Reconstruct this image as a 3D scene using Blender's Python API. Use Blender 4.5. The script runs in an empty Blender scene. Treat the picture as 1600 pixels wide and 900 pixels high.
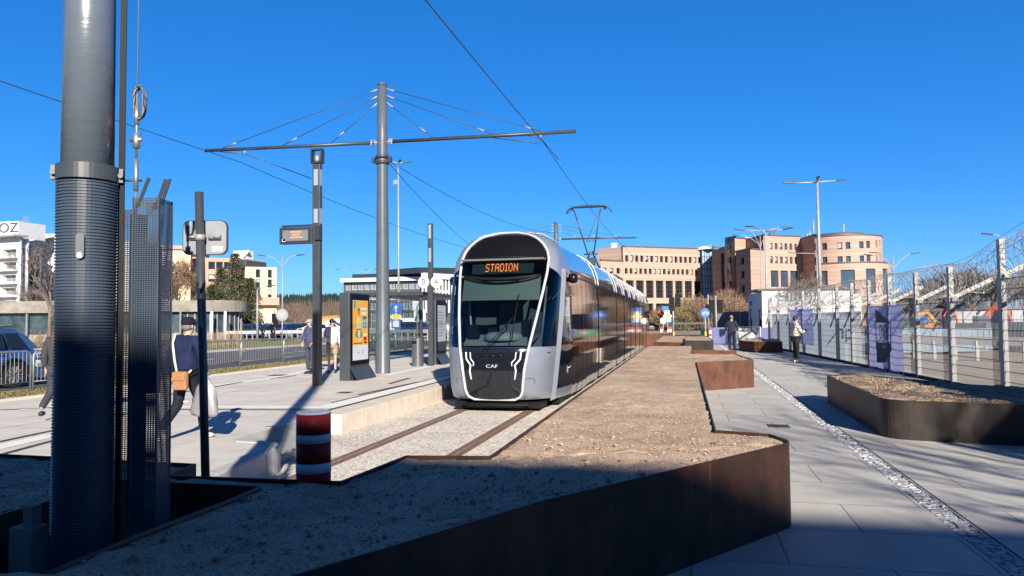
import bpy, bmesh, math, random
from mathutils import Vector, Matrix, noise
random.seed(7)
R=math.radians; PI=math.pi
scn=bpy.context.scene; COL=scn.collection
# ------------------------------------------------------------------ camera
F=1155.0
CM=(Matrix.Rotation(R(13.2),3,'Z')@Matrix.Rotation(PI/2+R(2.53),3,'X')@Matrix.Rotation(R(-.6),3,'Z'))
cam=bpy.data.objects.new('camera',bpy.data.cameras.new('camera')); COL.objects.link(cam)
cam.matrix_world=Matrix.Translation((0,0,1.6))@CM.to_4x4()
cam.data.sensor_width=36; cam.data.lens=36*F/1600; cam.data.clip_end=5000; cam.data.clip_start=.05
scn.camera=cam
# ------------------------------------------------------------------ sky, sun, exposure
SUN_EL=R(23.5); SHX,SHY=-.407,.913            # direction the shadows fall on the ground
w=bpy.data.worlds.new('World'); scn.world=w; w.use_nodes=True
nt=w.node_tree; bg=nt.nodes['Background']
sky=nt.nodes.new('ShaderNodeTexSky'); sky.sky_type='NISHITA'; sky.sun_disc=False
sky.sun_elevation=SUN_EL; sky.sun_rotation=math.atan2(-SHX,-SHY)
sky.altitude=300; sky.air_density=1.0; sky.dust_density=.25; sky.ozone_density=3.2
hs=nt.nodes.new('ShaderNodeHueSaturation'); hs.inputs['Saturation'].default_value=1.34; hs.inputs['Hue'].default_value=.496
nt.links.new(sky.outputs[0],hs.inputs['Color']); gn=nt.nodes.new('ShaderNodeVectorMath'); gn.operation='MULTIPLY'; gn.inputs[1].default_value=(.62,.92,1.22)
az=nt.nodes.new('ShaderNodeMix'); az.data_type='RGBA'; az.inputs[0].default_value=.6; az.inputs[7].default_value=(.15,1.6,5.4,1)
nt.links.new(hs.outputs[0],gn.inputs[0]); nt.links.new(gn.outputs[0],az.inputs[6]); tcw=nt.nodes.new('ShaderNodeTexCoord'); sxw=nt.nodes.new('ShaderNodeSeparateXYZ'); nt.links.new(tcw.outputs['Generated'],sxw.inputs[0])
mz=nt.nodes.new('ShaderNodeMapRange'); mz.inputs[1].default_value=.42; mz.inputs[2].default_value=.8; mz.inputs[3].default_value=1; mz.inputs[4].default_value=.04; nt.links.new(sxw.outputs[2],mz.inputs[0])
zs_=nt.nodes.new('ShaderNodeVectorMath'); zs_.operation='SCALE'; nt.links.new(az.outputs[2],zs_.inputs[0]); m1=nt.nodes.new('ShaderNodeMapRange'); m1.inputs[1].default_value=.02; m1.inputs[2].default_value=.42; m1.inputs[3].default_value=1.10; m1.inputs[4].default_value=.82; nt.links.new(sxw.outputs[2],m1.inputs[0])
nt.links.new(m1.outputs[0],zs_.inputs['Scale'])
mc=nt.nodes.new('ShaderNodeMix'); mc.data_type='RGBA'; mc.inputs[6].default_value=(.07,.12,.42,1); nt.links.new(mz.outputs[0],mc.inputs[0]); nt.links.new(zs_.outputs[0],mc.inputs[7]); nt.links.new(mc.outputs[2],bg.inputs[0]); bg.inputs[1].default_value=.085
sl=bpy.data.lights.new('sun','SUN'); sl.energy=5.0; sl.angle=R(.53); sl.color=(1,.915,.79)
sun=bpy.data.objects.new('sun',sl); COL.objects.link(sun)
sv=Vector((-SHX*math.cos(SUN_EL),-SHY*math.cos(SUN_EL),math.sin(SUN_EL)))
sun.rotation_euler=sv.to_track_quat('Z','Y').to_euler()
scn.view_settings.view_transform='Standard'; scn.view_settings.look='None'
scn.view_settings.exposure=.85; scn.view_settings.gamma=1; scn.view_settings.use_curve_mapping=False
scn.render.engine='CYCLES'
# ------------------------------------------------------------------ survey helpers: photo bearings to world metres
C0=Vector((0,0,1.6))
def ray(x,y): return CM@Vector(((x-800)/F,-(y-450)/F,-1))
def D(x,y,t): return C0+ray(x,y)*t
def P(x,y,z=0): r=ray(x,y); return C0+r*((z-1.6)/r.z)
def G(x,t,z=0):                                # ground point on bearing x at depth t
    p=D(x,500,t); p.z=z; return p
def HZ(y,t,x=800): return D(x,y,t).z
# ------------------------------------------------------------------ materials
MATS={}
def mat(name,col,rough=.6,metal=0,spec=.5,var=0,vs=4,bump=0,bs=60,var2=None,coat=0,detail=6,stretch=None,emit=None,es=1,alpha=None):
    if name in MATS: return MATS[name]
    m=bpy.data.materials.new(name); m.use_nodes=True; n=m.node_tree; b=n.nodes['Principled BSDF']
    b.inputs['Base Color'].default_value=(*col,1); b.inputs['Roughness'].default_value=rough; b.inputs['Metallic'].default_value=metal
    b.inputs['Specular IOR Level'].default_value=spec; b.inputs['Coat Weight'].default_value=coat
    tc=n.nodes.new('ShaderNodeTexCoord'); src=tc.outputs['Object']
    if stretch:
        mp=n.nodes.new('ShaderNodeMapping'); mp.inputs['Scale'].default_value=stretch; n.links.new(src,mp.inputs[0]); src=mp.outputs[0]
    if var or var2:
        nz=n.nodes.new('ShaderNodeTexNoise'); nz.inputs['Scale'].default_value=vs; nz.inputs['Detail'].default_value=detail; nz.inputs['Roughness'].default_value=.65
        n.links.new(src,nz.inputs['Vector'])
        cr=n.nodes.new('ShaderNodeValToRGB'); cr.color_ramp.elements[0].position=.33; cr.color_ramp.elements[1].position=.67
        if var2: c0,c1=col,var2
        else: c0=tuple(max(0,c*(1-var)) for c in col); c1=tuple(min(1,c*(1+var)) for c in col)
        cr.color_ramp.elements[0].color=(*c0,1); cr.color_ramp.elements[1].color=(*c1,1)
        n.links.new(nz.outputs['Fac'],cr.inputs[0]); n.links.new(cr.outputs[0],b.inputs['Base Color'])
    if bump:
        nb=n.nodes.new('ShaderNodeTexNoise'); nb.inputs['Scale'].default_value=bs; nb.inputs['Detail'].default_value=5; n.links.new(src,nb.inputs['Vector'])
        bp=n.nodes.new('ShaderNodeBump'); bp.inputs['Strength'].default_value=bump; bp.inputs['Distance'].default_value=.02
        n.links.new(nb.outputs['Fac'],bp.inputs['Height']); n.links.new(bp.outputs[0],b.inputs['Normal'])
    if emit:
        b.inputs['Emission Color'].default_value=(*emit,1); b.inputs['Emission Strength'].default_value=es
    MATS[name]=m; return m
def glass(name,tint=(.3,.35,.38),rough=.02,mixv=.35):
    if name in MATS: return MATS[name]
    m=bpy.data.materials.new(name); m.use_nodes=True; n=m.node_tree; n.nodes.remove(n.nodes['Principled BSDF']); o=n.nodes['Material Output']
    t=n.nodes.new('ShaderNodeBsdfTransparent'); t.inputs[0].default_value=(*tint,1)
    g=n.nodes.new('ShaderNodeBsdfGlossy'); g.inputs['Roughness'].default_value=rough; g.inputs[0].default_value=(.95,.97,1,1)
    lw=n.nodes.new('ShaderNodeLayerWeight'); lw.inputs[0].default_value=.5; pw=n.nodes.new('ShaderNodeMath'); pw.operation='POWER'; pw.inputs[1].default_value=4; n.links.new(lw.outputs['Facing'],pw.inputs[0]); fr=n.nodes.new('ShaderNodeMath'); fr.operation='MULTIPLY_ADD'; fr.inputs[1].default_value=.93; fr.inputs[2].default_value=.05; n.links.new(pw.outputs[0],fr.inputs[0])
    mx=n.nodes.new('ShaderNodeMixShader'); n.links.new(fr.outputs[0],mx.inputs[0]); n.links.new(t.outputs[0],mx.inputs[1]); n.links.new(g.outputs[0],mx.inputs[2])
    n.links.new(mx.outputs[0],o.inputs[0]); MATS[name]=m; return m
def paving(name,c1,c2,mortar,bw,bh,ms=.012,rot=0,rough=.75,offset=.5,var=.12):
    m=bpy.data.materials.new(name); m.use_nodes=True; n=m.node_tree; b=n.nodes['Principled BSDF']; b.inputs['Roughness'].default_value=rough
    b.inputs['Specular IOR Level'].default_value=.3
    tc=n.nodes.new('ShaderNodeTexCoord'); mp=n.nodes.new('ShaderNodeMapping'); mp.inputs['Rotation'].default_value=(0,0,rot)
    n.links.new(tc.outputs['Object'],mp.inputs[0])
    br=n.nodes.new('ShaderNodeTexBrick'); br.inputs['Color1'].default_value=(*c1,1); br.inputs['Color2'].default_value=(*c2,1); br.inputs['Mortar'].default_value=(*mortar,1)
    br.inputs['Scale'].default_value=1; br.inputs['Brick Width'].default_value=bw; br.inputs['Row Height'].default_value=bh; br.inputs['Mortar Size'].default_value=ms; br.offset=offset
    br.inputs['Mortar Smooth'].default_value=.3
    n.links.new(mp.outputs[0],br.inputs['Vector'])
    nz=n.nodes.new('ShaderNodeTexNoise'); nz.inputs['Scale'].default_value=1.3; nz.inputs['Detail'].default_value=9; nz.inputs['Roughness'].default_value=.7; n.links.new(tc.outputs['Object'],nz.inputs['Vector'])
    mr=n.nodes.new('ShaderNodeMapRange'); mr.inputs[1].default_value=.3; mr.inputs[2].default_value=.7; mr.inputs[3].default_value=1-var; mr.inputs[4].default_value=1+var; n.links.new(nz.outputs['Fac'],mr.inputs[0])
    mu=n.nodes.new('ShaderNodeVectorMath'); mu.operation='SCALE'; n.links.new(br.outputs['Color'],mu.inputs[0]); n.links.new(mr.outputs[0],mu.inputs['Scale'])
    n.links.new(mu.outputs[0],b.inputs['Base Color'])
    nf=n.nodes.new('ShaderNodeTexNoise'); nf.inputs['Scale'].default_value=120; n.links.new(tc.outputs['Object'],nf.inputs['Vector'])
    ad=n.nodes.new('ShaderNodeMath'); ad.operation='MULTIPLY_ADD'; ad.inputs[1].default_value=-1.5; n.links.new(br.outputs['Fac'],ad.inputs[0]); n.links.new(nf.outputs['Fac'],ad.inputs[2])
    bp=n.nodes.new('ShaderNodeBump'); bp.inputs['Strength'].default_value=.25; bp.inputs['Distance'].default_value=.006; n.links.new(ad.outputs[0],bp.inputs['Height']); n.links.new(bp.outputs[0],b.inputs['Normal'])
    MATS[name]=m; return m
def pebbly(name,stops,scale=90,rough=.85,bump=.6,big=1.2,dist=.01,bigvar=.2):
    m=bpy.data.materials.new(name); m.use_nodes=True; n=m.node_tree; b=n.nodes['Principled BSDF']; b.inputs['Roughness'].default_value=rough; b.inputs['Specular IOR Level'].default_value=.2
    tc=n.nodes.new('ShaderNodeTexCoord'); v=n.nodes.new('ShaderNodeTexVoronoi'); v.inputs['Scale'].default_value=scale; v.inputs['Randomness'].default_value=1; n.links.new(tc.outputs['Object'],v.inputs['Vector'])
    sp=n.nodes.new('ShaderNodeSeparateColor'); n.links.new(v.outputs['Color'],sp.inputs[0])
    cr=n.nodes.new('ShaderNodeValToRGB'); e=cr.color_ramp.elements
    while len(e)<len(stops): e.new(.5)
    for i,(p,c) in enumerate(stops): e[i].position=p; e[i].color=(*c,1)
    n.links.new(sp.outputs[0],cr.inputs[0])
    nz=n.nodes.new('ShaderNodeTexNoise'); nz.inputs['Scale'].default_value=big; nz.inputs['Detail'].default_value=8; n.links.new(tc.outputs['Object'],nz.inputs['Vector'])
    mr=n.nodes.new('ShaderNodeMapRange'); mr.inputs[1].default_value=.3; mr.inputs[2].default_value=.7; mr.inputs[3].default_value=1-bigvar; mr.inputs[4].default_value=1+bigvar; n.links.new(nz.outputs['Fac'],mr.inputs[0])
    mu=n.nodes.new('ShaderNodeVectorMath'); mu.operation='SCALE'; n.links.new(cr.outputs[0],mu.inputs[0]); n.links.new(mr.outputs[0],mu.inputs['Scale']); n.links.new(mu.outputs[0],b.inputs['Base Color'])
    bp=n.nodes.new('ShaderNodeBump'); bp.invert=True; bp.inputs['Strength'].default_value=bump; bp.inputs['Distance'].default_value=dist; n.links.new(v.outputs['Distance'],bp.inputs['Height']); n.links.new(bp.outputs[0],b.inputs['Normal'])
    MATS[name]=m; return m
def banded(name,c1,c2,period=.5):                       # stone courses
    m=bpy.data.materials.new(name); m.use_nodes=True; n=m.node_tree; b=n.nodes['Principled BSDF']; b.inputs['Roughness'].default_value=.8; b.inputs['Specular IOR Level'].default_value=.25
    tc=n.nodes.new('ShaderNodeTexCoord'); sp=n.nodes.new('ShaderNodeSeparateXYZ'); n.links.new(tc.outputs['Object'],sp.inputs[0])
    a=n.nodes.new('ShaderNodeMath'); a.operation='DIVIDE'; a.inputs[1].default_value=period; n.links.new(sp.outputs[2],a.inputs[0])
    fl=n.nodes.new('ShaderNodeMath'); fl.operation='FLOOR'; n.links.new(a.outputs[0],fl.inputs[0])
    wn=n.nodes.new('ShaderNodeTexWhiteNoise'); wn.noise_dimensions='1D'; n.links.new(fl.outputs[0],wn.inputs['W'])
    nz=n.nodes.new('ShaderNodeTexNoise'); nz.inputs['Scale'].default_value=.5; nz.inputs['Detail'].default_value=8; n.links.new(tc.outputs['Object'],nz.inputs['Vector'])
    ad=n.nodes.new('ShaderNodeMath'); ad.operation='MULTIPLY_ADD'; ad.inputs[1].default_value=.55; n.links.new(wn.outputs['Value'],ad.inputs[0])
    ml=n.nodes.new('ShaderNodeMath'); ml.operation='MULTIPLY'; ml.inputs[1].default_value=.6; n.links.new(nz.outputs['Fac'],ml.inputs[0]); n.links.new(ml.outputs[0],ad.inputs[2])
    mx=n.nodes.new('ShaderNodeMix'); mx.data_type='RGBA'; mx.inputs[6].default_value=(*c1,1); mx.inputs[7].default_value=(*c2,1); n.links.new(ad.outputs[0],mx.inputs[0])
    fr=n.nodes.new('ShaderNodeMath'); fr.operation='FRACT'; n.links.new(a.outputs[0],fr.inputs[0])
    lt=n.nodes.new('ShaderNodeMath'); lt.operation='LESS_THAN'; lt.inputs[1].default_value=.07; n.links.new(fr.outputs[0],lt.inputs[0])
    m2=n.nodes.new('ShaderNodeMix'); m2.data_type='RGBA'; m2.inputs[7].default_value=(*(c*.55 for c in c2),1); n.links.new(lt.outputs[0],m2.inputs[0]); n.links.new(mx.outputs[2],m2.inputs[6])
    n.links.new(m2.outputs[2],b.inputs['Base Color']); MATS[name]=m; return m
def corten(name,a,b_,c,rough=.55):
    m=bpy.data.materials.new(name); m.use_nodes=True; n=m.node_tree; b=n.nodes['Principled BSDF']; b.inputs['Roughness'].default_value=rough; b.inputs['Specular IOR Level'].default_value=.35; b.inputs['Metallic'].default_value=.15
    tc=n.nodes.new('ShaderNodeTexCoord'); mp=n.nodes.new('ShaderNodeMapping'); mp.inputs['Scale'].default_value=(1.5,1.5,.95); n.links.new(tc.outputs['Object'],mp.inputs[0])
    n1=n.nodes.new('ShaderNodeTexNoise'); n1.inputs['Scale'].default_value=1.1; n1.inputs['Detail'].default_value=10; n1.inputs['Roughness'].default_value=.68; n.links.new(mp.outputs[0],n1.inputs['Vector'])
    cr=n.nodes.new('ShaderNodeValToRGB'); e=cr.color_ramp.elements; e.new(.5); e[0].position=.34; e[0].color=(*a,1); e[1].position=.5; e[1].color=(*b_,1); e[2].position=.66; e[2].color=(*c,1)
    n.links.new(n1.outputs['Fac'],cr.inputs[0]); n.links.new(cr.outputs[0],b.inputs['Base Color'])
    n2=n.nodes.new('ShaderNodeTexNoise'); n2.inputs['Scale'].default_value=70; n.links.new(tc.outputs['Object'],n2.inputs['Vector'])
    bp=n.nodes.new('ShaderNodeBump'); bp.inputs['Strength'].default_value=.2; bp.inputs['Distance'].default_value=.004; n.links.new(n2.outputs['Fac'],bp.inputs['Height']); n.links.new(bp.outputs[0],b.inputs['Normal'])
    MATS[name]=m; return m
# plain ones
m_mast=mat('mast_paint',(.115,.14,.175),.27,.0,.8,var=.05,vs=2,bump=.12,bs=9,coat=.5,stretch=(.6,.6,3))
m_sleeve=mat('sleeve_plastic',(.055,.075,.105),.35,0,.5,var=.12,vs=5)
m_dark=mat('dark_paint',(.03,.034,.04),.4,0,.5,var=.15,vs=9)
m_anth=mat('anthracite_paint',(.05,.057,.066),.38,.1,.5,var=.12,vs=4)
m_black=mat('black_plastic',(.008,.008,.009),.55,0,.15)
m_galv=mat('galvanised_steel',(.46,.48,.5),.42,.75,.5,var=.2,vs=9)
m_galvw=mat('pale_galvanised',(.33,.325,.315),.55,.25,.5,var=.18,vs=7)
m_wire=mat('cable_steel',(.06,.065,.07),.5,.3)
m_wirel=mat('fence_wire_steel',(.15,.16,.18),.45,.6)
m_razor=mat('razor_wire_steel',(.17,.175,.19),.5,.3)
m_white=mat('white_paint',(.68,.68,.67),.45,0,.5,var=.05,vs=2)
m_whitef=mat('white_render',(.66,.66,.66),.8,0,.3,var=.05,vs=.6)
m_conc=mat('pale_concrete',(.52,.49,.44),.85,0,.25,var=.14,vs=2.5,bump=.2,bs=50)
m_concd=mat('weathered_concrete',(.25,.225,.20),.9,0,.2,var=.25,vs=1.2,bump=.2,bs=20)
m_greyk=mat('grey_kerb_stone',(.46,.45,.44),.8,0,.25,var=.12,vs=3,bump=.15,bs=80)
m_rust=mat('rusty_rail',(.25,.145,.10),.65,.3,.4,var=.4,vs=8,stretch=(6,.5,6))
m_railtop=mat('worn_rail_head',(.40,.30,.23),.4,.5,.5,var=.25,vs=5,stretch=(9,.4,1))
m_asph=mat('asphalt',(.085,.088,.095),.9,0,.25,var=.2,vs=.8,bump=.3,bs=120)
m_grass=mat('verge_grass',(.12,.125,.045),.95,0,.1,var2=(.24,.19,.10),vs=3.5,bump=.8,bs=50)
m_lawn=mat('lawn_grass',(.15,.17,.05),.95,0,.1,var2=(.24,.21,.10),vs=1.2,bump=.8,bs=30)
m_dirt=mat('site_ground',(.32,.27,.21),.95,0,.15,var=.25,vs=.25,bump=.4,bs=6)
m_mark=mat('road_marking_paint',(.72,.72,.7),.7,0,.3,var=.08,vs=4)
m_tire=mat('tyre_rubber',(.018,.018,.02),.8,0,.3)
m_winbk=mat('dark_window_glass',(.012,.015,.02),.04,0,.6)
m_winbl=mat('bluish_window_glass',(.06,.10,.15),.05,.35,.8,var=.35,vs=.3)
m_skin=mat('skin',(.55,.33,.25),.55,0,.4)
m_orange=mat('orange_paint',(.75,.17,.05),.4,0,.5,var=.1,vs=3)
m_yellow=mat('yellow_paint',(.78,.42,.05),.4,0,.5,var=.1,vs=3)
m_blue=mat('sign_blue',(.01,.13,.55),.4,0,.5)
m_red=mat('sign_red',(.6,.02,.02),.4,0,.5)
# ------------------------------------------------------------------ mesh builder
class MB:
    def __init__(s): s.v=[]; s.f=[]; s.m=[]; s.sm=[]
    def add(s,vs,fs,mi=0,smooth=False):
        o=len(s.v); s.v+= [tuple(v) for v in vs]
        for f in fs: s.f.append([i+o for i in f]); s.m.append(mi); s.sm.append(smooth)
        return s
    def box(s,c,d,mi=0,rz=0,rot=None):
        hx,hy,hz=d[0]/2,d[1]/2,d[2]/2; c=Vector(c)
        M=rot if rot else Matrix.Rotation(rz,3,'Z')
        vs=[c+M@Vector((x*hx,y*hy,z*hz)) for x in(-1,1) for y in(-1,1) for z in(-1,1)]
        return s.add(vs,[(0,1,3,2),(4,6,7,5),(0,4,5,1),(2,3,7,6),(0,2,6,4),(1,5,7,3)],mi)
    def bbox(s,a,b,mi=0): return s.box([(a[i]+b[i])/2 for i in range(3)],[abs(b[i]-a[i]) for i in range(3)],mi)
    def bar(s,a,b,wd,h=None,mi=0,up=(0,0,1)):
        a,b=Vector(a),Vector(b); h=h or wd; d=(b-a); L=d.length
        if L<1e-6: return s
        d/=L; u=Vector(up)
        if abs(d.dot(u))>.98: u=Vector((0,1,0))
        x=d.cross(u).normalized(); z=x.cross(d)
        vs=[]
        for p in(a,b):
            for sx,sz in((-1,-1),(1,-1),(1,1),(-1,1)): vs.append(p+x*sx*wd/2+z*sz*h/2)
        return s.add(vs,[(3,2,1,0),(4,5,6,7),(0,1,5,4),(1,2,6,5),(2,3,7,6),(3,0,4,7)],mi)
    def tube(s,pts,r,n=8,mi=0,cap=True,closed=False):
        pts=[Vector(p) for p in pts]; N=len(pts); rs=r if isinstance(r,(list,tuple)) else [r]*N
        vs=[]; u=None
        for i,p in enumerate(pts):
            if closed: d=(pts[(i+1)%N]-pts[i-1])
            else: d=(pts[min(i+1,N-1)]-pts[max(i-1,0)])
            if d.length<1e-9: d=Vector((0,0,1))
            d.normalize()
            if u is None:
                u=Vector((0,0,1)) if abs(d.z)<.9 else Vector((1,0,0))
            u=(u-d*u.dot(d))
            if u.length<1e-5: u=d.orthogonal()
            u.normalize(); x=d.cross(u)
            for k in range(n):
                a=2*PI*k/n; vs.append(p+(x*math.cos(a)+u*math.sin(a))*rs[i])
        fs=[]
        for i in range(N if closed else N-1):
            j=(i+1)%N
            for k in range(n): fs.append((i*n+k,i*n+(k+1)%n,j*n+(k+1)%n,j*n+k))
        s.add(vs,fs,mi,n>4)
        if cap and not closed:
            o=len(s.v)-len(vs)
            s.f.append([o+k for k in range(n)][::-1]); s.m.append(mi); s.sm.append(False)
            s.f.append([o+(N-1)*n+k for k in range(n)]); s.m.append(mi); s.sm.append(False)
        return s
    def cyl(s,p,r,h,n=16,mi=0,r2=None): 
        p=Vector(p); return s.tube([p,p+Vector((0,0,h))],[r,r if r2 is None else r2],n,mi)
    def lathe(s,c,prof,n=24,mi=0,smooth=True,cap=True):
        c=Vector(c); vs=[]
        for (r,z) in prof:
            for k in range(n): a=2*PI*k/n; vs.append(c+Vector((r*math.cos(a),r*math.sin(a),z)))
        fs=[(i*n+k,i*n+(k+1)%n,(i+1)*n+(k+1)%n,(i+1)*n+k) for i in range(len(prof)-1) for k in range(n)]
        s.add(vs,fs,mi,smooth)
        if cap:
            o=len(s.v)-len(vs); s.f.append([o+k for k in range(n)][::-1]); s.m.append(mi); s.sm.append(False)
            s.f.append([o+(len(prof)-1)*n+k for k in range(n)]); s.m.append(mi); s.sm.append(False)
        return s
    def prism(s,poly,z0,z1,mi=0,top=None):
        n=len(poly); vs=[(p[0],p[1],z0) for p in poly]+[(p[0],p[1],z1) for p in poly]
        s.add(vs,[(i,(i+1)%n,n+(i+1)%n,n+i) for i in range(n)]+[tuple(range(n))[::-1]],mi)
        o=len(s.v)-2*n; s.f.append([o+n+i for i in range(n)]); s.m.append(mi if top is None else top); s.sm.append(False); return s
    def ball(s,c,r,mi=0,n=12,sc=(1,1,1)):
        c=Vector(c); prof=[]; m=max(5,n//2+1); vs=[]
        for i in range(m+1):
            t=PI*i/m
            for k in range(n): a=2*PI*k/n; vs.append(c+Vector((r*sc[0]*math.sin(t)*math.cos(a),r*sc[1]*math.sin(t)*math.sin(a),r*sc[2]*math.cos(t))))
        return s.add(vs,[((i+1)*n+k,(i+1)*n+(k+1)%n,i*n+(k+1)%n,i*n+k) for i in range(m) for k in range(n)],mi,True)
    def quad(s,a,b,c,d,mi=0): return s.add([a,b,c,d],[(0,1,2,3)],mi)
    def build(s,name,mats,parent=None,loc=None,bev=0,fixn=False):
        me=bpy.data.meshes.new(name); me.from_pydata(s.v,[],s.f); 
        for m in (mats if isinstance(mats,(list,tuple)) else [mats]): me.materials.append(m)
        me.polygons.foreach_set('material_index',s.m); me.polygons.foreach_set('use_smooth',s.sm)
        if fixn:
            bm=bmesh.new(); bm.from_mesh(me); bmesh.ops.recalc_face_normals(bm,faces=bm.faces); bm.to_mesh(me); bm.free()
        me.update(); o=bpy.data.objects.new(name,me); COL.objects.link(o)
        if parent: o.parent=parent
        if loc: o.location=loc
        if bev:
            b=o.modifiers.new('bevel','BEVEL'); b.width=bev; b.segments=2; b.limit_method='ANGLE'
        return o
def tag(o,label=None,cat=None,group=None,kind=None):
    if label: o['label']=label
    if cat: o['category']=cat
    if group: o['group']=group
    if kind: o['kind']=kind
    return o
def thing(name,label,cat,loc=(0,0,0),rz=0,group=None):
    o=bpy.data.objects.new(name,None); COL.objects.link(o); o.location=loc; o.rotation_euler=(0,0,rz); o.empty_display_size=.2
    return tag(o,label,cat,group)
KIDS={}
def copy_tree(o,parent=None,loc=None,rz=None,label=None,group=None):
    c=o.copy(); COL.objects.link(c)
    if parent: c.parent=parent
    if loc is not None: c.location=loc
    if rz is not None: c.rotation_euler=(0,0,rz)
    if label: c['label']=label
    if group: c['group']=group
    for ch in [x for x in COL.objects if x.parent==o]: copy_tree(ch,c)
    return c
def text_mesh(name,txt,size,mats,parent,origin,xdir,ydir,extr=.004,align='CENTER',sx=1):
    cu=bpy.data.curves.new('t','FONT'); cu.body=txt; cu.size=size; cu.extrude=extr; cu.align_x=align; cu.align_y='CENTER'
    to=bpy.data.objects.new('t',cu); COL.objects.link(to); dg=bpy.context.evaluated_depsgraph_get(); me=bpy.data.meshes.new_from_object(to.evaluated_get(dg))
    bpy.data.objects.remove(to); me.name=name; me.materials.clear(); me.materials.append(mats)
    X=Vector(xdir).normalized(); Y=Vector(ydir).normalized(); Z=X.cross(Y); M=Matrix((X*sx,Y,Z)).transposed().to_4x4(); M.translation=Vector(origin); me.transform(M)
    o=bpy.data.objects.new(name,me); COL.objects.link(o)
    if parent: o.parent=parent
    return o
def interp(x,xs,ys):
    if x<=xs[0]: return ys[0]
    for i in range(1,len(xs)):
        if x<=xs[i]: t=(x-xs[i-1])/(xs[i]-xs[i-1]); return ys[i-1]+t*(ys[i]-ys[i-1])
    return ys[-1]
# ================================================================== GROUND
def grid_poly(name,polys,z,step,mats,parent=None,hole=None,rough=0,nscale=6,bowl=None):
    bm=bmesh.new()
    from mathutils.geometry import tessellate_polygon
    for poly in polys:
        vs=[bm.verts.new((x,y,z)) for x,y in poly]
        for tr in tessellate_polygon([[Vector((x,y,0)) for x,y in poly]]): bm.faces.new([vs[i] for i in tr])
    xs=[v.co.x for v in bm.verts]; ys=[v.co.y for v in bm.verts]
    def cuts(a,b,step,extra): 
        n=int((b-a)/step); return [a+step*(i+.5) for i in range(n+1) if a<a+step*(i+.5)<b]+extra
    hx=[hole[0],hole[1]] if hole else []; hy=[hole[2],hole[3]] if hole else []
    for x in cuts(min(xs),max(xs),step,hx):
        bmesh.ops.bisect_plane(bm,geom=bm.verts[:]+bm.edges[:]+bm.faces[:],plane_co=(x,0,0),plane_no=(1,0,0),dist=1e-5)
    for y in cuts(min(ys),max(ys),step,hy):
        bmesh.ops.bisect_plane(bm,geom=bm.verts[:]+bm.edges[:]+bm.faces[:],plane_co=(0,y,0),plane_no=(0,1,0),dist=1e-5)
    if hole:
        kill=[f for f in bm.faces if hole[0]<f.calc_center_median().x<hole[1] and hole[2]<f.calc_center_median().y<hole[3]]
        bmesh.ops.delete(bm,geom=kill,context='FACES')
    bmesh.ops.remove_doubles(bm,verts=bm.verts,dist=1e-4)
    for v in bm.verts:
        if rough:
            d=noise.fractal(Vector((v.co.x*nscale,v.co.y*nscale,3)),1,2,4)*rough
            if v.is_boundary: d=min(d*.4,.0)-.004
            v.co.z+=d
    for f in bm.faces:
        f.smooth=True
        if f.normal.z<0: f.normal_flip()
    me=bpy.data.meshes.new(name); bm.to_mesh(me); bm.free()
    for m in mats: me.materials.append(m)
    o=bpy.data.objects.new(name,me); COL.objects.link(o); o.parent=parent; return o
def struct(o): o['kind']='structure'; return o
def sheet(name,x0,x1,y0,y1,z,m):
    b=MB(); b.quad((x0,y0,z),(x1,y0,z),(x1,y1,z),(x0,y1,z)); return struct(b.build(name,m))
# one big ground sheet with the sunken track bed left open
TX0,TX1,TY0,TY1=-6.3,-1.0,1.0,72
b=MB(); BIG=1800
for (a,bb,c,d) in((-BIG,TX0,-BIG,BIG),(TX1,BIG,-BIG,BIG),(TX0,TX1,-BIG,TY0),(TX0,TX1,TY1,BIG)): b.quad((a,c,-.03),(bb,c,-.03),(bb,d,-.03),(a,d,-.03))
struct(b.build('ground',m_dirt))
m_track=pebbly('track_concrete',[(0,(.30,.25,.2)),(.16,(.42,.37,.31)),(.3,(.62,.56,.48)),(.75,(.72,.66,.57)),(1,(.78,.74,.67))],scale=34,bump=.5,dist=.006,bigvar=.1)
b=MB(); b.quad((TX0-.5,-2,-.33),(TX1+.6,-2,-.33),(TX1+.6,TY1+.2,-.33),(TX0-.5,TY1+.2,-.33)); struct(b.build('track_bed',m_track))
# rails
RX=(-4.75,-3.27)
rt=thing('tram_track','pair of grooved steel rails with rusty edges set into the pebbly concrete track bed','rails',(0,0,0))
for x in RX:
    b=MB()
    b.bbox((x-.115,4.6,-.36),(x-.02,70,-.316)); b.bbox((x+.025,4.6,-.36),(x+.10,70,-.318)); b.build('rail_flange',m_rust,rt)
    b=MB(); b.bbox((x-.0195,4.6,-.36),(x+.0245,70,-.312)); b.build('rail_head',m_railtop,rt)
b=MB()
for (y,n) in((7.3,0),(8.4,1),(12.3,0)): b.bbox((-6,y,-.331),(-1.2,y+.012,-.3275))
struct(b.build('track_joint',m_concd))
# platform slab
m_plat=paving('platform_paving',(.655,.61,.55),(.585,.545,.49),(.40,.375,.34),1.2,.6,.008,0,var=.13)
edge=[(-4.35,3.0),(-4.55,5.0),(-4.88,7.0),(-5.08,8.25),(-5.14,8.6),(-5.24,8.82),(-5.40,8.97),(-5.62,9.05),(-5.96,9.10),(-6.14,9.12),(-6.14,11.88),(-5.86,11.92),(-5.86,66)]
b=MB(); poly=edge+[(-14.1,66),(-14.1,-6),(-4.9,-6)]
n=len(poly); b.add([(x,y,0) for x,y in poly],[tuple(range(n))],0)
o=b.build('platform',[m_plat],fixn=True); 
for f in o.data.polygons:
    if f.normal.z<0: f.flip()
struct(o)
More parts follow.
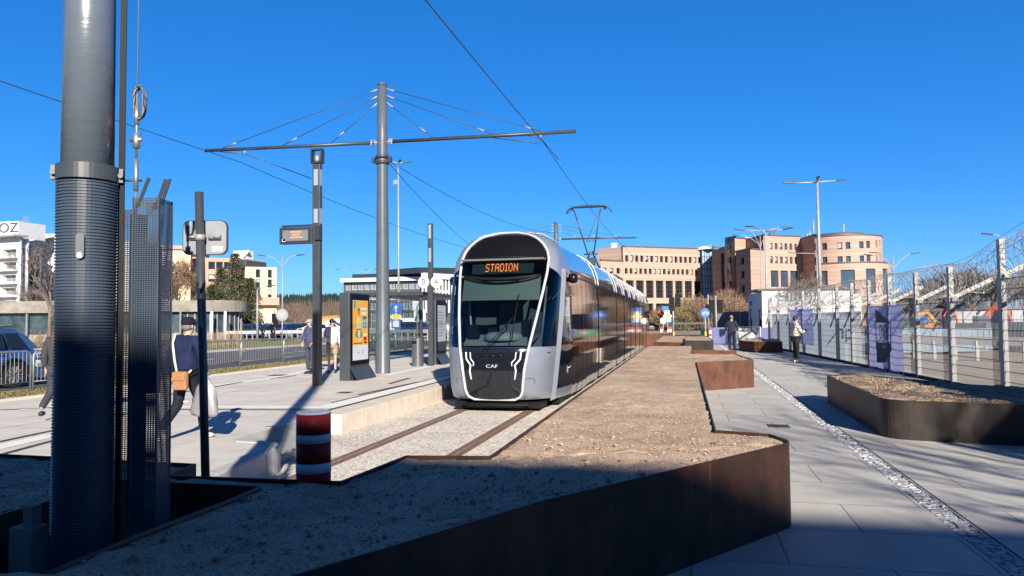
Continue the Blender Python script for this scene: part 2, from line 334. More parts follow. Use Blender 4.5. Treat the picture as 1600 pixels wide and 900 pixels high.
# pale platform edge stones with joints
m_edge=mat('edge_stone',(.70,.63,.54),.8,0,.25,var=.1,vs=3,bump=.2,bs=60,var2=(.60,.52,.43))
def edge_run(name,pts,depth,m,ztop=.004,zb=-.34,slope=None,lip=.0):
    b=MB(); N=len(pts); ns=[]
    for i in range(N):
        a=Vector(pts[max(i-1,0)]); c=Vector(pts[min(i+1,N-1)]); d=(c-a).normalized(); ns.append(Vector((-d.y,d.x)))
    for i in range(N-1):
        p,q=Vector(pts[i]),Vector(pts[i+1]); L=(q-p).length; g=.006/L
        for (t0,t1) in((g,1-g),):
            a=p.lerp(q,t0); c=p.lerp(q,t1); na=ns[i]*depth; nc=ns[i+1]*depth
            ch=.02
            vs=[(a.x,a.y,zb),(c.x,c.y,zb),(a.x,a.y,ztop-ch),(c.x,c.y,ztop-ch),(a.x+na.x*ch/depth,a.y+na.y*ch/depth,ztop),(c.x+nc.x*ch/depth,c.y+nc.y*ch/depth,ztop),(a.x+na.x,a.y+na.y,ztop),(c.x+nc.x,c.y+nc.y,ztop),(a.x+na.x,a.y+na.y,zb),(c.x+nc.x,c.y+nc.y,zb)]
            b.add(vs,[(0,1,3,2),(2,3,5,4),(4,5,7,6),(6,7,9,8),(0,2,4,6,8),(1,9,7,5,3)])
    return b.build(name,m,fixn=True)
tag(struct(edge_run('platform_kerb',[(-5.85,11.9+i*1.0) for i in range(55)],.46,m_edge)))
b=MB(); b.bbox((-6.31,11.885,-.34),(-5.851,11.895,.003)); struct(b.build('kerb_end_face',m_edge))
pts=[(-4.52,5.0),(-4.70,6.0),(-4.86,7.0),(-5.06,8.25),(-5.12,8.6),(-5.22,8.84),(-5.38,8.99),(-5.60,9.07),(-5.94,9.12)]
b=MB(); b.add([(-6.14,9.12,.001),(-5.42,9.05,-.23),(-5.70,11.0,-.23),(-6.14,11.0,.001)],[(0,1,2,3)],0); b.add([(-5.42,9.05,-.23),(-5.70,11.0,-.23),(-5.70,11.0,-.34),(-5.42,9.05,-.34)],[(3,2,1,0)]); b.add([(-5.70,11.0,-.23),(-6.14,11.0,.001),(-6.14,11.0,-.34),(-5.70,11.0,-.34)],[(0,1,2,3)]); struct(b.build('kerb_ramp',mat('ramp_concrete',(.33,.325,.31),.85,0,.2,var=.15,vs=3,bump=.2,bs=40)))
struct(edge_run('curved_kerb',pts,.16,m_greyk,.012))
# tactile guidance: pale strips and dark grooved lines flush in the platform
m_strip=mat('tactile_white_stone',(.80,.79,.75),.7,0,.3,var=.05,vs=5)
m_line=mat('tactile_dark_line',(.075,.07,.075),.8,0,.3,var=.3,vs=12)
def strip_line(b,pts,wd,z):
    for p,q in zip(pts[:-1],pts[1:]):
        p,q=Vector(p),Vector(q); d=(q-p).normalized(); n=Vector((-d.y,d.x))*wd/2
        b.quad((p.x-n.x,p.y-n.y,z),(q.x-n.x,q.y-n.y,z),(q.x+n.x,q.y+n.y,z),(p.x+n.x,p.y+n.y,z))
def g2(x,y): p=P(x,y,0); return (p.x,p.y)
ws=MB(); ds=MB()
strip_line(ws,[(-6.65,12.7),(-6.65,60)],.42,.006); strip_line(ds,[(-6.385,12.1),(-6.385,60)],.085,.008); strip_line(ds,[(-6.90,13.6),(-6.90,27)],.075,.008)
a=g2(262,636); c=g2(505,637); strip_line(ws,[a,c],.32,.0065)
strip_line(ds,[g2(262,640),g2(500,641)],.09,.0085)
strip_line(ws,[g2(-40,708),g2(83,680)],.30,.006); strip_line(ds,[g2(-40,699),g2(83,673)],.09,.008); strip_line(ds,[g2(-40,722),g2(83,689)],.09,.008)
strip_line(ws,[g2(262,612),g2(420,592),g2(482,579)],.34,.006); strip_line(ds,[g2(262,617),g2(380,597)],.11,.008)
strip_line(ds,[g2(0,641),g2(83,637)],.09,.008); strip_line(ws,[g2(30,641),g2(83,636)],.2,.006)
strip_line(ds,[g2(422,592),g2(462,587)],.11,.008)
strip_line(ds,[g2(608,600),g2(640,591)],.11,.008); strip_line(ds,[g2(560,617),g2(655,597)],.10,.008)
strip_line(ws,[g2(600,587),g2(690,569)],.3,.006)
struct(ws.build('tactile_strip',m_strip)); struct(ds.build('tactile_groove',m_line))
b=MB(); c=P(424,668,0); b.lathe((c.x,c.y,.0045),[(.001,0),(.11,0),(.11,.003),(.001,.003)],24,cap=False); struct(b.build('drain_cover',m_greyk))
m_iron=mat('cast_iron',(.09,.085,.08),.7,.4,.3,var=.3,vs=20)
def cover(name,x,y,w_,h_,z=.0045):
    b=MB(); b.bbox((x-w_/2,y-h_/2,z),(x+w_/2,y+h_/2,z+.004)); n=int(w_/.06)
    for k in range(n): b.bbox((x-w_/2+.03+k*.06,y-h_/2+.03,z+.004),(x-w_/2+.05+k*.06,y+h_/2-.03,z+.006))
    struct(b.build(name,m_iron))
for (x,y,w_,h_) in((-9.9,11.2,.45,.45),(-7.6,15.6,.30,.30),(-12.2,20.5,.5,.5),(1.3,11.6,.3,.3),(3.3,18.4,.35,.35)): cover('drain_cover',x,y,w_,h_)
# verge, fence strip, road, lawn on the left
b=MB(); b.bbox((-14.22,-6,-.2),(-14.1,80,.05)); struct(b.build('verge_kerb',m_edge))
grass=MB(); sheet('verge',-15.95,-14.22,-6,95,.012,m_grass)
b=MB(); b.bbox((-16.1,-6,-.2),(-15.95,95,.02)); struct(b.build('road_kerb',m_greyk))
sheet('road',-26.2,-16.1,-40,110,-.02,m_asph)
b=MB(); b.bbox((-26.4,-40,-.2),(-26.2,110,.09)); struct(b.build('far_road_kerb',m_greyk))
sheet('lawn',-60,-26.4,10,66,.05,m_lawn)
b=MB()
for y in range(0,100,9): b.quad((-21.2,y,-.015),(-21.06,y,-.015),(-21.06,y+3,-.015),(-21.2,y+3,-.015))
struct(b.build('lane_marking',m_mark))
# short grass tufts on the verge
b=MB(); rg=random.Random(3)
for i in range(9000):
    x=rg.uniform(-15.9,-14.25); y=11+(rg.random()**1.6)*38; h=rg.uniform(.03,.09); a=rg.uniform(0,6.28); dx,dy=math.cos(a)*.02,math.sin(a)*.02
    b.add([(x-dx,y-dy,.01),(x+dx,y+dy,.01),(x+rg.uniform(-.03,.03),y+rg.uniform(-.03,.03),h)],[(0,1,2)])
o=b.build('verge_grass',m_grass); o['kind']='stuff'; o['label']='short dry grass on the verge'
# right-hand path
m_path=paving('path_paving',(.53,.51,.47),(.465,.45,.42),(.20,.19,.175),1.25,.86,.007,.0,var=.14)
b=MB(); b.bbox((-1.0,-6,-.4),(1.915,62,0)); b.bbox((2.095,-6,-.4),(6.45,62,0)); struct(b.build('path',m_path))
m_cob=pebbly('gutter_setts',[(0,(.22,.22,.24)),(.4,(.5,.5,.52)),(1,(.78,.78,.78))],scale=16,bump=1,dist=.03,bigvar=.1)
b=MB(); b.quad((1.86,-6,-.035),(2.14,-6,-.035),(2.14,62,-.035),(1.86,62,-.035)); struct(b.build('gutter_bed',m_concd))
b=MB(); rg=random.Random(5); y=.2
while y<62:
    x=1.925; st=rg.uniform(.05,.075)
    while x<2.075:
        wd=rg.uniform(.045,.085); M=Matrix.Rotation(rg.uniform(-.25,.25),3,'Z')@Matrix.Rotation(rg.uniform(-.15,.15),3,'X')@Matrix.Rotation(rg.uniform(-.15,.15),3,'Y')
        b.box((x+wd/2,y+rg.uniform(-.008,.008),-.035+rg.uniform(-.006,.008)),(wd*.86,st*.84,.06),0,rot=M); x+=wd
    y+=st
struct(b.build('gutter',mat('sett_stone',(.56,.56,.57),.6,0,.4,var2=(.28,.29,.32),vs=14,bump=.5,bs=40)))
b=MB(); b.bbox((2.11,-6,-.1),(2.125,62,.003)); struct(b.build('gutter_edge',m_line))
# cross road at the far end and its markings
sheet('cross_road',-14,60,64,78,-.018,m_asph)
sheet('far_pavement',-30,60,60.5,64,-.008,m_conc)
sheet('far_verge',-14,60,78,98,-.012,m_dirt)
b=MB()
for i in range(7): b.quad((-2.4+i*1.0,68,-.012),(-1.9+i*1.0,68,-.012),(-1.9+i*1.0,71.5,-.012),(-2.4+i*1.0,71.5,-.012))
b.quad((-3,65.2,-.012),(6,65.2,-.012),(6,65.5,-.012),(-3,65.5,-.012)); b.quad((-3,77,-.012),(20,77,-.012),(20,77.25,-.012),(-3,77.25,-.012))
struct(b.build('crossing_marking',m_mark))
# car park ground far left
m_park=mat('car_park_asphalt',(.15,.15,.155),.9,0,.2,var=.2,vs=.5)
sheet('car_park',-110,-26.6,66.2,150,.06,m_park)
# ================================================================== CORTEN PLANTERS
m_soil=pebbly('planter_soil',[(0,(.22,.155,.11)),(.12,(.40,.295,.205)),(.5,(.475,.35,.25)),(.88,(.52,.39,.285)),(1,(.56,.44,.34))],scale=95,bump=.45,dist=.005,bigvar=.20)
m_cort=corten('corten_dark',(.020,.012,.010),(.050,.024,.016),(.12,.048,.028))
m_cort2=corten('corten_orange',(.055,.032,.026),(.135,.058,.036),(.20,.08,.045))
m_cortg=corten('corten_grey',(.024,.021,.020),(.042,.035,.031),(.07,.053,.043),.5)
def fillet(poly,idx,r,n=8):
    out=[]
    for i,p in enumerate(poly):
        if i in idx:
            p=Vector(p); a=(Vector(poly[i-1])-p); c=(Vector(poly[(i+1)%len(poly)])-p); rr=min(r,a.length*.45,c.length*.45)
            A=p+a.normalized()*rr; B=p+c.normalized()*rr
            for k in range(n+1):
                t=k/n; q=A*(1-t)**2+p*2*t*(1-t)+B*t*t; out.append((q.x,q.y))
        else: out.append(tuple(p))
    return out
def inset(poly,d):
    n=len(poly); out=[]
    for i in range(n):
        p=Vector(poly[i]); a=(p-Vector(poly[i-1])).normalized(); c=(Vector(poly[(i+1)%n])-p).normalized()
        na=Vector((-a.y,a.x)); nc=Vector((-c.y,c.x)); m=(na+nc); 
        m=m/max(m.length_squared/2,.35); out.append((p.x+m.x*d,p.y+m.y*d))
    return out
def wall(name,poly,th,z0,z1,m,parent,closed=True):
    inn=inset(poly,th); n=len(poly); b=MB(); 
    vs=[(x,y,z0) for x,y in poly]+[(x,y,z1) for x,y in poly]+[(x,y,z1) for x,y in inn]+[(x,y,z0) for x,y in inn]
    fs=[]
    for i in range(n):
        j=(i+1)%n
        fs+=[(i,j,n+j,n+i),(n+i,n+j,2*n+j,2*n+i),(2*n+i,2*n+j,3*n+j,3*n+i)]
    b.add(vs,fs,0,False); o=b.build(name,m,parent); return o
def stones(name,area,count,z,smin,smax,seed,m,inside,parent=None,label=None):
    rg=random.Random(seed); b=MB(); x0,x1,y0,y1=area; k=0
    while k<count:
        x=rg.uniform(x0,x1); y=rg.uniform(y0,y1)
        if not inside(x,y): continue
        k+=1; s=smin+(smax-smin)*rg.random()**3; zz=z+noise.fractal(Vector((x*6,y*6,3)),1,2,4)*.012
        a=rg.uniform(0,6.28); M=Matrix.Rotation(a,3,'Z')@Matrix.Rotation(rg.uniform(-.5,.5),3,'X')
        vs=[Vector((x,y,zz))+M@Vector((vx*s*rg.uniform(.7,1.2),vy*s*rg.uniform(.7,1.2),vz*s*rg.uniform(.5,.8))) for vx,vy,vz in((1,0,0),(0,1,0),(-1,0,0),(0,-1,0),(0,0,1),(0,0,-.6))]
        b.add(vs,[(0,1,4),(1,2,4),(2,3,4),(3,0,4),(1,0,5),(2,1,5),(3,2,5),(0,3,5)],rg.choice((0,0,1,2)))
    o=b.build(name,m,parent); o['kind']='stuff'; return o
def inpoly(poly):
    def f(x,y):
        c=False; n=len(poly)
        for i in range(n):
            x1,y1=poly[i]; x2,y2=poly[i-1]
            if (y1>y)!=(y2>y) and x<(x2-x1)*(y-y1)/(y2-y1)+x1: c=not c
        return c
    return f
m_st=[mat('pebble_tan',(.40,.295,.215),.85,0,.2,var=.2,vs=8),mat('pebble_pale',(.43,.33,.25),.8,0,.2,var=.15,vs=8),mat('pebble_brown',(.22,.155,.11),.85,0,.2,var=.2,vs=8)]
ZT=.64
PL1=[(-5.6,.4),(-2.75,.4),(-2.0,1.62),(-1.47,2.59),(-.76,3.92),(.80,6.13),(.66,6.50),(.235,6.66),(.21,16.9),(1.5,17.98),(1.30,20.95),(.2,21.3),(.2,27.3),(-1.38,27.6),(-1.38,5.13),(-1.98,5.05),(-2.06,4.17),(-3.24,4.13),(-3.3,4.5),(-4.5,4.56),(-5.6,4.6)]
PL1f=fillet(PL1,{5},.16)
t=thing('corten_planter','longest dark rusted steel planter of tan soil, running from the foreground along the tram','planter',(0,0,0))
wall('steel_wall',PL1f,.012,-.36,ZT,m_cort,t)
PIT=(-3.42,-2.47,2.45,3.95)
grid_poly('soil',[inset(PL1f,.012)],ZT-.022,.09,[m_soil],t,hole=PIT,rough=.03)
inn=inpoly(inset(PL1f,.05))
def okp(x,y): return inn(x,y) and not(PIT[0]-.02<x<PIT[1]+.02 and PIT[2]-.02<y<PIT[3]+.02)
o=stones('gravel',(-5,1.4,1,9),15000,ZT-.020,.003,.013,11,m_st,okp,t)
o=stones('gravel',(-4.6,1.2,.8,6.2),420,ZT-.016,.014,.034,17,m_st,okp,t)
o=stones('gravel',(-1.4,1.5,9,27),7000,ZT-.021,.004,.011,12,m_st,okp,t)
# pit around the mast: steel liner walls and floor
b=MB(); x0,x1,y0,y1=PIT
b.bbox((x0,y0,-.36),(x1,y1,-.32)); b.bbox((x0-.012,y0-.012,-.32),(x0,y1+.012,ZT+.0)); b.bbox((x0,y1,-.32),(x1,y1+.012,ZT-.002)); b.bbox((x1,y0,-.32),(x1+.012,y1,ZT-.03)); b.bbox((x0,y0-.012,-.32),(x1,y0,ZT-.03))
b.build('pit_liner',m_cort,t)
b=MB(); b.tube([(x1+.0,y0,ZT-.02),(x1+.0,y0+.5,ZT-.012),(x1+.005,y1-.3,ZT-.018),(x1+.0,y1,ZT-.015)],.014,8); b.build('edge_pipe',mat('brown_pipe',(.13,.07,.05),.6),t)
b=MB(); b.bbox((-3.22,2.98,-.32),(-3.09,3.08,.62)); b.bbox((-3.16,3.0,.62),(-3.11,3.06,.72)); b.build('foundation_post',m_concd,t)
# orange-brown front cladding of the stepped box is the same wall in a rustier sheet, 3 mm proud
def plate(name,p,q,z0,z1,m,parent,off=.004,th=.006):
    p,q=Vector(p),Vector(q); d=(q-p).normalized(); n=Vector((d.y,-d.x))
    b=MB(); a=p+n*off; c=q+n*off; a2=a+n*th; c2=c+n*th
    b.add([(a.x,a.y,z0),(c.x,c.y,z0),(c.x,c.y,z1),(a.x,a.y,z1),(a2.x,a2.y,z0),(c2.x,c2.y,z0),(c2.x,c2.y,z1),(a2.x,a2.y,z1)],[(4,5,6,7),(3,2,1,0),(0,1,5,4),(1,2,6,5),(2,3,7,6),(3,0,4,7)])
    return b.build(name,m,parent)
o=plate('front_plate',(.21,16.9),(1.5,17.98),-.02,ZT+.003,m_cort2,t); o['label']='bright rust-orange end plate'
for (x_,y_) in((.13,5.2),(-.34,4.54),(-1.05,3.42),(-1.62,2.28)): b=MB(); b.box((x_+.004,y_-.004,.30),(.012,.012,.66),0,.9); b.build('weld_seam',m_cort2,t)
plate('lip_plate',(.12,21.32),(1.32,20.94),ZT-.02,ZT+.09,m_cort2,t,.006,.02)
# planter beyond, with a darker box at its right
t=thing('corten_planter','low rusty planter with a taller brown box at its right corner, beyond the long bed','planter',(0,0,0))
PA=[(-1.38,33.2),(-.08,32.2),(-.08,32.0),(1.05,31.6),(1.12,44.5),(-1.38,45.5)]
wall('steel_wall',PA,.015,-.36,.60,m_cort2,t); grid_poly('soil',[inset(PA,.015)],.585,.3,[m_soil],t,rough=.03)
PB=[(-.06,31.75),(1.08,31.45),(1.12,38.2),(-.06,38.5)]
wall('raised_box',PB,.015,.0,.70,m_cortg,t); grid_poly('box_soil',[inset(PB,.015)],.685,.3,[m_soil],t,rough=.02)
t=thing('corten_planter','farthest rusty planter beside the end of the tram, in front of the cross road','planter',(0,0,0))
PC=[(-2.9,52.5),(-1.2,52.3),(-1.0,58.5),(-2.9,58.5)]
wall('steel_wall',PC,.015,-.36,.62,m_cort2,t); grid_poly('soil',[inset(PC,.015)],.6,.5,[m_soil],t,rough=.03)
# pale kerb beams between soil and tram
b=MB()
for y in (9,17,25,33,41): b.bbox((-1.62,y,-.36),(-1.42,y+6.5,.30))
tag(b.build('kerb_beam',m_edge),'pale concrete kerb beams lying between the tram and the long planter','kerb beam',kind='structure')
# right planter
t=thing('corten_planter','large grey-brown steel planter with rounded corner and shadow-streaked soil beside the mesh fence','planter',(0,0,0))
PR=[(2.52,10.62),(6.05,9.85),(6.05,11.9),(4.35,13.25),(3.05,15.3),(2.56,14.95)]
PRf=fillet(PR,{0},.35,10)
wall('steel_wall',PRf,.015,-.3,.51,m_cortg,t); m_soild=pebbly('clod_soil',[(0,(.13,.09,.06)),(.3,(.26,.19,.13)),(.8,(.34,.255,.18)),(1,(.42,.33,.24))],scale=40,bump=.8,dist=.012,bigvar=.3)
grid_poly('soil',[inset(PRf,.015)],.495,.08,[m_soild],t,rough=.07,nscale=3)
stones('gravel',(2.5,6,9.9,15.2),6000,.50,.006,.022,14,m_st,inpoly(inset(PRf,.05)),t)
# small planters at the far right
t=thing('corten_planter','small dark planter heaped with pale soil in front of the purple barrier','planter',(0,0,0))
PS=[(2.55,38.6),(3.1,36.4),(4.3,36.0),(4.5,40),(2.9,40.4)]
wall('steel_wall',PS,.015,-.05,.50,m_cort,t); grid_poly('soil',[inset(PS,.015)],.49,.15,[m_soil],t,rough=.16,nscale=2.5)
# ================================================================== TRAM
TX,TY,TZ=-3.97,15.0,-.33
tram=thing('tram','long silver and black tram with rounded front and orange STADION sign','tram',(TX,TY,TZ))
m_silver=mat('silver_grey_paint',(.24,.268,.325),.33,.35,.5,var=.04,vs=2,coat=.3)
m_rim=mat('white_rim_paint',(.48,.50,.54),.3,.1,.5,coat=.3)
m_gloss=mat('gloss_black_panel',(.008,.010,.016),.07,0,.45,coat=.25)
m_hdr=mat('black_header_panel',(.006,.006,.008),.28,0,.3)
m_sideg=mat('tinted_side_glass',(.022,.018,.016),.02,0,.55,bump=.11,bs=1.5,stretch=(1,3.2,.22),coat=.25)
m_roof=mat('roof_fairing_gloss',(.16,.19,.24),.1,.55,.8,coat=1,bump=.02,bs=.9)
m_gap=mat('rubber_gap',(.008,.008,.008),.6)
m_ws=glass('windscreen_glass',(.44,.53,.54),.01)
m_qw=glass('quarter_window_glass',(.30,.36,.38),.01)
hY=[.2,.3,.5,.9,1.3,1.45,2,2.6,3.2,3.6,3.85,4.0]; vY=[.30,.13,.05,0,.05,.10,.33,.62,.93,1.18,1.42,1.75]
hW=[.26,.275,.30,.36,.45,.9,1.37,2.03,2.6,3.0,3.3,3.5,3.65,3.78,3.88,3.94,3.975]; vW=[.38,.48,.54,.585,.615,.67,.755,.87,.955,1.005,1.015,.965,.87,.74,.57,.40,.18]
hPx=[.2,.5,1.37,2.0,2.86,3.3,3.6,3.8,3.95,4.02]; vPx=[1.08,1.14,1.22,1.25,1.265,1.24,1.14,.98,.72,.3]
hPy=[.2,.5,1.37,2.0,2.86,3.3,3.6,3.8,3.95,4.02]; vPy=[.80,.76,.88,1.07,1.38,1.56,1.75,1.95,2.2,2.4]
hSx=[.15,.45,1.4,2.6,2.95,3.2,3.45,3.65,3.8,3.92,4.0,4.05]; vSx=[1.27,1.31,1.325,1.32,1.30,1.27,1.20,1.09,.93,.72,.45,.15]
yf=lambda h,x: interp(h,hY,vY)+.26*x*x
def fr_pt(u,h):                                  # u in 0..1 across the mask
    x=u*interp(h,hW,vW); return Vector((x,yf(h,x),h))
def pf(h):  x=interp(h,hPx,vPx); return Vector((x,interp(h,hPy,vPy),h))
def pb_(h): x=interp(h,hPx,vPx)+.03; return Vector((min(x,interp(h,hSx,vSx)),interp(h,hPy,vPy)+.30,h))
def cor(u,h):                                    # corner panel from mask edge (u=0) to pillar (u=1), bulged
    a=fr_pt(1,h); p=pf(h); q=a.lerp(p,u); bul=.10*math.sin(PI*u)*min(1,(a-p).length/.6); n=Vector((p.y-a.y,-(p.x-a.x),0)); 
    if n.length>1e-6: n.normalize(); q+=n*bul
    return q
def sd(h,y): return Vector((interp(h,hSx,vSx),y,h))
S0=2.55                                          # where the side reaches full width
def sidep(u,h):                                  # from pillar back (u=0) to full side (u=1)
    a=pb_(h); c=sd(h,S0); t=u; x=a.x+(c.x-a.x)*math.sin(t*PI/2); return Vector((x,a.y+(c.y-a.y)*t,h))
def patch(fn,us,hs,mi=0,b=None,mirror=True,off=0,smooth=True):
    b=b or MB()
    for s in((1,-1) if mirror is True else (mirror or 1,)):
        vs=[]; nu=len(us)
        for h in hs:
            for u in us:
                p=fn(u,h); vs.append((p.x*s,p.y,p.z))
        fs=[]
        for i in range(len(hs)-1):
            for j in range(nu-1):
                q=(i*nu+j,i*nu+j+1,(i+1)*nu+j+1,(i+1)*nu+j); fs.append(q if s>0 else q[::-1])
        b.add(vs,fs,mi,smooth)
    return b
def lin(a,b,n): return [a+(b-a)*i/n for i in range(n+1)]
U=lin(0,1,10)
# grey shell: corner panel lower + upper, pillars, roof front
b=MB()
patch(cor,U,lin(.26,1.37,12),0,b); patch(lambda u,v:cor(u,3.13-.24*u+(3.97-3.13+.24*u)*v),U,lin(0,1,18),0,b)
patch(lambda u,h:pf(h).lerp(pb_(h),u),lin(0,1,2),lin(3.1,3.97,8),0,b)
patch(sidep,lin(0,1,8),lin(3.02,3.97,12),0,b); patch(sidep,lin(0,1,8),lin(.2,.42,2),0,b)
# underside return of the nose
patch(lambda u,h:fr_pt(u,.27).lerp(Vector((u*.5,.9,.24)),h),U,[0,1],0,b)
patch(lambda u,h:cor(u,.26).lerp(Vector((.9,1.6,.24)),h),U,[0,1],0,b)
body=b.build('body_shell',m_silver,tram)
m_pil=mat('pillar_silver',(.36,.38,.43),.55,.1,.25)
for s in(1,-1): patch(lambda u,h:pf(h).lerp(pb_(h)+Vector((.02,.03,0)),u)+Vector((.004,-.004,0)),lin(0,1,2),lin(.2,3.1,26),0,None,s).build('pillar',m_pil,tram)
b=MB()
for s in (1,-1):
    path=[(s*x,yf(1.3,x)-.004,z) for x,z in()]
for (pts) in ([cor(.28,.70)+Vector((0,-.004,0)),cor(.30,.62),cor(.12,.30)],[cor(0.02,.71),cor(.15,.72),cor(.28,.70)]):
    for s in(1,-1): b.tube([(p.x*s,p.y-.003,p.z) for p in pts],.004,4)
b.build('tow_flap_seam',m_gap,body)
# cap of the roof front behind the mask
b=MB(); patch(lambda u,h:Vector((interp(3.97,hPx,vPx)*u,interp(3.97,hPy,vPy)*1+h*0.0+(-.55*(1-u))*0+ (h),4.0)),U,[-.35,.4],0,b)
b.build('roof_cap',m_silver,body)
# mask panels
patch(fr_pt,lin(0,1,12),lin(.28,.70,8)).build('bumper_panel',m_gloss,tram)
b=patch(fr_pt,lin(0,1,12),lin(.705,1.36,10)); nose=b.build('nose_panel',m_gloss,tram)
patch(fr_pt,lin(0,1,12),lin(1.37,3.30,22)).build('windscreen',m_ws,tram)
patch(fr_pt,lin(0,1,14),lin(3.305,3.97,20)).build('header_panel',m_hdr,tram)
# rim around the mask
out=[fr_pt(1,h) for h in lin(.27,3.97,60)]
left=[Vector((-p.x,p.y,p.z)) for p in out[::-1]]
loop=out+left
b=MB(); b.tube([p+Vector((0,-.012,0)) for p in loop],.031,8,closed=True); b.build('mask_rim',m_rim,tram)
b=MB(); b.tube([Vector((x,yf(1.365,x)-.006,1.365)) for x in lin(-.75,.75,16)],.009,5); b.tube([Vector((x,yf(.703,x)-.003,.703)) for x in lin(-.63,.63,16)],.005,5)
b.tube([Vector((x,yf(3.30+.0*x,x)-.004,3.30+.06*(1-(x/1.0)**2))) for x in lin(-1.0,1.0,16)],.008,5)
b.build('panel_seam',m_gap,tram)
# quarter windows and side cab windows
wtop=lambda u:3.13-.24*u
for s in(1,-1): patch(lambda u,v:cor(u,1.38+(wtop(u)-1.38)*v),lin(.04,1,9),lin(0,1,16),0,None,s).build('quarter_window',m_qw,tram)
for s in(1,-1): patch(sidep,lin(0,1,8),lin(1.38,3.0,14),0,None,s).build('cab_side_window',m_sideg,tram)
for s in(1,-1): patch(sidep,lin(0,1,8),lin(.43,1.375,8),0,None,s).build('cab_side_panel',m_gloss,tram)
# headlights
m_led=mat('headlight_led',(.60,.62,.65),.3,0,.5,emit=(1,.98,.95),es=.03)
def onface(x,h,d=.006): return Vector((x,yf(h,x)-d,h))
for s,nm in((-1,'headlight'),(1,'headlight')):
    hl=MB()
    A=[(.60,1.27),(.585,1.12),(.48,1.00),(.50,.88),(.47,.70)]; B=[(.50,1.27),(.485,1.13),(.41,1.05),(.42,.98)]
    hl.tube([onface(s*x,h) for x,h in A],.020,6); hl.tube([onface(s*x,h) for x,h in B],.014,6)
    o=hl.build('headlight',m_led,tram)
# handle recess + maker's logo
b=MB()
for x0 in(-.17,.0,.17): b.tube([onface(x0-.07,1.20),onface(x0+.07,1.20)],.022,6)
b.build('wiper_recess',m_hdr,nose)
text_mesh('maker_logo','CAF',.095,m_rim,nose,onface(0.0,.98,.012),(1,0,0),(0,-.05,1),.003,sx=1.5)
text_mesh('fleet_number','106',.075,m_black,body,(.0,0,0),(1,0,0),(0,0,1)); 
o=COL.objects['fleet_number']; p=cor(.62,1.25); tdir=(cor(.75,1.25)-cor(.5,1.25)).normalized(); zz=Vector((0,0,1)); nn=tdir.cross(zz)
M=Matrix((tdir,zz,nn)).transposed().to_4x4(); M.translation=p+nn*.01; o.data.transform(M)
# destination display: LED dots
disp=MB(); disp.add([onface(-.70,2.98,-.03),onface(.70,2.98,-.03),onface(.72,3.24,-.03),onface(-.72,3.24,-.03)],[(0,1,2,3)]); 
dp=disp.build('destination_display',mat('display_backing',(.03,.045,.05),.3),tram)
FONT={'S':['01111','10000','10000','01110','00001','00001','11110'],'T':['11111','00100','00100','00100','00100','00100','00100'],'A':['01110','10001','10001','11111','10001','10001','10001'],'D':['11110','10001','10001','10001','10001','10001','11110'],'I':['111','010','010','010','010','010','111'],'O':['01110','10001','10001','10001','10001','10001','01110'],'N':['10001','11001','10101','10101','10011','10001','10001']}
m_amber=mat('amber_led',(.5,.12,.02),.4,emit=(1,.24,.05),es=1.3)
b=MB(); cx=0; pitch=.0178; W=sum(len(FONT[c][0])+1.4 for c in 'STADION')-1.4; x0=-W*pitch/2
for c in 'STADION':
    g=FONT[c]
    for r,row in enumerate(g):
        for k,v in enumerate(row):
            if v=='1':
                x=x0+(k+.5)*pitch; h=3.205-(r+.5)*.0262; p=onface(x,h,-.022); s=pitch*.46; sz=.0118
                b.add([p+Vector((-s,0,-sz)),p+Vector((s,0,-sz)),p+Vector((s,-.0,sz)),p+Vector((-s,0,sz))],[(0,1,2,3)])
    x0+=(len(g[0])+1.4)*pitch
b.build('led_lettering',m_amber,dp)
# wiper
b=MB(); b.tube([onface(-.20,1.30,.03),onface(.05,1.60,.05),onface(.42,2.02,.06)],.014,6); b.tube([onface(-.12,1.30,.03),onface(.12,1.62,.05),onface(.40,1.98,.06)],.009,6); b.tube([onface(.40,1.50,.03),onface(.43,2.0,.045),onface(.46,2.50,.03)],.013,6)
b.build('wiper',m_black,tram)
# cab interior
ci=MB()
ci.bbox((-1.0,.55,1.05),(1.0,3.2,1.1),0); ci.bbox((-1.2,3.0,.9),(1.2,3.05,3.4),1); ci.bbox((-.95,.95,3.28),(.95,3.0,3.32),1)
ci.build('cab_floor',[m_black,mat('cab_wall',(.10,.11,.12),.7)],tram)
b=MB(); b.add([(-.72,.33,1.40),(.72,.33,1.40),(.85,1.1,1.62),(-.85,1.1,1.62),(-.85,1.15,1.2),(.85,1.15,1.2)],[(0,1,2,3),(3,2,5,4)]); b.lathe((.05,.85,1.5),[(.45,0),(.42,.12),(.30,.18),(.01,.19)],24); b.build('dashboard',mat('dashboard_grey',(.30,.33,.34),.6),tram)
b=MB(); b.bbox((-.28,1.75,1.4),(.28,1.9,2.35)); b.bbox((-.28,1.4,1.3),(.28,1.9,1.42)); b.bbox((-.14,1.78,2.37),(.14,1.88,2.58)); b.build('driver_seat',mat('seat_fabric',(.10,.12,.16),.8),tram,bev=.04)
b=MB(); pts=[]
for h in (2.38,2.84): 
    for x in lin(-.88,.88,10): pts.append(Vector((x,yf(h,x)+.06,h+ (.08*(x/.9)**2 if h>2.5 else 0))))
b.add(pts,[(j,j+1,12+j,11+j) for j in range(10)],0,True); b.build('sun_blind',mat('sun_blind_fabric',(.16,.20,.19),.7),tram)
b=MB(); b.tube([Vector((x,yf(2.8,x)+.03,2.92-.17*(1-(x/.86)**2))) for x in lin(-.86,.86,16)],.035,6); b.tube([Vector((x,yf(2.8,x)+.04,2.93-.08*(1-(x/.86)**2))) for x in lin(-.86,.86,16)],.04,6); b.build('visor_brow',m_black,tram)
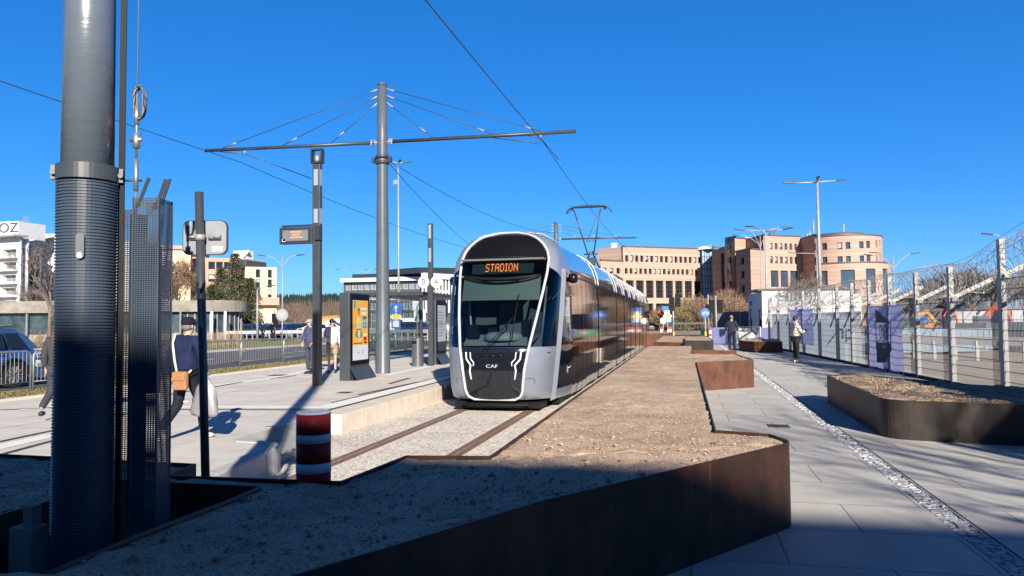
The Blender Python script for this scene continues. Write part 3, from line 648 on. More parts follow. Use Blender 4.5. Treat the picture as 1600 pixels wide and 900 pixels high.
b=MB(); b.bbox((-.75,.75,1.5),(-.5,.9,1.85)); b.bbox((.45,.85,1.6),(.62,.92,1.95)); b.bbox((-.35,1.0,1.55),(-.15,1.1,1.78)); b.build('control_screen',m_black,tram)
b=MB(); b.tube([(.80,1.3,1.4),(.92,1.45,2.7)],.025,6); b.tube([(-.80,1.3,1.4),(-.92,1.45,2.7)],.025,6); b.build('grab_pole',m_rim,tram)
# side camera pods
for s in(1,-1):
    b=MB(); b.tube([(s*1.30,2.10,2.88),(s*1.42,2.03,2.88)],.05,8); b.lathe((s*1.44,2.0,2.78),[(.03,0),(.10,.03),(.12,.12),(.10,.2),(.03,.23)],12); b.build('mirror_camera',m_hdr,tram)
# under-run bumper
b=MB(); b.bbox((-.95,.42,.06),(.95,1.2,.20)); b.tube([(-.72,.34,.15),(-.5,.25,.15),(.5,.25,.15),(.72,.34,.15)],.05,8); b.build('underrun_bar',m_black,tram,bev=.02)
b=MB(); b.bbox((-1.15,1.6,.05),(1.15,41,.22)); b.build('underframe',m_black,tram)
# side modules: breaks between the sections and between the panels
LEN=41.0
breaks=[8.05,14.3,18.0,21.8,25.2,29.0,32.4,36.5]
hS=lin(.20,2.98,10); hR=lin(3.02,3.95,12)
def sidebox(y0,y1,hs,n=3,s=1): return patch(lambda u,h:sd(h,y0+(y1-y0)*u),lin(0,1,n),hs,0,None,s)
edges=[S0]+breaks+[LEN]
for i in range(len(edges)-1):
    a,c=edges[i]+(.10 if i else .0),edges[i+1]-.10
    for s in(1,-1): sidebox(a,c,hR,4,s).build('roof_fairing',m_roof,tram)
    # panels: alternate doors and windows
    L=c-a; n=max(2,round(L/.85)); pw=L/n
    for j in range(n):
        p0=a+j*pw+.022; p1=a+(j+1)*pw-.022
        kind='door_leaf' if (j%4 in(1,2)) else 'side_window'
        for s in(1,-1):
            b=sidebox(p0,p1,lin(.14 if kind=='door_leaf' else .38,2.98,9),2,s)
            b.build(kind,m_sideg,tram)
            if kind=='side_window': b=patch(lambda u,h:sd(h,p0+(p1-p0)*u)+Vector((-.004,0,0)),lin(0,1,2),[.16,.37],0,None,s); b.build('skirt_panel',m_gloss,tram)
# dark inner body behind the glazing so the gaps read as shadow
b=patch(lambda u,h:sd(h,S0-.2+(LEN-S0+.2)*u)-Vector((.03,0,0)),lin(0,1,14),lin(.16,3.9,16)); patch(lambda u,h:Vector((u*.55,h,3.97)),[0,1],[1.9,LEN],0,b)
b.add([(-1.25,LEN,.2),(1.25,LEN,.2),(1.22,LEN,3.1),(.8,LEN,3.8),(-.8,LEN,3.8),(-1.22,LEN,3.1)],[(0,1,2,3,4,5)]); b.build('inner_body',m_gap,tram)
b=MB(); patch(lambda u,h:sd(h,S0+(LEN-S0)*u)+Vector((.003,0,0)),lin(0,1,14),[2.985,3.015],0,b); b.build('cantrail',m_gap,tram)
for y in breaks:
    
    for s in(1,-1): b=MB(); b.tube([Vector((p.x*s,p.y,p.z)) for p in [sd(h,y)+Vector((.03,0,.01)) for h in lin(2.98,4.0,14)]],.024,8); b.build('roof_hoop',m_rim,tram)
    for s in(1,-1): patch(lambda u,h:sd(h,y-.06+.12*u)+Vector((.012,0,0)),[0,1],lin(.12,2.98,6),0,None,s).build('articulation_gap',m_gap,tram)
for s in(1,-1): b=MB(); b.tube([(s*.35,1.85,4.0),(s*.75,1.95,3.95),(s*1.10,2.25,3.75)],.012,5); b.build('roof_handrail',m_rim,tram)
# white tour lettering on the black cab panel
b=MB(); p=sidep(.55,.85); b.ball(p+Vector((.01,0,0)),.035,0,8,(.2,1,1)); b.ball(p+Vector((.012,0,-.08)),.05,0,8,(.15,.5,1.3)); b.tube([p+Vector((.012,.12,-.02)),p+Vector((.02,.55,-.0))],.014,5)
b.build('side_emblem',m_rim,tram)
# pantograph
py=17.0
pg=MB(); pg.bbox((-.35,py-.5,3.98),(.35,py+.9,4.12)); pg.bbox((-.18,py-.15,4.1),(.18,py+.15,4.62)); pg.tube([(-.35,py+.6,4.1),(-.05,py+.1,4.9)],.04,6); pg.tube([(.35,py+.6,4.1),(.05,py+.1,4.9)],.04,6)
pan=pg.build('pantograph',m_anth,tram)
pg=MB(); zt=6.83; pg.tube([(-.12,py,4.75),(-.66,py-.4,zt-.12)],.032,6); pg.tube([(.12,py,4.75),(.50,py-.4,zt-.12)],.032,6); pg.tube([(-.2,py-.08,5.35),(.2,py-.08,5.35)],.018,6); pg.tube([(-.12,py-.05,5.38),(.42,py-.38,zt-.2)],.01,5); pg.tube([(-.3,py,4.78),(.3,py,4.78)],.03,6)
pg.build('upper_arm',m_anth,pan)
pg=MB()
for dy in(-.55,-.25): pg.tube([(-.98,py+dy,zt-.28),(-.85,py+dy,zt-.12),(-.65,py+dy,zt-.03),(0,py+dy,zt),(.65,py+dy,zt-.03),(.85,py+dy,zt-.12),(.98,py+dy,zt-.28)],.022,6)
pg.bbox((-.62,py-.56,zt-.06),(.62,py-.24,zt-.03)); pg.bbox((-.78,py-.5,zt-.16),(-.68,py-.3,zt-.04)); pg.bbox((.62,py-.5,zt-.16),(.74,py-.3,zt-.04)); pg.build('collector_head',m_dark,pan)
pg=MB(); pg.bbox((-.8,20,3.95),(.8,24,4.06)); pg.build('roof_box',m_anth,tram)
# ================================================================== FOREGROUND MAST, TENSION GEAR, GUARD
mx,my=-2.90,3.09
t=thing('catenary_mast','thick glossy grey foreground mast with a ribbed plastic sleeve on its lower half','mast',(mx,my,0))
b=MB(); b.lathe((0,0,0),[(.120,2.30),(.117,3.2),(.112,6),(.10,8.6)],40); b.build('mast_tube',m_mast,t)
prof=[]; z=-.34
while z<2.30: prof+= [(.1315,z),(.138,z+.003),(.138,z+.0085),(.1315,z+.0115)]; z+=.0155
b=MB(); b.lathe((0,0,0),prof,44,smooth=False,cap=False); b.build('ribbed_sleeve',m_sleeve,t)
b=MB(); b.lathe((0,0,0),[(.134,2.315),(.141,2.315),(.141,2.39),(.134,2.39)],40,smooth=False)
fd=Vector((.58,-.81,0)); sdv=Vector((.81,.58,0))
for s in(-1,1):
    c=sdv*s*.148; b.box((c.x,c.y,2.353),(.022,.035,.07),0,math.atan2(sdv.y,sdv.x))
    b.tube([(c.x-fd.x*-.02,c.y-fd.y*-.02,2.35),(c.x+fd.x*.035,c.y+fd.y*.035,2.35)],.013,6)
b.build('clamp_band',mat('band_steel',(.05,.058,.07),.4,.0,.5),t)
ang=math.atan2(-.81,.58)-.06
b=MB(); c=Vector((math.cos(ang),math.sin(ang),0))*.139
def capsule(b,c,w,h,d,rz,n=8):
    pts=[]
    for k in range(n+1): a=PI*k/n; pts.append((w/2*math.cos(a),h/2-w/2+w/2*math.sin(a)))
    for k in range(n+1): a=PI+PI*k/n; pts.append((w/2*math.cos(a),-h/2+w/2+w/2*math.sin(a)))
    M=Matrix.Rotation(rz,3,'Z'); vs=[Vector(c)+M@Vector((x,-d,z)) for x,z in pts]+[Vector(c)+M@Vector((x,d,z)) for x,z in pts]; N=len(pts)
    b.add(vs,[tuple(range(N)),tuple(range(2*N-1,N-1,-1))]+[(i,N+i,N+(i+1)%N,(i+1)%N) for i in range(N)])
capsule(b,(c.x,c.y,1.98),.036,.125,.012,ang+PI/2); pl=b.build('inspection_cover',m_sleeve,t)
b=MB(); cc=c*1.08; capsule(b,(cc.x,cc.y,1.935),.022,.03,.006,ang+PI/2); b.build('cover_badge',m_white,pl)
b=MB(); b.box((sdv.x*.150-fd.x*.02,sdv.y*.150-fd.y*.02,4.5),(.028,.03,9.6),0,math.atan2(sdv.y,sdv.x)); b.build('cable_duct',m_black,t)
# guard cage
rt=(CM@Vector((1,0,0))); rt.z=0; rt.normalize(); fw=Vector((-rt.y,rt.x,0))
g0=D(206,480,3.70); g0.z=0
t=thing('tension_guard','tall dark perforated guard cage standing right against the foreground mast','guard cage',g0,math.atan2(rt.y,rt.x))
def meshface(b,p,ux,W,z0,z1,px=.0125,pz=.0105,bw=.0035):
    ux=Vector(ux); n=int(W/px); k=int((z1-z0)/pz)
    for i in range(n+1):
        q=Vector(p)+ux*(W*i/n); b.box((q.x,q.y,(z0+z1)/2),(bw,.002,z1-z0),0,math.atan2(ux.y,ux.x))
    for j in range(k+1):
        z=z0+(z1-z0)*j/k; q=Vector(p)+ux*W/2; b.box((q.x,q.y,z+(.0)),(W,.0025,.0052),0,math.atan2(ux.y,ux.x))
WD=.128
b=MB(); meshface(b,(0,0,0),(1,0,0),WD,-.3,2.235); o=b.build('mesh_panel',m_sleeve,t); 
b=MB(); meshface(b,(WD,0,0),(0,1,0),.15,-.3,2.235); b.build('mesh_panel',m_sleeve,t)
b=MB(); meshface(b,(0,.15,0),(1,0,0),WD,-.3,2.235); b.build('mesh_panel',m_sleeve,t)
b=MB(); meshface(b,(-.068,.03,0),(1,0,0),.066,-.3,2.18); b.build('mesh_panel',m_dark,t)
b=MB()
for (x,y) in((0,0),(WD,0),(WD,.15),(0,.15)): b.box((x,y,.965),(.007,.007,2.55),0)
b.build('corner_frame',m_sleeve,t)
b=MB(); b.bbox((-.068,.10,.62),(-.004,.16,2.17)); b.bbox((.01,.09,1.25),(.09,.12,2.0)); b.build('backing_plate',m_black,t)
b=MB()
for (x,y,dx,dz,zz) in((.025,.0,.05,.13,2.20),(.115,.0,.045,.13,2.19),(.08,.14,.03,.09,2.24)): b=MB(); b.box((x+dx/2,y,zz+dz/2),(.016,.006,.16),0,rot=Matrix.Rotation(math.atan2(dx,dz),3,'Y')); b.build('lug',m_dark,t)
# tension rod and coil
q=D(213,250,3.78); 
t=thing('tension_cable','taut steel anchor cable with turnbuckle and a coiled spare loop, dropping into the guard cage','cable',(q.x,q.y,0))
tp=Vector((-.05,.10,8.4))
b=MB(); b.tube([(0,0,2.78),tp],.0035,6); b.build('cable',m_galvw,t)
b=MB(); b.tube([(0,0,1.4),(0,0,2.36)],.007,8); b.tube([(0,0,2.28),(0,0,2.44)],.012,8); b.tube([(0,0,2.44),(0,0,2.78)],.0065,8); b.tube([(-.035,0,2.545),(.035,0,2.545)],.011,8); b.tube([(0,0,2.50),(0,0,2.58)],.018,8); b.tube([(0,0,2.62),(0,0,2.72)],.012,8); b.build('turnbuckle',m_galv,t)
b=MB(); rg=random.Random(2)
for k in range(7):
    pts=[]; ex=rg.uniform(.022,.032); ez=rg.uniform(.075,.09); ph=rg.uniform(0,6)
    for i in range(28):
        a=2*PI*i/28; v=rt*(ex*math.cos(a)+.012)+fw*(.012*math.sin(a*2+ph)+rg.uniform(-.002,.002)); pts.append((v.x,v.y,2.735+ez*math.sin(a)))
    b.tube(pts,.0042,6,closed=True)
b.build('spare_coil',mat('coil_steel',(.13,.13,.135),.45,.5),t)
b=MB(); v=-rt; b.tube([(v.x*.13,v.y*.13,2.335),(rt.x*.03,rt.y*.03,2.335)],.006,6); b.build('guide_bracket',m_dark,t)
# ================================================================== SIGN POST, BOLLARD
p=D(321,742,4.8)
t=thing('sign_post','leaning dark sign post with a small rounded grey plate seen from behind','sign post',(p.x,p.y,0))
lean=D(311,300,4.8)-Vector((p.x,p.y,p.z)); lean=lean/(D(311,300,4.8).z-p.z)
def L(z): return Vector((lean.x*(z-p.z),lean.y*(z-p.z),z))
ztop=D(311,300,4.8).z
b=MB(); b.tube([L(-.34),L(ztop)],.027,16); b.build('pole',m_anth,t)
zc=D(320,370,4.8).z
c=L(zc)+fw*.045+rt*.012; W,H,r_=.295,.228,.045
pts=[]
for (cx,cz,a0) in((W/2-r_,H/2-r_,0),(-W/2+r_,H/2-r_,90),(-W/2+r_,-H/2+r_,180),(W/2-r_,-H/2+r_,270)):
    for k in range(7): a=R(a0+15*k); pts.append((cx+r_*math.cos(a),cz+r_*math.sin(a)))
def plateb(b,c,pts,d0,d1,mi=0,s=1):
    N=len(pts); vs=[c+rt*x*s+fw*d0+Vector((0,0,z*s)) for x,z in pts]+[c+rt*x*s+fw*d1+Vector((0,0,z*s)) for x,z in pts]
    b.add(vs,[tuple(range(N)),tuple(range(2*N-1,N-1,-1))]+[(i,N+i,N+(i+1)%N,(i+1)%N) for i in range(N)],mi)
b=MB(); plateb(b,c,pts,.004,.02,0,1.0); sp=b.build('sign_plate_rim',m_dark,t)
b=MB(); plateb(b,c,pts,0,.0035,0,.955); b.build('sign_plate_back',mat('grey_sheet_back',(.24,.26,.29),.6,.0,.3,var=.08,vs=8),sp)
b=MB(); 
for s,l in((-1,.09),(1,.11)): b.tube([c+rt*(s*.03)-fw*.012,c+rt*(s*l)-fw*.012],.016,8); b.tube([c+rt*(s*l*.6)-fw*.03,c+rt*(s*l)-fw*.03],.006,6)
b.lathe(L(zc-.022),[(.028,0),(.032,0),(.032,.036),(.028,.036)],16); b.build('clamp',m_galvw,t)
b=MB(); plateb(b,c+rt*.085-Vector((0,0,.075)),[(-.035,-.017),(.035,-.017),(.035,.017),(-.035,.017)],-.004,-.002); st=b.build('sticker',m_white,sp)
bp=D(490,700,4.60); 
t=thing('bollard','round dark red bollard with two reflective white bands standing between the rails','bollard',(bp.x,bp.y,-.33))
rb=26.5/F*4.60
m_bred=mat('bollard_red',(.22,.012,.014),.6,0,.25,var=.1,vs=8); m_bwh=mat('reflective_band',(.45,.50,.58),.55,.0,.3)
ztb=D(490,643,4.60).z+.33; zz=[0,ztb-.61,ztb-.50,ztb-.235,ztb-.18]
def hgt(y): return D(490,y,4.60).z+.33
b=MB()
for a,c_ in((0,hgt(736)),(hgt(721),hgt(690)),(hgt(677),ztb-.012)): b.lathe((0,0,0),[(rb,a),(rb,c_)],32)
b.build('post',m_bred,t)
for a,c_ in((hgt(736),hgt(721)),(hgt(690),hgt(677))): b=MB(); b.lathe((0,0,0),[(rb+.0015,a),(rb+.0015,c_)],32); b.build('reflective_band',m_bwh,t)
b=MB(); b.lathe((0,0,0),[(rb,ztb-.012),(rb-.004,ztb),(rb-.03,ztb+.001),(.001,ztb-.004)],32); b.build('cap',m_bwh,t)
# ================================================================== PLATFORM FURNITURE
# information column
X0,Y0=-9.22,17.36
t=thing('information_column','square anthracite platform column with camera frame on top and departure board','information column',(X0,Y0,0))
A=math.atan2(rt.y,rt.x)
b=MB(); b.box((0,0,2.85),(.20,.16,5.7),0); b.build('column',m_anth,t,bev=.008)
b=MB()
for z,h in((5.35,.42),(4.35,.40)): b.box((.103,-.0,z),(.006,.12,h),0)
b.box((0.0,-.083,5.35),(.12,.006,.42),0); b.box((0.0,-.083,4.35),(.12,.006,.36),0)
b.build('light_panel',mat('light_diffuser',(.26,.31,.37),.3),t)
b=MB(); z0,z1=5.72,6.10
for x in(-.14,.14): b.box((x,0,(z0+z1)/2),(.035,.16,z1-z0))
for z in(z0+.017,z1-.017): b.box((0,0,z),(.245,.16,.034))
fr=b.build('camera_frame',m_dark,t)
b=MB(); b.lathe((0,-.01,5.75),[(.05,0),(.08,.04),(.08,.12),(.065,.17),(.02,.2)],16); b.build('camera',m_galv,fr)
b=MB(); b.box((-.57,0,3.86),(.92,.20,.42)); bd=b.build('departure_board',m_dark,t,bev=.01)
b=MB(); b.box((-.57,-.105,3.86),(.72,.008,.28)); b.build('board_screen',mat('board_screen_glass',(.16,.17,.19),.12),bd)
b=MB()
for k,(x0,x1) in enumerate(((-.70,-.40),(-.66,-.44),(-.70,-.36))): b.box(((x0+x1)/2,-.112,3.95-k*.07),(x1-x0,.003,.022))
b.build('departure_lines',m_amber,bd)
b=MB(); b.box((-.55,0,4.12),(.9,.06,.05)); b.box((-.95,0,4.09),(.05,.05,.08)); b.box((.06,-.06,3.9),(.14,.16,.36)); b.build('board_bracket',m_dark,t)
b=MB(); b.box((-.90,-.106,3.74),(.09,.006,.07)); b.build('board_label',m_white,bd)
# advertising totem
def totem(label,x,y,rz,poster,w=1.30,h=2.42,d=.30):
    t=thing('advertising_totem',label,'totem',(x,y,0),rz)
    b=MB(); b.prism([(-w/2,-d/2),(w/2,-d/2),(w/2,d/2),(-w/2,d/2)],.0,h); b.build('case',m_anth,t,bev=.02)
    b=MB(); b.prism([(-w/2+.02,-d/2-.20),(w/2+.05,-d/2-.20),(w/2+.05,-d/2-.001),(-w/2+.02,-d/2-.001)],.0,.02)
    b.add([(-w/2+.02,-d/2-.20,.02),(w/2+.06,-d/2-.20,.02),(w/2-.0,-d/2-.004,.36),(-w/2+.02,-d/2-.004,.36)],[(0,1,2,3)])
    b.add([(w/2+.06,-d/2-.20,.02),(w/2+.06,-d/2-.004,.02),(w/2,-d/2-.004,.36)],[(0,1,2)]); b.build('plinth',m_anth,t)
    b=MB(); b.bbox((-w/2+.07,-d/2-.018,.42),(w/2-.03,-d/2-.002,h-.03)); fr=b.build('frame',m_hdr,t)
    return t,fr,-d/2-.022
tx,ty=-9.15,19.42
t,fr,yf0=totem('anthracite advertising totem with an orange poster on the platform left of the mast',tx,ty,R(90),1)
pw0,pw1,pz0,pz1=-.50,.52,.54,2.22
def rect(b,x0,z0,x1,z1,y,mi=0): b.quad((x0,y,z0),(x1,y,z0),(x1,y,z1),(x0,y,z1),mi)
po=MB(); rect(po,pw0,.96,pw1,pz1,yf0-.002,0); rect(po,pw0,pz0,pw1,.959,yf0-.002,1)
pm=[mat('poster_orange',(.82,.42,.06),.35),mat('poster_pale',(.62,.66,.74),.35),mat('poster_blue',(.05,.38,.55),.35),m_white,mat('poster_skin',(.5,.28,.18),.4),mat('poster_green',(.62,.68,.12),.4),mat('poster_jeans',(.12,.16,.25),.5),m_black,m_red]
poster=po.build('poster',pm,fr)
b=MB(); y=yf0-.005
rect(b,pw0+.06,pz1-.24,pw0+.20,pz1-.02,y,2)
for k,(a,c) in enumerate(((-.02,.42),(.04,.42),(.12,.42))): rect(b,a,pz1-.28-k*.13,c,pz1-.20-k*.13,y,3)
rect(b,.14,1.40,.44,1.76,y,3)
for i in range(2):
    for j in range(3): rect(b,.16+i*.14,1.42+j*.11,.28+i*.14,1.51+j*.11,y-.002,2)
rect(b,.20,1.20,.40,1.28,y,3); rect(b,.20,1.08,.42,1.18,y,8); rect(b,.24,1.0,.42,1.05,y,7)
rect(b,pw0+.05,1.0,.15,1.02,y,7)
# seated figure of the advert (flat print)
def poly(b,pts,y,mi): b.add([(x,y,z) for x,z in pts],[tuple(range(len(pts)))],mi)
def disc(b,cx,cz,rx,rz,y,mi): poly(b,[(cx+rx*math.cos(2*PI*k/20),cz+rz*math.sin(2*PI*k/20)) for k in range(20)],y,mi)
disc(b,-.10,1.90,.065,.10,y,7); disc(b,-.10,1.88,.045,.065,y-.002,4); poly(b,[(-.20,1.72),(-.02,1.72),(.06,1.42),(-.26,1.42)],y,3)
poly(b,[(-.18,1.68),(-.05,1.70),(.0,1.50),(-.2,1.48)],y-.002,5); poly(b,[(-.24,1.42),(.04,1.42),(.12,1.22),(-.0,1.10),(-.14,1.12),(-.34,1.24)],y,6); poly(b,[(-.20,1.38),(.0,1.38),(-.02,1.18),(-.18,1.20)],y-.002,5)
poly(b,[(-.16,1.18),(-.08,1.18),(-.06,1.06),(-.14,1.08)],y-.003,3); poly(b,[(.02,1.16),(.10,1.2),(-.0,1.06),(-.06,1.1)],y-.003,3)
disc(b,-.14,.75,.05,.02,y,2); disc(b,.0,.75,.035,.035,y,3); disc(b,.16,.76,.045,.06,y,6); disc(b,.155,.76,.033,.045,y-.002,1)
b.build('poster_print',pm,poster)
t,fr,yf0=totem('second grey totem with a pale timetable beside the shelter, next to the tram',-9.12,26.5,R(90),0,1.2,2.42,.30)
po=MB(); rect(po,-.46,.85,.48,2.2,yf0-.002,0); rect(po,-.46,.5,.48,.849,yf0-.002,1); q=po.build('timetable',[mat('timetable_pale',(.46,.50,.60),.3),mat('timetable_dark',(.05,.06,.09),.3)],fr)
b=MB()
for k in range(9): rect(b,-.38,1.05+k*.11,.1+.06*((k*7)%5),1.075+k*.11,yf0-.005)
b.build('timetable_lines',pm[6],q)
# litter bin
t=thing('litter_bin','cylindrical brushed steel litter bin with a slanted lid, beside the second totem','litter bin',(-9.40,25.15,0))
b=MB(); b.lathe((0,0,0),[(.20,0),(.20,.06),(.215,.07),(.215,.30),(.222,.31),(.222,.33),(.215,.34),(.215,.66),(.222,.67),(.222,.69),(.215,.70),(.215,.80)],28,smooth=False)
m_bin=mat('brushed_steel_bin',(.26,.27,.29),.3,.8,.5,var=.15,vs=6,stretch=(8,8,.6)); bn=b.build('bin_body',m_bin,t)
b=MB(); n=28; vs=[]
for zf in(0,1):
    for k in range(n): a=2*PI*k/n; x,y=.218*math.cos(a),.218*math.sin(a); vs.append((x,y,.80 if zf==0 else .98+x*.35))
b.add(vs,[(k,(k+1)%n,n+(k+1)%n,n+k) for k in range(n)]+[tuple(range(n,2*n))],0,False); b.build('lid',m_bin,t)
b=MB(); c=Vector((-.05,-.212,.86)); b.box(c,(.17,.03,.10)); b.build('opening',m_black,t)
# platform name post with the B and A discs
t=thing('platform_post','slim anthracite platform post with white B and A discs, beside the tram','platform post',(-8.95,25.3,0))
b=MB(); b.box((0,0,2.55),(.17,.15,5.2),0); b.build('column',m_anth,t,bev=.006)
b=MB(); b.box((.0,-.078,4.85),(.09,.005,.5)); b.box((.0,-.078,4.0),(.09,.005,.5)); b.build('light_panel',MATS['light_diffuser'],t)
for s,ch in((-1,'B'),(1,'A')):
    b=MB(); c=Vector((s*.24,-.09,3.02)); n=24
    vs=[c+Vector((.21*math.cos(2*PI*k/n),0,.21*math.sin(2*PI*k/n))) for k in range(n)]+[c+Vector((.21*math.cos(2*PI*k/n),.03,.21*math.sin(2*PI*k/n))) for k in range(n)]
    b.add(vs,[tuple(range(n)),tuple(range(2*n-1,n-1,-1))]+[(i,n+i,n+(i+1)%n,(i+1)%n) for i in range(n)]); o=b.build('letter_disc',m_white,t)
    text_mesh('disc_letter',ch,.30,m_anth,o,c+Vector((0,-.008,0)),(1,0,0),(0,0,1),.001)
# shelter
t=thing('tram_shelter','grey tram shelter frame with a curved flat roof behind the bin and the second totem','shelter',(-11.4,27.5,0))
b=MB(); pts=[(-1.2,0,2.75),(-1.2,5.4,2.75),(1.0,5.4,2.75),(1.0,0,2.75)]
b.bbox((-1.2,0,2.62),(1.4,6.5,2.78)); b.build('roof',m_anth,t,bev=.05)
for (x,y) in((-1.1,.2),(-1.1,6.3),(1.2,.2),(1.2,6.3)): b=MB(); b.bbox((x-.05,y-.05,0),(x+.05,y+.05,2.62)); b.build('post',m_anth,t)
b=MB(); b.bbox((-1.1,.3,.3),(-1.08,6.2,2.5)); b.build('glass_wall',glass('shelter_glass',(.8,.86,.86)),t)
b=MB(); b.bbox((-1.0,1.5,.42),(-.55,5.2,.47)); b.bbox((-.9,1.7,0),(-.8,1.8,.42)); b.bbox((-.9,4.9,0),(-.8,5.0,.42)); b.build('bench',m_dark,t)
# ================================================================== OVERHEAD LINE
MX,MY=-9.27,21.7
def ohmast(label,x,y,xl,xr,zt,r0,rr1):
    t=thing('overhead_mast',label,'mast',(x,y,0),0,None)
    b=MB(); b.lathe((0,0,0),[(r0,0),(r0*.98,.01),(r0*.87,3.0),(rr1*1.08,7.3),(rr1,zt)],24); b.lathe((0,0,zt),[(rr1+.01,0),(rr1+.01,.06),(.01,.07)],16); b.build('pole',mat('mast_paint_dark',(.085,.10,.12),.4,0,.4,var=.1,vs=3),t)
    b=MB()
    for z in(6.6,6.78): b.lathe((0,0,z),[(rr1*1.25,0),(rr1*1.45,.0),(rr1*1.45,.08),(rr1*1.25,.08)],20)
    for s in(-1,1): b.box((s*.27,-.02,6.73),(.10,.14,.16))
    b.build('clamp',m_anth,t)
    b=MB(); b.tube([(-.30,-.02,7.3),(xl-x,-.02,7.43)],.055,10); b.build('boom',m_anth,t)
    b=MB(); b.tube([(.30,-.02,7.3),(xr-x,-.02,7.22)],.055,10); b.build('boom',m_anth,t)
    b=MB()
    for s in(-1,1): b.tube([(s*.12,-.02,7.3),(s*.36,-.02,7.3)],.03,8); b.box((s*.34,-.02,7.3),(.05,.12,.16)); b.tube([(s*.2,-.02,7.2),(s*.26,-.02,7.4)],.02,6)
    b.build('boom_joint',m_galvw,t)
    for s,ends in((-1,(xl-x+.65,xl-x+2.9,-1.75)),(1,(xr-x-1.05,xr-x-2.55,1.70))):
        for k,e in enumerate(ends):
            zb=7.3+(.13 if s<0 else -.08)*abs(e)/abs((xl if s<0 else xr)-x)+.06
            b=MB(); b.tube([(s*.16,-.02,zt-.12-.22*k),(e,-.02,zb)],.012,5)
            q=Vector((s*.16,-.02,zt-.12-.22*k)); w_=Vector((e,-.02,zb)); d=(w_-q).normalized()
            b.tube([q,q+d*.28],.024,6,1); b.tube([w_-d*.55,w_-d*.3],.024,6,1)
            b.build('stay',[m_wire,m_galvw],t)
    return t
t=ohmast('tall tapered grey mast with two cable-stayed horizontal booms standing on the platform',MX,MY,-15.65,-3.08,9.12,.235,.15)
def arm(t,x,xw,zw,y):                            # registration arms under a boom at mast-local x
    b=MB(); b.tube([(x,-.02,7.28),(x,-.02,7.12)],.02,6,1); b.tube([(x,-.02,7.14),(xw+.18,-.35,zw+.05)],.014,5); b.tube([(x+.0,-.02,7.14),(xw-.35,.35,zw+.28)],.010,5); b.build('registration_arm',[m_anth,m_galvw],t)
b=MB(); b.tube([(-14.16-MX,-.02,7.4),(-14.16-MX,-.02,7.2)],.025,6,1); b.tube([(-14.16-MX,-.02,7.22),(-12.6-MX,1.6,6.62)],.014,5); b.tube([(-13.3-MX,-.02,7.4),(-14.1-MX,-1.2,7.0)],.012,5); b.tube([(-14.16-MX,-.02,7.22),(-15.1-MX,-.02,7.36)],.011,5); b.build('registration_arm',[m_anth,m_galvw],t)
b=MB(); b.tube([(-4.15-MX,-.02,7.25),(-4.15-MX,-.02,7.08)],.025,6,1); b.tube([(-4.15-MX,-.02,7.08),(-3.95-MX,2.0,6.85)],.014,5); b.tube([(-5.9-MX,-.02,7.25),(-4.1-MX,-.25,6.85)],.014,5); b.tube([(-4.15-MX,-.02,7.08),(-4.75-MX,-.02,7.24)],.011,5); b.build('registration_arm',[m_anth,m_galvw],t)
t=ohmast('farther mast with its booms showing above the tram roof behind the first one',-8.8,51.3,-14.0,-3.2,8.45,.22,.14)
def wire(label,pts,r=.011,name='overhead_wire',m=None):
    b=MB(); b.tube(pts,r,5); return tag(b.build(name,m or m_wire),label,'overhead wire')
def sag(a,c,s,n=14):
    a,c=Vector(a),Vector(c); out=[]
    for i in range(n+1): u=i/n; q=a.lerp(c,u); q.z-=s*4*u*(1-u); out.append(q)
    return out
wire('contact wire over the tram, running from the upper edge down to the pantograph',sag((-4.0,-12,7.0),(-4.0,21.5,6.86),.12)+sag((-4.0,21.5,6.86),(-4.0,51.3,6.62),.30)[1:]+[Vector((-4.0,90,6.5))],.012)
wire('long wire on the left crossing behind the foreground mast and under the left boom end',sag((-13.9,-8,6.9),(-14.05,21.3,6.86),.12)+sag((-14.05,21.3,6.86),(-14.05,51,6.55),.3)[1:]+[Vector((-14.05,90,6.5))],.012)
wire('thin feeder wire leaving the mast collar down to the tram roof end',sag((-9.0,21.7,6.66),(-8.6,51.1,7.75),.6),.011,'feeder_wire')
wire('second feeder wire leaving the mast collar steeply behind the platform post',sag((-9.05,21.7,6.62),(-12.5,50,5.6),.5),.011,'feeder_wire')
# ================================================================== RIGHT-HAND MESH FENCE
fx=lambda y:5.98-.0701*(y-19.4)
posts=[-1.5,1.2,3.9,6.6,9.2,11.8,14.25,16.75,19.2,21.3,23.35,25.2,27.05,28.9,31.5,34.3,37.1,39.9,42.5]
def mtop(y): return 1.99 if y>18 else (2.38 if y>15.5 else 2.38+min(1.3,(15.5-y)*.1))
t=thing('mesh_fence','long galvanised mesh fence topped with coiled razor wire, right of the path','fence',(0,0,0))
b_post=None
fa=math.atan2(-.0701,1)
for i,y in enumerate(posts):
    x=fx(y); H=mtop(y+.1); ext=.76
    b=MB(); b.box((x+.05,y,(H+ext-.1)/2),(.10,.19,H+ext+.1),0,-.07)
    b.box((x+.0,y-.02,H*.5),(.03,.24,H),0,-.07)
    b.build('post',m_galvw,t,bev=.006)
    if y>0:
        b=MB(); b.bar((x+.05,y,H+.02),(x+.95,y+.05,H+.46),.07,.09); b.build('slanted_arm',m_galvw,t)
        b=MB(); b.bar((x+.08,y+.05,H-.02),(x+.04,y+1.35,H-.75),.04,.05); b.build('brace',m_anth,t)
        b=MB(); b.box((x+.10,y,H+.0),(.12,.42,.09),0,-.07); b.build('clamp',m_galvw,t)
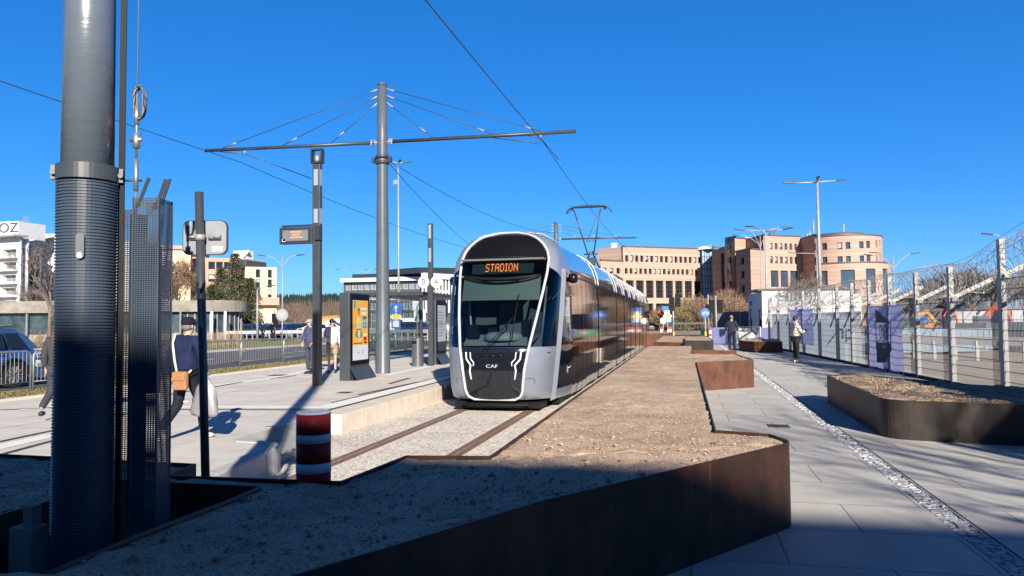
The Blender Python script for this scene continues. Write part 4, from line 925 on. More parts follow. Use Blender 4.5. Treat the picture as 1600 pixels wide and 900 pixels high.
for i in range(len(posts)-1):
    y0,y1=posts[i]+.12,posts[i+1]-.12; H=mtop(posts[i+1]-.1) ; b=MB()
    far=posts[i]>26; n=int((y1-y0)/(.05 if not far else .10)); r=.0034 if not far else .0034
    for k in range(n+1):
        y=y0+(y1-y0)*k/n; b.bar((fx(y),y,.06),(fx(y),y,H),r*2,r*2)
    z=.08
    while z<H+.01:
        for dx in(-.007,.007): b.bar((fx(y0)+dx,y0,z),(fx(y1)+dx,y1,z),.007,.009)
        z+=.205
    b.build('mesh_panel',m_wirel,t)
b=MB(); b.bar((fx(-2)+.03,-2,.0),(fx(43)+.03,43,.0),.10,.16); b.build('plinth',m_black,t)
# razor coils: helix lying in the V between post tops and arms
def coil(y0,y1,rad,pitch,seed,off):
    rg=random.Random(seed); b=MB(); y=y0; pts=[]; a=rg.uniform(0,6); st=.16
    while y<y1:
        H=mtop(y)+.02+(.0 if not(15.2<y<18) else (18-y)*.0); rr=rad*(1+.12*math.sin(y*1.7+seed)); H2=interp(y,[0,14,16,18.5,50],[3.9,2.85,2.62,2.1,2.05])
        pts.append((fx(y)+.42+off+rr*math.cos(a),y,H2+.40+rr*math.sin(a)*1.0)); a+=st*2; y+=pitch*st*2/(2*PI)
    b.tube(pts,.0044,4)
    # barbs
    for k in range(0,len(pts),2):
        p=Vector(pts[k]); v=Vector((rg.uniform(-1,1),rg.uniform(-1,1),rg.uniform(-1,1))).normalized()*.028; b.bar(p-v,p+v,.009,.004)
    return b
for k,(rad,pitch,off) in enumerate(((.40,.24,0),(.36,.30,.12))):
    coil(2,43,rad,pitch,k+3,off).build('razor_coil',m_razor,t)
b=MB()
for dz in(.15,.42,.72):
    pts=[(fx(y)+.05,y,interp(y,[0,14,16,18.5,50],[3.9,2.85,2.62,2.1,2.05])+dz) for y in range(1,44)]; b.tube(pts,.004,4)
b.build('line_wire',m_razor,t)
# banners on the fence
m_ban=mat('banner_violet',(.50,.505,.74),.7,0,.2,var=.08,vs=2,bump=.4,bs=3)
m_band=mat('banner_print_navy',(.025,.028,.075),.6); m_banw=mat('banner_print_pale',(.6,.62,.8),.6)
def banner(label,y0,y1,z0,z1,full=True,side=-.03):
    b=MB(); n=14; m=10; vs=[]
    for j in range(m+1):
        for i in range(n+1):
            y=y0+(y1-y0)*i/n; z=z0+(z1-z0)*j/m; vs.append((fx(y)+side+.012*math.sin(i*1.3+j*.7)+.008*math.sin(j*2.1),y,z))
    b.add(vs,[(j*(n+1)+i,j*(n+1)+i+1,(j+1)*(n+1)+i+1,(j+1)*(n+1)+i) for j in range(m) for i in range(n)],0,True)
    o=b.build('fence_banner',m_ban); tag(o,label,'banner')
    if full:
        yc=(y0+y1)/2; W=(y1-y0); xx=lambda y:fx(y)+side-.028
        def pt(u,z): y=yc-u*W; return (xx(y),y,z)     # u positive = to the right seen from the path
        q=MB(); 
        q.add([pt(-.19,1.84),pt(-.19,1.43),pt(.22,1.43)],[(0,1,2)]); q.add([pt(-.19,.62),pt(.22,.62),pt(.06,.28),pt(-.19,.22)],[(0,1,2,3)])
        for u in(-.19,.22):
            q.add([pt(u-.012,.62),pt(u+.012,.62),pt(u+.012,1.43),pt(u-.012,1.43)],[(0,1,2,3)])
        q.add([pt(-.19,.62),pt(.22,.62),pt(.22,.84),pt(-.19,.84)],[(0,1,2,3)])
        q.build('banner_emblem',m_band,o)
        text_mesh('banner_lettering','DVB',.62,m_band,o,pt(.015,1.13),(0,-1,0),(0,0,1),.001,sx=.62*W/2.6)
        text_mesh('banner_small_print','immobilier',.13,m_banw,o,(xx(yc)-.004,yc-.015*W,.73),(0,-1,0),(0,0,1),.001,sx=1.35)
        qs=MB(); qs.bar(pt(-.15,.90),pt(.18,.90),.004,.03); qs.build('banner_rule',m_banw,o)
    return o
banner('violet banner with a dark DVB emblem tied to the fence behind the large planter',22.15,25.25,-.05,1.93)
banner('plain violet banner on the fence behind the woman in the checked coat',32.2,36.6,.45,1.98,False)
banner('unseen violet sheet added on the raised fence to shade the right planter',2.2,9.0,2.05,3.9,False)  # hung out of view, placed and sized to throw shade on the large planter
# pale lettering sprayed on the sheeting behind the mesh
m_sheet=mat('pale_sheeting',(.62,.68,.74),.5,0,.3,var=.12,vs=1.1,bump=.2,bs=2)
def translucent(m,col,f):
    n=m.node_tree; b=n.nodes['Principled BSDF']; t=n.nodes.new('ShaderNodeBsdfTranslucent'); t.inputs[0].default_value=(*col,1); x=n.nodes.new('ShaderNodeMixShader'); x.inputs[0].default_value=f
    n.links.new(b.outputs[0],x.inputs[1]); n.links.new(t.outputs[0],x.inputs[2]); n.links.new(x.outputs[0],n.nodes['Material Output'].inputs[0])
translucent(m_sheet,(.75,.82,.88),.55); translucent(m_ban,(.62,.63,.92),.62)
b=MB(); b.quad((fx(27)+.30,27.0,.0),(fx(43)+.30,43,.0),(fx(43)+.30,43,1.80),(fx(27)+.30,27.0,1.80)); sh=tag(b.build('site_hoarding',m_sheet),'pale blue-grey sheeting standing right behind the mesh fence with white painted strokes','hoarding')
b=MB(); x=fx(29)+.24
for pts in ([(31.2,.65),(30.4,.9),(29.9,1.15),(29.0,1.15),(29.0,.8)],[(28.4,1.15),(28.4,.7)],[(28.4,1.15),(27.4,1.15),(27.3,.95),(27.9,.85),(28.3,.85)]): b.tube([(x,y,z) for y,z in pts],.04,6)
b.build('painted_stroke',m_white,sh)
# temporary barrier with violet print at the end of the path
t=thing('site_barrier','low barrier panels printed violet and white across the end of the path','barrier',(0,0,0))
bl=(1.55,47.5); br=(4.9,45.2)
def bp_(u,z,o=0): return (bl[0]+(br[0]-bl[0])*u-.0,bl[1]+(br[1]-bl[1])*u-o,z)
q=MB(); q.add([bp_(0,.05),bp_(.42,.05),bp_(.42,1.05),bp_(.04,1.05),bp_(0,.95),bp_(0,.05,-.05),bp_(.42,.05,-.05),bp_(.42,1.05,-.05),bp_(.04,1.05,-.05),bp_(0,.95,-.05)],[(0,1,2,3,4),(9,8,7,6,5),(3,2,7,8),(4,3,8,9),(0,4,9,5)]); q.build('violet_panel',m_ban,t)
q=MB(); q.add([bp_(.42,.0,.02),bp_(1,.0,.02),bp_(1,.35,.02),bp_(.78,.35,.02),bp_(.62,1.0,.02),bp_(.46,1.0,.02)],[(0,1,2,3,4,5)]); q.build('white_panel',m_white,t)
q=MB(); q.add([bp_(.64,.05,.05),bp_(1,.05,.05),bp_(1,1.05,.05),bp_(.82,1.05,.05)],[(0,1,2,3)]); q.add([bp_(.64,.05,.02),bp_(1,.05,.02),bp_(1,1.05,.02),bp_(.82,1.05,.02)],[(3,2,1,0)]); q.build('violet_panel',m_ban,t)
q=MB(); q.add([bp_(.13,.95,.03),bp_(.24,.95,.03),bp_(.24,.65,.03),bp_(.15,.45,.03),bp_(.13,.55,.03)],[(0,1,2,3,4)]); q.build('emblem',m_band,t)
q=MB(); 
for u in(.46,.80): q.bar(bp_(u,0,.06),bp_(u,1.1,.06),.05)
for z in(1.08,.85): q.bar(bp_(.46,z,.06),bp_(.80,z,.06),.04)
for u in(.54,.62,.70): q.add([bp_(u-.03,.9,.09),bp_(u+.03,.9,.09),bp_(u+.03,1.0,.09),bp_(u-.03,1.0,.09)],[(0,1,2,3)])
q.build('rail_frame',m_galv,t)
# pedestrian railing on the left verge
def railing(label,y0,y1,n,x=-15.75,glassy=False,g='looped steel railings along the verge'):
    for i in range(n):
        a=y0+(y1-y0)*i/n+.04; c=y0+(y1-y0)*(i+1)/n-.04
        t=thing('pedestrian_railing',label(i),'railing',(x,a,0),0,None)
        L=c-a; b=MB(); b.tube([(0,0,0),(0,0,.86),(0,.05,.94),(0,.14,.98),(0,L-.14,.98),(0,L-.05,.94),(0,L,.86),(0,L,0)],.024,8); b.tube([(0,0,.22),(0,L,.22)],.014,6); b.build('loop_frame',m_galv,t)
        b=MB(); m=int(L/.11)
        for k in range(1,m): b.tube([(0,L*k/m,.22),(0,L*k/m,.96)],.0045,4,cap=False)
        b.build('infill_bars',m_galv,t)
        b=MB(); b.box((.02,.16,.62),(.01,.14,.10)); b.build('label_plate',MATS['grey_sheet_back'],t)
desc=['leftmost loop railing in front of the blue estate car','loop railing hidden mostly behind the foreground mast','loop railing left of the leaning sign post','loop railing just right of the leaning sign post','loop railing left of the information column','loop railing behind the two men at the information column','loop railing behind the orange poster totem','loop railing behind the tall mast','loop railing nearest the litter bin','loop railing beyond the litter bin']
railing(lambda i:desc[i],12.2,41.5,10)
# ================================================================== BUILDINGS
def flatmap(A,B):                      # facade from ground point A to ground point B (left to right seen from outside)
    A=Vector((A[0],A[1],0)); B=Vector((B[0],B[1],0)); L=(B-A).length; u=(B-A)/L; n=Vector((u.y,-u.x,0))
    return (lambda s,z,d:A+u*s+n*d+Vector((0,0,z))),L
def arcmap(C,r,a0,a1):
    L=abs(a1-a0)*r; sg=1 if a1>a0 else -1
    def f(s,z,d): a=a0+sg*s/r; return Vector((C[0]+(r+d)*math.cos(a),C[1]+(r+d)*math.sin(a),z))
    return f,L
def facade(parent,fm,L,z0,z1,holes,mw,mg,mf,depth=.25,seg=0,name='wall',wname='window',mull=True,fr=.07):
    """wall with real openings; every opening becomes its own window with frame and glass"""
    xs=sorted({0,L}|{round(h[0],3) for h in holes}|{round(h[2],3) for h in holes}|({L*i/seg for i in range(1,seg)} if seg else set()))
    zs=sorted({z0,z1}|{round(h[1],3) for h in holes}|{round(h[3],3) for h in holes})
    b=MB()
    for i in range(len(xs)-1):
        for j in range(len(zs)-1):
            cx,cz=(xs[i]+xs[i+1])/2,(zs[j]+zs[j+1])/2
            if any(h[0]<cx<h[2] and h[1]<cz<h[3] for h in holes): continue
            if xs[i+1]-xs[i]<1e-4 or zs[j+1]-zs[j]<1e-4: continue
            b.quad(fm(xs[i],zs[j],0),fm(xs[i+1],zs[j],0),fm(xs[i+1],zs[j+1],0),fm(xs[i],zs[j+1],0))
    for h in holes:
        a,c,d_,e=h[:4]
        b.quad(fm(a,c,0),fm(a,c,-depth),fm(a,e,-depth),fm(a,e,0)); b.quad(fm(d_,c,-depth),fm(d_,c,0),fm(d_,e,0),fm(d_,e,-depth))
        b.quad(fm(a,c,0),fm(d_,c,0),fm(d_,c,-depth),fm(a,c,-depth)); b.quad(fm(a,e,-depth),fm(d_,e,-depth),fm(d_,e,0),fm(a,e,0))
    wobj=b.build(name,mw,parent)
    rg=random.Random(int(L*7)+len(holes))
    for h in holes:
        a,c,d_,e=h[:4]; q=MB(); dd=-depth*.8
        q.quad(fm(a,c,dd),fm(d_,c,dd),fm(d_,e,dd),fm(a,e,dd),0)
        def stp(x0,zz0,x1,zz1): 
            k=dd+.04
            q.quad(fm(x0,zz0,k),fm(x1,zz0,k),fm(x1,zz1,k),fm(x0,zz1,k),1)
        stp(a,c,a+fr,e); stp(d_-fr,c,d_,e); stp(a,c,d_,c+fr); stp(a,e-fr,d_,e)
        nx,nz=(h[4],h[5]) if len(h)>5 else (1,1)
        for k in range(1,nx): x=a+(d_-a)*k/nx; stp(x-fr*.4,c,x+fr*.4,e)
        for k in range(1,nz): z=c+(e-c)*k/nz; stp(a,z-fr*.4,d_,z+fr*.4)
        if rg.random()<.3 and nx==1: 
            zb=e-(e-c)*rg.choice((.35,.6,.8)); k=dd+.02; q.quad(fm(a+fr,zb,k),fm(d_-fr,zb,k),fm(d_-fr,e-fr,k),fm(a+fr,e-fr,k),2)
        q.build(wname,[mg,mf,mat('window_blind',(.35,.35,.34),.8)],parent)
    return wobj
def gp(x,t): p=D(x,500,t); return (p.x,p.y)
def mass(parent,name,pts,z0,z1,m,mr=None):        # closed block behind the facades
    b=MB(); b.prism(pts,z0,z1,0,1 if mr else None); return b.build(name,[m,mr] if mr else [m],parent,fixn=True)
m_pink=banded('pink_stone',(.385,.262,.207),(.48,.345,.278),.75)
m_pinkd=banded('brown_stone',(.22,.13,.10),(.36,.225,.17),.6)
m_frame=mat('dark_window_frame',(.06,.06,.065),.5); m_framew=mat('pale_window_frame',(.5,.5,.5),.5)
m_roofd=mat('roof_membrane',(.10,.10,.11),.8); m_cap=mat('coping_metal',(.10,.09,.09),.5)
def coping(parent,fm,L,z,seg=1,h=.25,d=.12,m=None):
    b=MB()
    for i in range(seg):
        a,c=L*i/seg,L*(i+1)/seg; b.add([fm(a,z,d),fm(c,z,d),fm(c,z+h,d),fm(a,z+h,d),fm(a,z,-.4),fm(c,z,-.4),fm(c,z+h,-.4),fm(a,z+h,-.4)],[(0,1,2,3),(3,2,6,7),(0,4,5,1),(5,4,7,6)])
    b.build('coping',m or m_cap,parent)
# --- pink stone office, left wing -------------------------------------------------
T=150.
t=thing('stone_office_building','long pink stone office wing with small windows over tall dark bays, behind the tram','building',(0,0,0))
A=gp(975,T-4); B=gp(1099,T+3); fm,L=flatmap(A,B)
zt=HZ(390,T); px=lambda x:(x-975)/(1099-975)*L
hz=lambda y:HZ(y,T,1050)
holes=[]
for i in range(16): x=978.5+i*7.62; holes.append((px(x),hz(410),px(x+4.6),hz(400)))
holes=[h for h in holes if h[2]<L]
for i in range(17): 
    x=977.5+i*7.3; 
    if px(x)>.2 and px(x+4.4)<L-.1: holes.append((px(x),hz(428.5),px(x+4.4),hz(420)))
for i in range(8): 
    x=979+i*15.2
    if px(x+12)<L: holes.append((px(x),hz(465.5),px(x+11.6),hz(438.5),3,4))
for i in range(4):
    x=994+i*30; holes.append((px(x),.2,px(min(x+26,1098)),hz(474),3,2))
facade(t,fm,L,0,zt,holes,m_pink,m_winbk,m_frame,.45); coping(t,fm,L,zt)
A2=gp(944,T+2); fm2,L2=flatmap(A2,gp(959,T-3)); 
b=MB(); pts=[A2,gp(959,T-3),gp(959,T+8)]; 
f3,L3=flatmap(gp(940,T-9),gp(976,T-6)); zz=HZ(409,T-8); hs=[(L3*.08+i*L3*.30,HZ(428.5,T-8),L3*.08+i*L3*.30+L3*.17,HZ(419.5,T-8)) for i in range(3)]+[(L3*.3,HZ(465,T-8),L3*.62,HZ(438,T-8),2,4),(L3*.72,HZ(465,T-8),L3*.97,HZ(438,T-8),2,4),(L3*.1,.2,L3*.9,HZ(476,T-8),4,2)]
facade(t,f3,L3,0,zz,hs,m_pink,m_winbk,m_frame,.45,name='front_block_wall'); coping(t,f3,L3,zz)
mass(t,'front_block',[gp(940.3,T-8.5),gp(975.7,T-5.5),gp(976,T+2),gp(940,T+2)],0,zz-.1,m_pinkd)
mass(t,'tower_block',[gp(935,T+1),gp(953,T-1),gp(976,T-3.5),gp(976,T+12),gp(935,T+12)],0,zt+.1,m_pink,m_roofd)
mass(t,'main_block',[gp(975.5,T-3),gp(1098.5,T+4),gp(1098.5,T+20),gp(975.5,T+20)],0,zt-.05,m_pinkd,m_roofd)
b=MB(); p=gp(957,T+4); q=gp(966,T+4); b.bbox((p[0],p[1],zt),(q[0],q[1]+2,zt+1.6)); b.build('roof_plant',m_white,t)
# glass stair tower between wings
t=thing('glass_link_tower','narrow blue glass curtain-wall tower between the two pink stone wings','building',(0,0,0))
fm,L=flatmap(gp(1099,T+2),gp(1115,T+2)); z=HZ(392.5,T); b=MB(); b.quad(fm(0,0,0),fm(L,0,0),fm(L,z,0),fm(0,z,0)); b.build('curtain_wall',mat('curtain_glass',(.22,.42,.62),.2,.1,.5,var=.35,vs=.35),t)
b=MB()
for k in range(5): s=L*k/4; b.bar(fm(s,0,.05),fm(s,z,.05),.14)
for k in range(13): zz=z*k/12; b.bar(fm(0,zz,.05),fm(L,zz,.05),.12)
b.build('mullions',m_frame,t)
mass(t,'core',[gp(1099.2,T+2.3),gp(1115,T+2.3),gp(1115,T+14),gp(1099.2,T+14)],0,z-.1,m_roofd)
b=MB(); f2,L2=flatmap(gp(1080,T+4),gp(1118,T+1)); b.add([f2(0,z+.15,0),f2(L2,z+.2,1.2),f2(L2,z+1.0,1.2),f2(L2*.6,z+.95,0),f2(0,z+.3,0),f2(0,z+.15,-6),f2(L2,z+.2,-6),f2(L2,z+1.0,-6),f2(L2*.6,z+.95,-6),f2(0,z+.3,-6)],[(0,1,2,3,4),(4,3,8,9),(3,2,7,8),(0,5,6,1)]); b.build('canopy_roof',m_white,t)
# --- right wing -------------------------------------------------------------------
t=thing('stone_office_building','banded pink and brown stone office with rounded drum, right of the glass tower','building',(0,0,0))
T2=138.
def blk(x0,t0,x1,t1,ytop,m,holes=[],name='wall',dep=14,yb=0,mg=m_winbk,nm='block'):
    fm,L=flatmap(gp(x0,t0),gp(x1,t1)); zt=HZ(ytop,(t0+t1)/2); H=[]
    for (a,ya,c,yb_,*r) in holes:
        tt=(t0+t1)/2; H.append(((a-x0)/(x1-x0)*L,max(.1,HZ(ya,tt)),(c-x0)/(x1-x0)*L,HZ(yb_,tt),*r))
    facade(t,fm,L,0,zt,H,m,mg,m_frame,.4,name=name); coping(t,fm,L,zt)
    mass(t,nm,[gp(x0+.2,t0+.9),gp(x1-.2,t1+.9),gp(x1-.2,t1+9),gp(x0+.2,t0+9)],0,zt-.05,m,m_roofd)
blk(1115,T2+8,1127,T2+4,395,m_pinkd)
blk(1127,T2+4,1137,T2+1,391,m_pinkd,[(1128.5,478,1134.5,398,2,9)])
blk(1137,T2+1,1151,T2-2,375,m_pinkd,[])
blk(1151,T2-2,1169,T2,376,m_pink)
blk(1169,T2,1204,T2-8,374.5,m_pinkd)
# lower stepped block in front
blk(1152,T2-7,1175,T2-13,395,m_pinkd,[(1160,416.5,1166.5,405.5),(1160,438.5,1166,427),(1160,460.5,1166,449),(1161,480,1166.5,471)])
blk(1175,T2-13,1196,T2-10,394,m_pink)
holes=[(1205.5+i*7.7,394,1210+i*7.7,384) for i in range(6)]+[(1205.5+i*7.7,416,1210+i*7.7,405) for i in range(6)]+[(1206+i*15.2,453,1218+i*15.2,427,2,4) for i in range(3)]
holes=[h for h in holes if h[2]<1254]
blk(1196,T2-9,1255,T2-6,373,m_pink,holes,mg=m_winbl)
blk(1255,T2-6,1276,T2-12,375.5,m_pinkd)
# dark vertical glazing slots
b=MB(); f2,L2=flatmap(gp(1144.5,T2-1.6),gp(1151,T2-2.9)); b.add([f2(0,0,.8),f2(L2,0,.8),f2(L2,HZ(376,T2),.8),f2(0,HZ(376,T2),.8)],[(0,1,2,3)]); b.build('glazing_slot',m_winbk,t)
b=MB()
for (y0,y1) in((386,393),(396,402),(405,412),(415,425)): b.add([f2(L2*.2,HZ(y1,T2),.9),f2(L2*.8,HZ(y1,T2),.9),f2(L2*.8,HZ(y0,T2),.9),f2(L2*.2,HZ(y0,T2),.9)],[(0,1,2,3)])
b.build('slot_pane',m_winbl,t)
b=MB(); f2,L2=flatmap(gp(1142.5,T2-1),gp(1144.5,T2-1.6)); b.add([f2(0,0,.9),f2(L2,0,.9),f2(L2,HZ(375,T2),.9),f2(0,HZ(375,T2),.9)],[(0,1,2,3)]); b.build('pale_pilaster',m_pink,t)
b=MB(); p=D(1180,389.5,T2-6); b.lathe((0,0,0),[(.0,0)],3) if 0 else None
vs=[]; n=16; c=D(1180.5,390,T2-5.2)
for k in range(n): a=2*PI*k/n; vs.append(c+rt*(.42*math.cos(a))+Vector((0,0,.42*math.sin(a))))
b.add(vs,[tuple(range(n))]); b.build('round_window',m_winbk,t)
b=MB(); p=gp(1162,T2+3); b.bbox((p[0],p[1],HZ(376,T2)),(p[0]+2.5,p[1]+2,HZ(371.5,T2))); b.build('roof_plant',m_white,t)
# drum
def drum(xl,xr,tc,ytop,hol,m,name,z0=0):
    cx=(xl+xr)/2; r=(xr-xl)/2/F*tc; C=gp(cx,tc); C=(C[0],C[1]); a0=math.atan2(-C[1],-C[0]); zt=HZ(ytop,tc-r)
    fm,L=arcmap(C,r,a0-R(95),a0+R(95)); H=[]
    for (xa,ya,xb,yb,*k) in hol:
        def s(x): 
            v=max(-.985,min(.985,(x-cx)/((xr-xl)/2))); a=math.asin(v); return (a+R(95))*r
        aa=(s(xa)+s(xb))/2/r-R(95); tt=tc-r*math.cos(aa)
        H.append((s(xa),HZ(ya,tt),s(xb),HZ(yb,tt),*k))
    facade(t,fm,L,z0,zt,H,m,m_winbl,m_frame,.35,seg=44,name=name); coping(t,fm,L,zt,44)
    mass(t,name+'_core',[(C[0]+(r-.5)*math.cos(2*PI*k/40),C[1]+(r-.5)*math.sin(2*PI*k/40)) for k in range(40)],0,zt-.1,m,m_roofd)
    return C,r,zt
hol=[]
for (a,c) in((1277.5,1282),(1290.5,1298),(1312,1319),(1323.5,1330),(1342,1348),(1351.5,1357),(1364.8,1367.2),(1369.6,1371.6)): hol+=[(a,394,c,383),(a,415,c,405)]
C,r,zd=drum(1255,1375.5,T2+4,372.5,hol,m_pink,'drum_wall')
hol=[(1277,470,1282.5,427,1,3),(1289,470,1298,427,2,4),(1316,470,1335,426.5,4,4),(1350,470,1363,426,3,4),(1373,470,1381,427,2,4)]
C2,r2,_=drum(1250,1385,T2+2,416,hol,m_pink,'lower_drum_wall')
b=MB(); b.lathe((C[0],C[1],zd),[(r*.62,0),(r*.62,.9),(r*.55,1.0),(.1,1.0)],32); b.build('roof_plant',m_cap,t)
b=MB()
for (x,h) in((1275,3.6),(1322.5,2.9),(1269,1.6),(1265,1.1)): p=gp(x,T2+1); b.cyl((p[0],p[1],zd-.2),.16,h,8)
b.build('roof_vent',m_galvw,t)
# --- white low building at the fence end -------------------------------------------
t=thing('white_box_building','low white panelled building with a shade-coloured end wall, behind the far end of the fence','building',(0,0,0))
TT=58
zt=HZ(459,TT)
fA,LA=flatmap(gp(1170,TT+3),gp(1191,TT-1)); facade(t,fA,LA,0,zt-.12,[(LA*.06,.02,LA*.26,HZ(486,TT)),(LA*.10,HZ(480,TT),LA*.26,HZ(473,TT)),(LA*.72,.02,LA*.98,HZ(487,TT))],mat('end_wall_shade_render',(.42,.43,.50),.8,var=.05),m_black,m_frame,.15,name='end_wall')  # blue-grey shade of the turned-away end put into its wall colour
fB,LB=flatmap(gp(1191,TT-1),gp(1330,TT-3)); b=MB()
n=5
for k in range(n): a=LB*k/n+.02; c=LB*(k+1)/n-.02; b.add([fB(a,1.9,.03),fB(c,1.9,.03),fB(c,zt,.03),fB(a,zt,.03)],[(0,1,2,3)])
b.build('upper_panel',m_white,t)
b=MB(); b.quad(fB(0,0,-.05),fB(LB,0,-.05),fB(LB,zt,-.05),fB(0,zt,-.05)); b.build('front_wall',m_conc,t)
mass(t,'block',[fA(.2,0,-.4)[:2],fA(LA-.1,0,-.4)[:2],fB(LB,0,-.3)[:2],fB(LB,0,-8)[:2],fA(.2,0,-9)[:2]],0,zt-.15,m_whitef)
b=MB(); b.prism([fA(-.1,0,.25)[:2],fA(LA,0,.3)[:2],fB(LB,0,.25)[:2],fB(LB,0,-8)[:2],fA(0,0,-9)[:2]],zt-.02,zt+.14); b.build('roof_edge',m_cap,t,fixn=True)
# --- left: white apartment block -----------------------------------------------------
t=thing('white_apartment_block','white modern block with balconies and a rooftop box reading OZ','building',(0,0,0))
T3=112.; hz=lambda y:HZ(y,T3,30)
zt=hz(372); fm,L=flatmap(gp(-60,T3+2),gp(31,T3-2)); px=lambda x:(x+60)/91*L
H=[]
for r_ in range(5):
    y=392+r_*20
    for (a,c) in((-55,-33),(-28,-3),(2,24)): H.append((px(a),hz(y+11) if y<470 else .3,px(c),hz(y-2),3,1))
H=[h for h in H if h[3]>h[1]+.3]
facade(t,fm,L,0,zt,H,m_whitef,mat('balcony_glass',(.20,.21,.21),.25,0,.5),m_framew,1.0)
mass(t,'block',[fm(.3,0,-1.3)[:2],fm(L-.2,0,-1.3)[:2],gp(31,T3+14),gp(-60,T3+16)],0,zt-.1,m_whitef)
# projecting white balcony frames
b=MB()
for r_ in range(5):
    y=401+r_*20-4
    if y<480: q0,q1=fm(px(-58),hz(y+8),.9),fm(px(28),hz(y+8),.9); b.bar(fm(px(-58),hz(y+6),.45),fm(px(28),hz(y+6),.45),.9,.35)
b.build('balcony_slab',m_whitef,t)
fm2,L2=flatmap(gp(31,T3-1),gp(44,T3+1)); hs=[(L2*.1,hz(y+10),L2*.9,hz(y),2,2) for y in (388,408,428,448,466)]
facade(t,fm2,L2,0,hz(372),hs,mat('bluish_panel',(.55,.62,.72),.5),m_winbl,m_framew,.2,name='stair_wall'); mass(t,'stair_block',[fm2(.1,0,-.6)[:2],fm2(L2,0,-.6)[:2],gp(44,T3+12),gp(31,T3+12)],0,hz(372.5),m_whitef)
fm3,L3=flatmap(gp(44,T3+2),gp(63,T3-1)); hs=[(L3*.12,hz(y+13),L3*.88,hz(y),3,1) for y in (400,420,440,460)]
facade(t,fm3,L3,0,hz(390),hs,mat('slate_panel',(.13,.15,.19),.6),m_winbk,m_frame,.2,name='recess_wall')
fm4,L4=flatmap(gp(28,T3+10),gp(86,T3+7)); b=MB(); b.quad(fm4(0,0,0),fm4(L4,0,0),fm4(L4,hz(356),0),fm4(0,hz(352.5),0)); b.build('rear_wall',m_whitef,t)
mass(t,'rear_block',[fm4(.1,0,-.2)[:2],fm4(L4,0,-.2)[:2],fm4(L4,0,-14)[:2],fm4(.1,0,-14)[:2]],0,hz(355.5),m_whitef)
b=MB(); b.bar(fm(px(-60),zt+.12,.4),fm(px(35),zt+.12,.4),2.2,.28); b.build('roof_slab',mat('slab_grey',(.3,.3,.29),.7),t)
fs,Ls=flatmap(gp(-60,T3+1),gp(26,T3-1)); b=MB(); b.add([fs(0,zt,0),fs(Ls,zt,0),fs(Ls,hz(346),0),fs(0,hz(346),0),fs(0,zt,-5),fs(Ls,zt,-5),fs(Ls,hz(346),-5),fs(0,hz(346),-5)],[(0,1,2,3),(1,5,6,2),(2,6,7,3),(4,0,3,7)]); sb=b.build('sign_box',m_white,t)
text_mesh('sign_lettering','OZ',2.1,m_frame,sb,fs(Ls-1.75,hz(356.5),.06),fs(1,0,0)-fs(0,0,0),(0,0,1),.02,sx=1.15)
b=MB(); c=fs(Ls-1.2,hz(346),-2)
for dx in(0,.5,1.0): b.bar(c+Vector((dx,0,0)),c+Vector((dx,0,.9)),.06)
for dz in(.45,.9): b.bar(c+Vector((0,0,dz)),c+Vector((1.0,0,dz)),.06)
b.build('roof_rail',m_galvw,t)
# --- pavilion with a round end -------------------------------------------------------
t=thing('concrete_pavilion','low round-ended pavilion with a heavy concrete roof band and glass walls, behind the railings','pavilion',(0,0,0))
TP=72.; zr0=HZ(488,TP,200); zr1=HZ(470,TP,200)
Cc=gp(320,TP+4.2); r=4.2
def pav(rr,z0,z1,m,name,seg=30):
    b=MB(); a0=math.atan2(-Cc[1],-Cc[0]); pts=[]
    Lf=gp(-160,TP-4+ (4.2-rr)); Lb=gp(-160,TP+10)
    for k in range(seg+1): a=a0-R(25)+R(200)*k/seg; pts.append((Cc[0]+rr*math.cos(a),Cc[1]+rr*math.sin(a)))
    b.prism([Lf]+pts+[Lb],z0,z1); return b.build(name,m,t,fixn=True)
pav(4.2,zr0,zr1,m_concd,'roof_band'); pav(3.6,.75,zr0-.02,mat('pavilion_glass',(.05,.075,.09),.08,.1,.5,var=.6,vs=.8),'glass_wall'); pav(3.75,.0,.75,m_concd,'base_wall')
b=MB(); a0=math.atan2(-Cc[1],-Cc[0])
for k in range(15): a=a0-R(25)+R(150)*k/14; b.box((Cc[0]+3.66*math.cos(a),Cc[1]+3.66*math.sin(a),(zr0+.75)/2),(.09,.09,zr0-.75),0,a)
for x in range(-150,310,48): p=gp(x,TP-3.6+(x+160)/470*3.6-.05); b.box((p[0],p[1],zr0/2+.3),(.12,.12,zr0-.6))
b.build('glazing_post',m_galvw,t)
b=MB(); p=gp(247,TP-.6)
for x in (30,331,352): p=gp(x,TP-1.6 if x<200 else TP-.3); b.cyl((p[0],p[1],0),.13,zr0,10)
b.build('white_column',m_white,t)
# --- yellow building behind the conifer -----------------------------------------------
t=thing('yellow_office_building','pale yellow building with dark vertical window strips, behind the conifer','building',(0,0,0))
T4=128.; hz=lambda y:HZ(y,T4,350)
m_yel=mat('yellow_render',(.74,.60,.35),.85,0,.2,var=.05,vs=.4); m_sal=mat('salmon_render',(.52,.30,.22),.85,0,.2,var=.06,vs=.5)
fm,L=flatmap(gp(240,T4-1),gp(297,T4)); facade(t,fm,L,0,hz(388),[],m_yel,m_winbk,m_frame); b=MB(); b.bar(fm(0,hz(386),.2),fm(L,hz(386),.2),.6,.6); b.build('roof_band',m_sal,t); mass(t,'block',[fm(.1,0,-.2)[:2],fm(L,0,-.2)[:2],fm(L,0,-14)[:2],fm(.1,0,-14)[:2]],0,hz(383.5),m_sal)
fm,L=flatmap(gp(297,T4+1),gp(320,T4+1)); facade(t,fm,L,0,hz(400),[(L*.05,1,L*.95,hz(402),3,7)],m_sal,m_winbk,m_frame,.3,name='recess_wall')
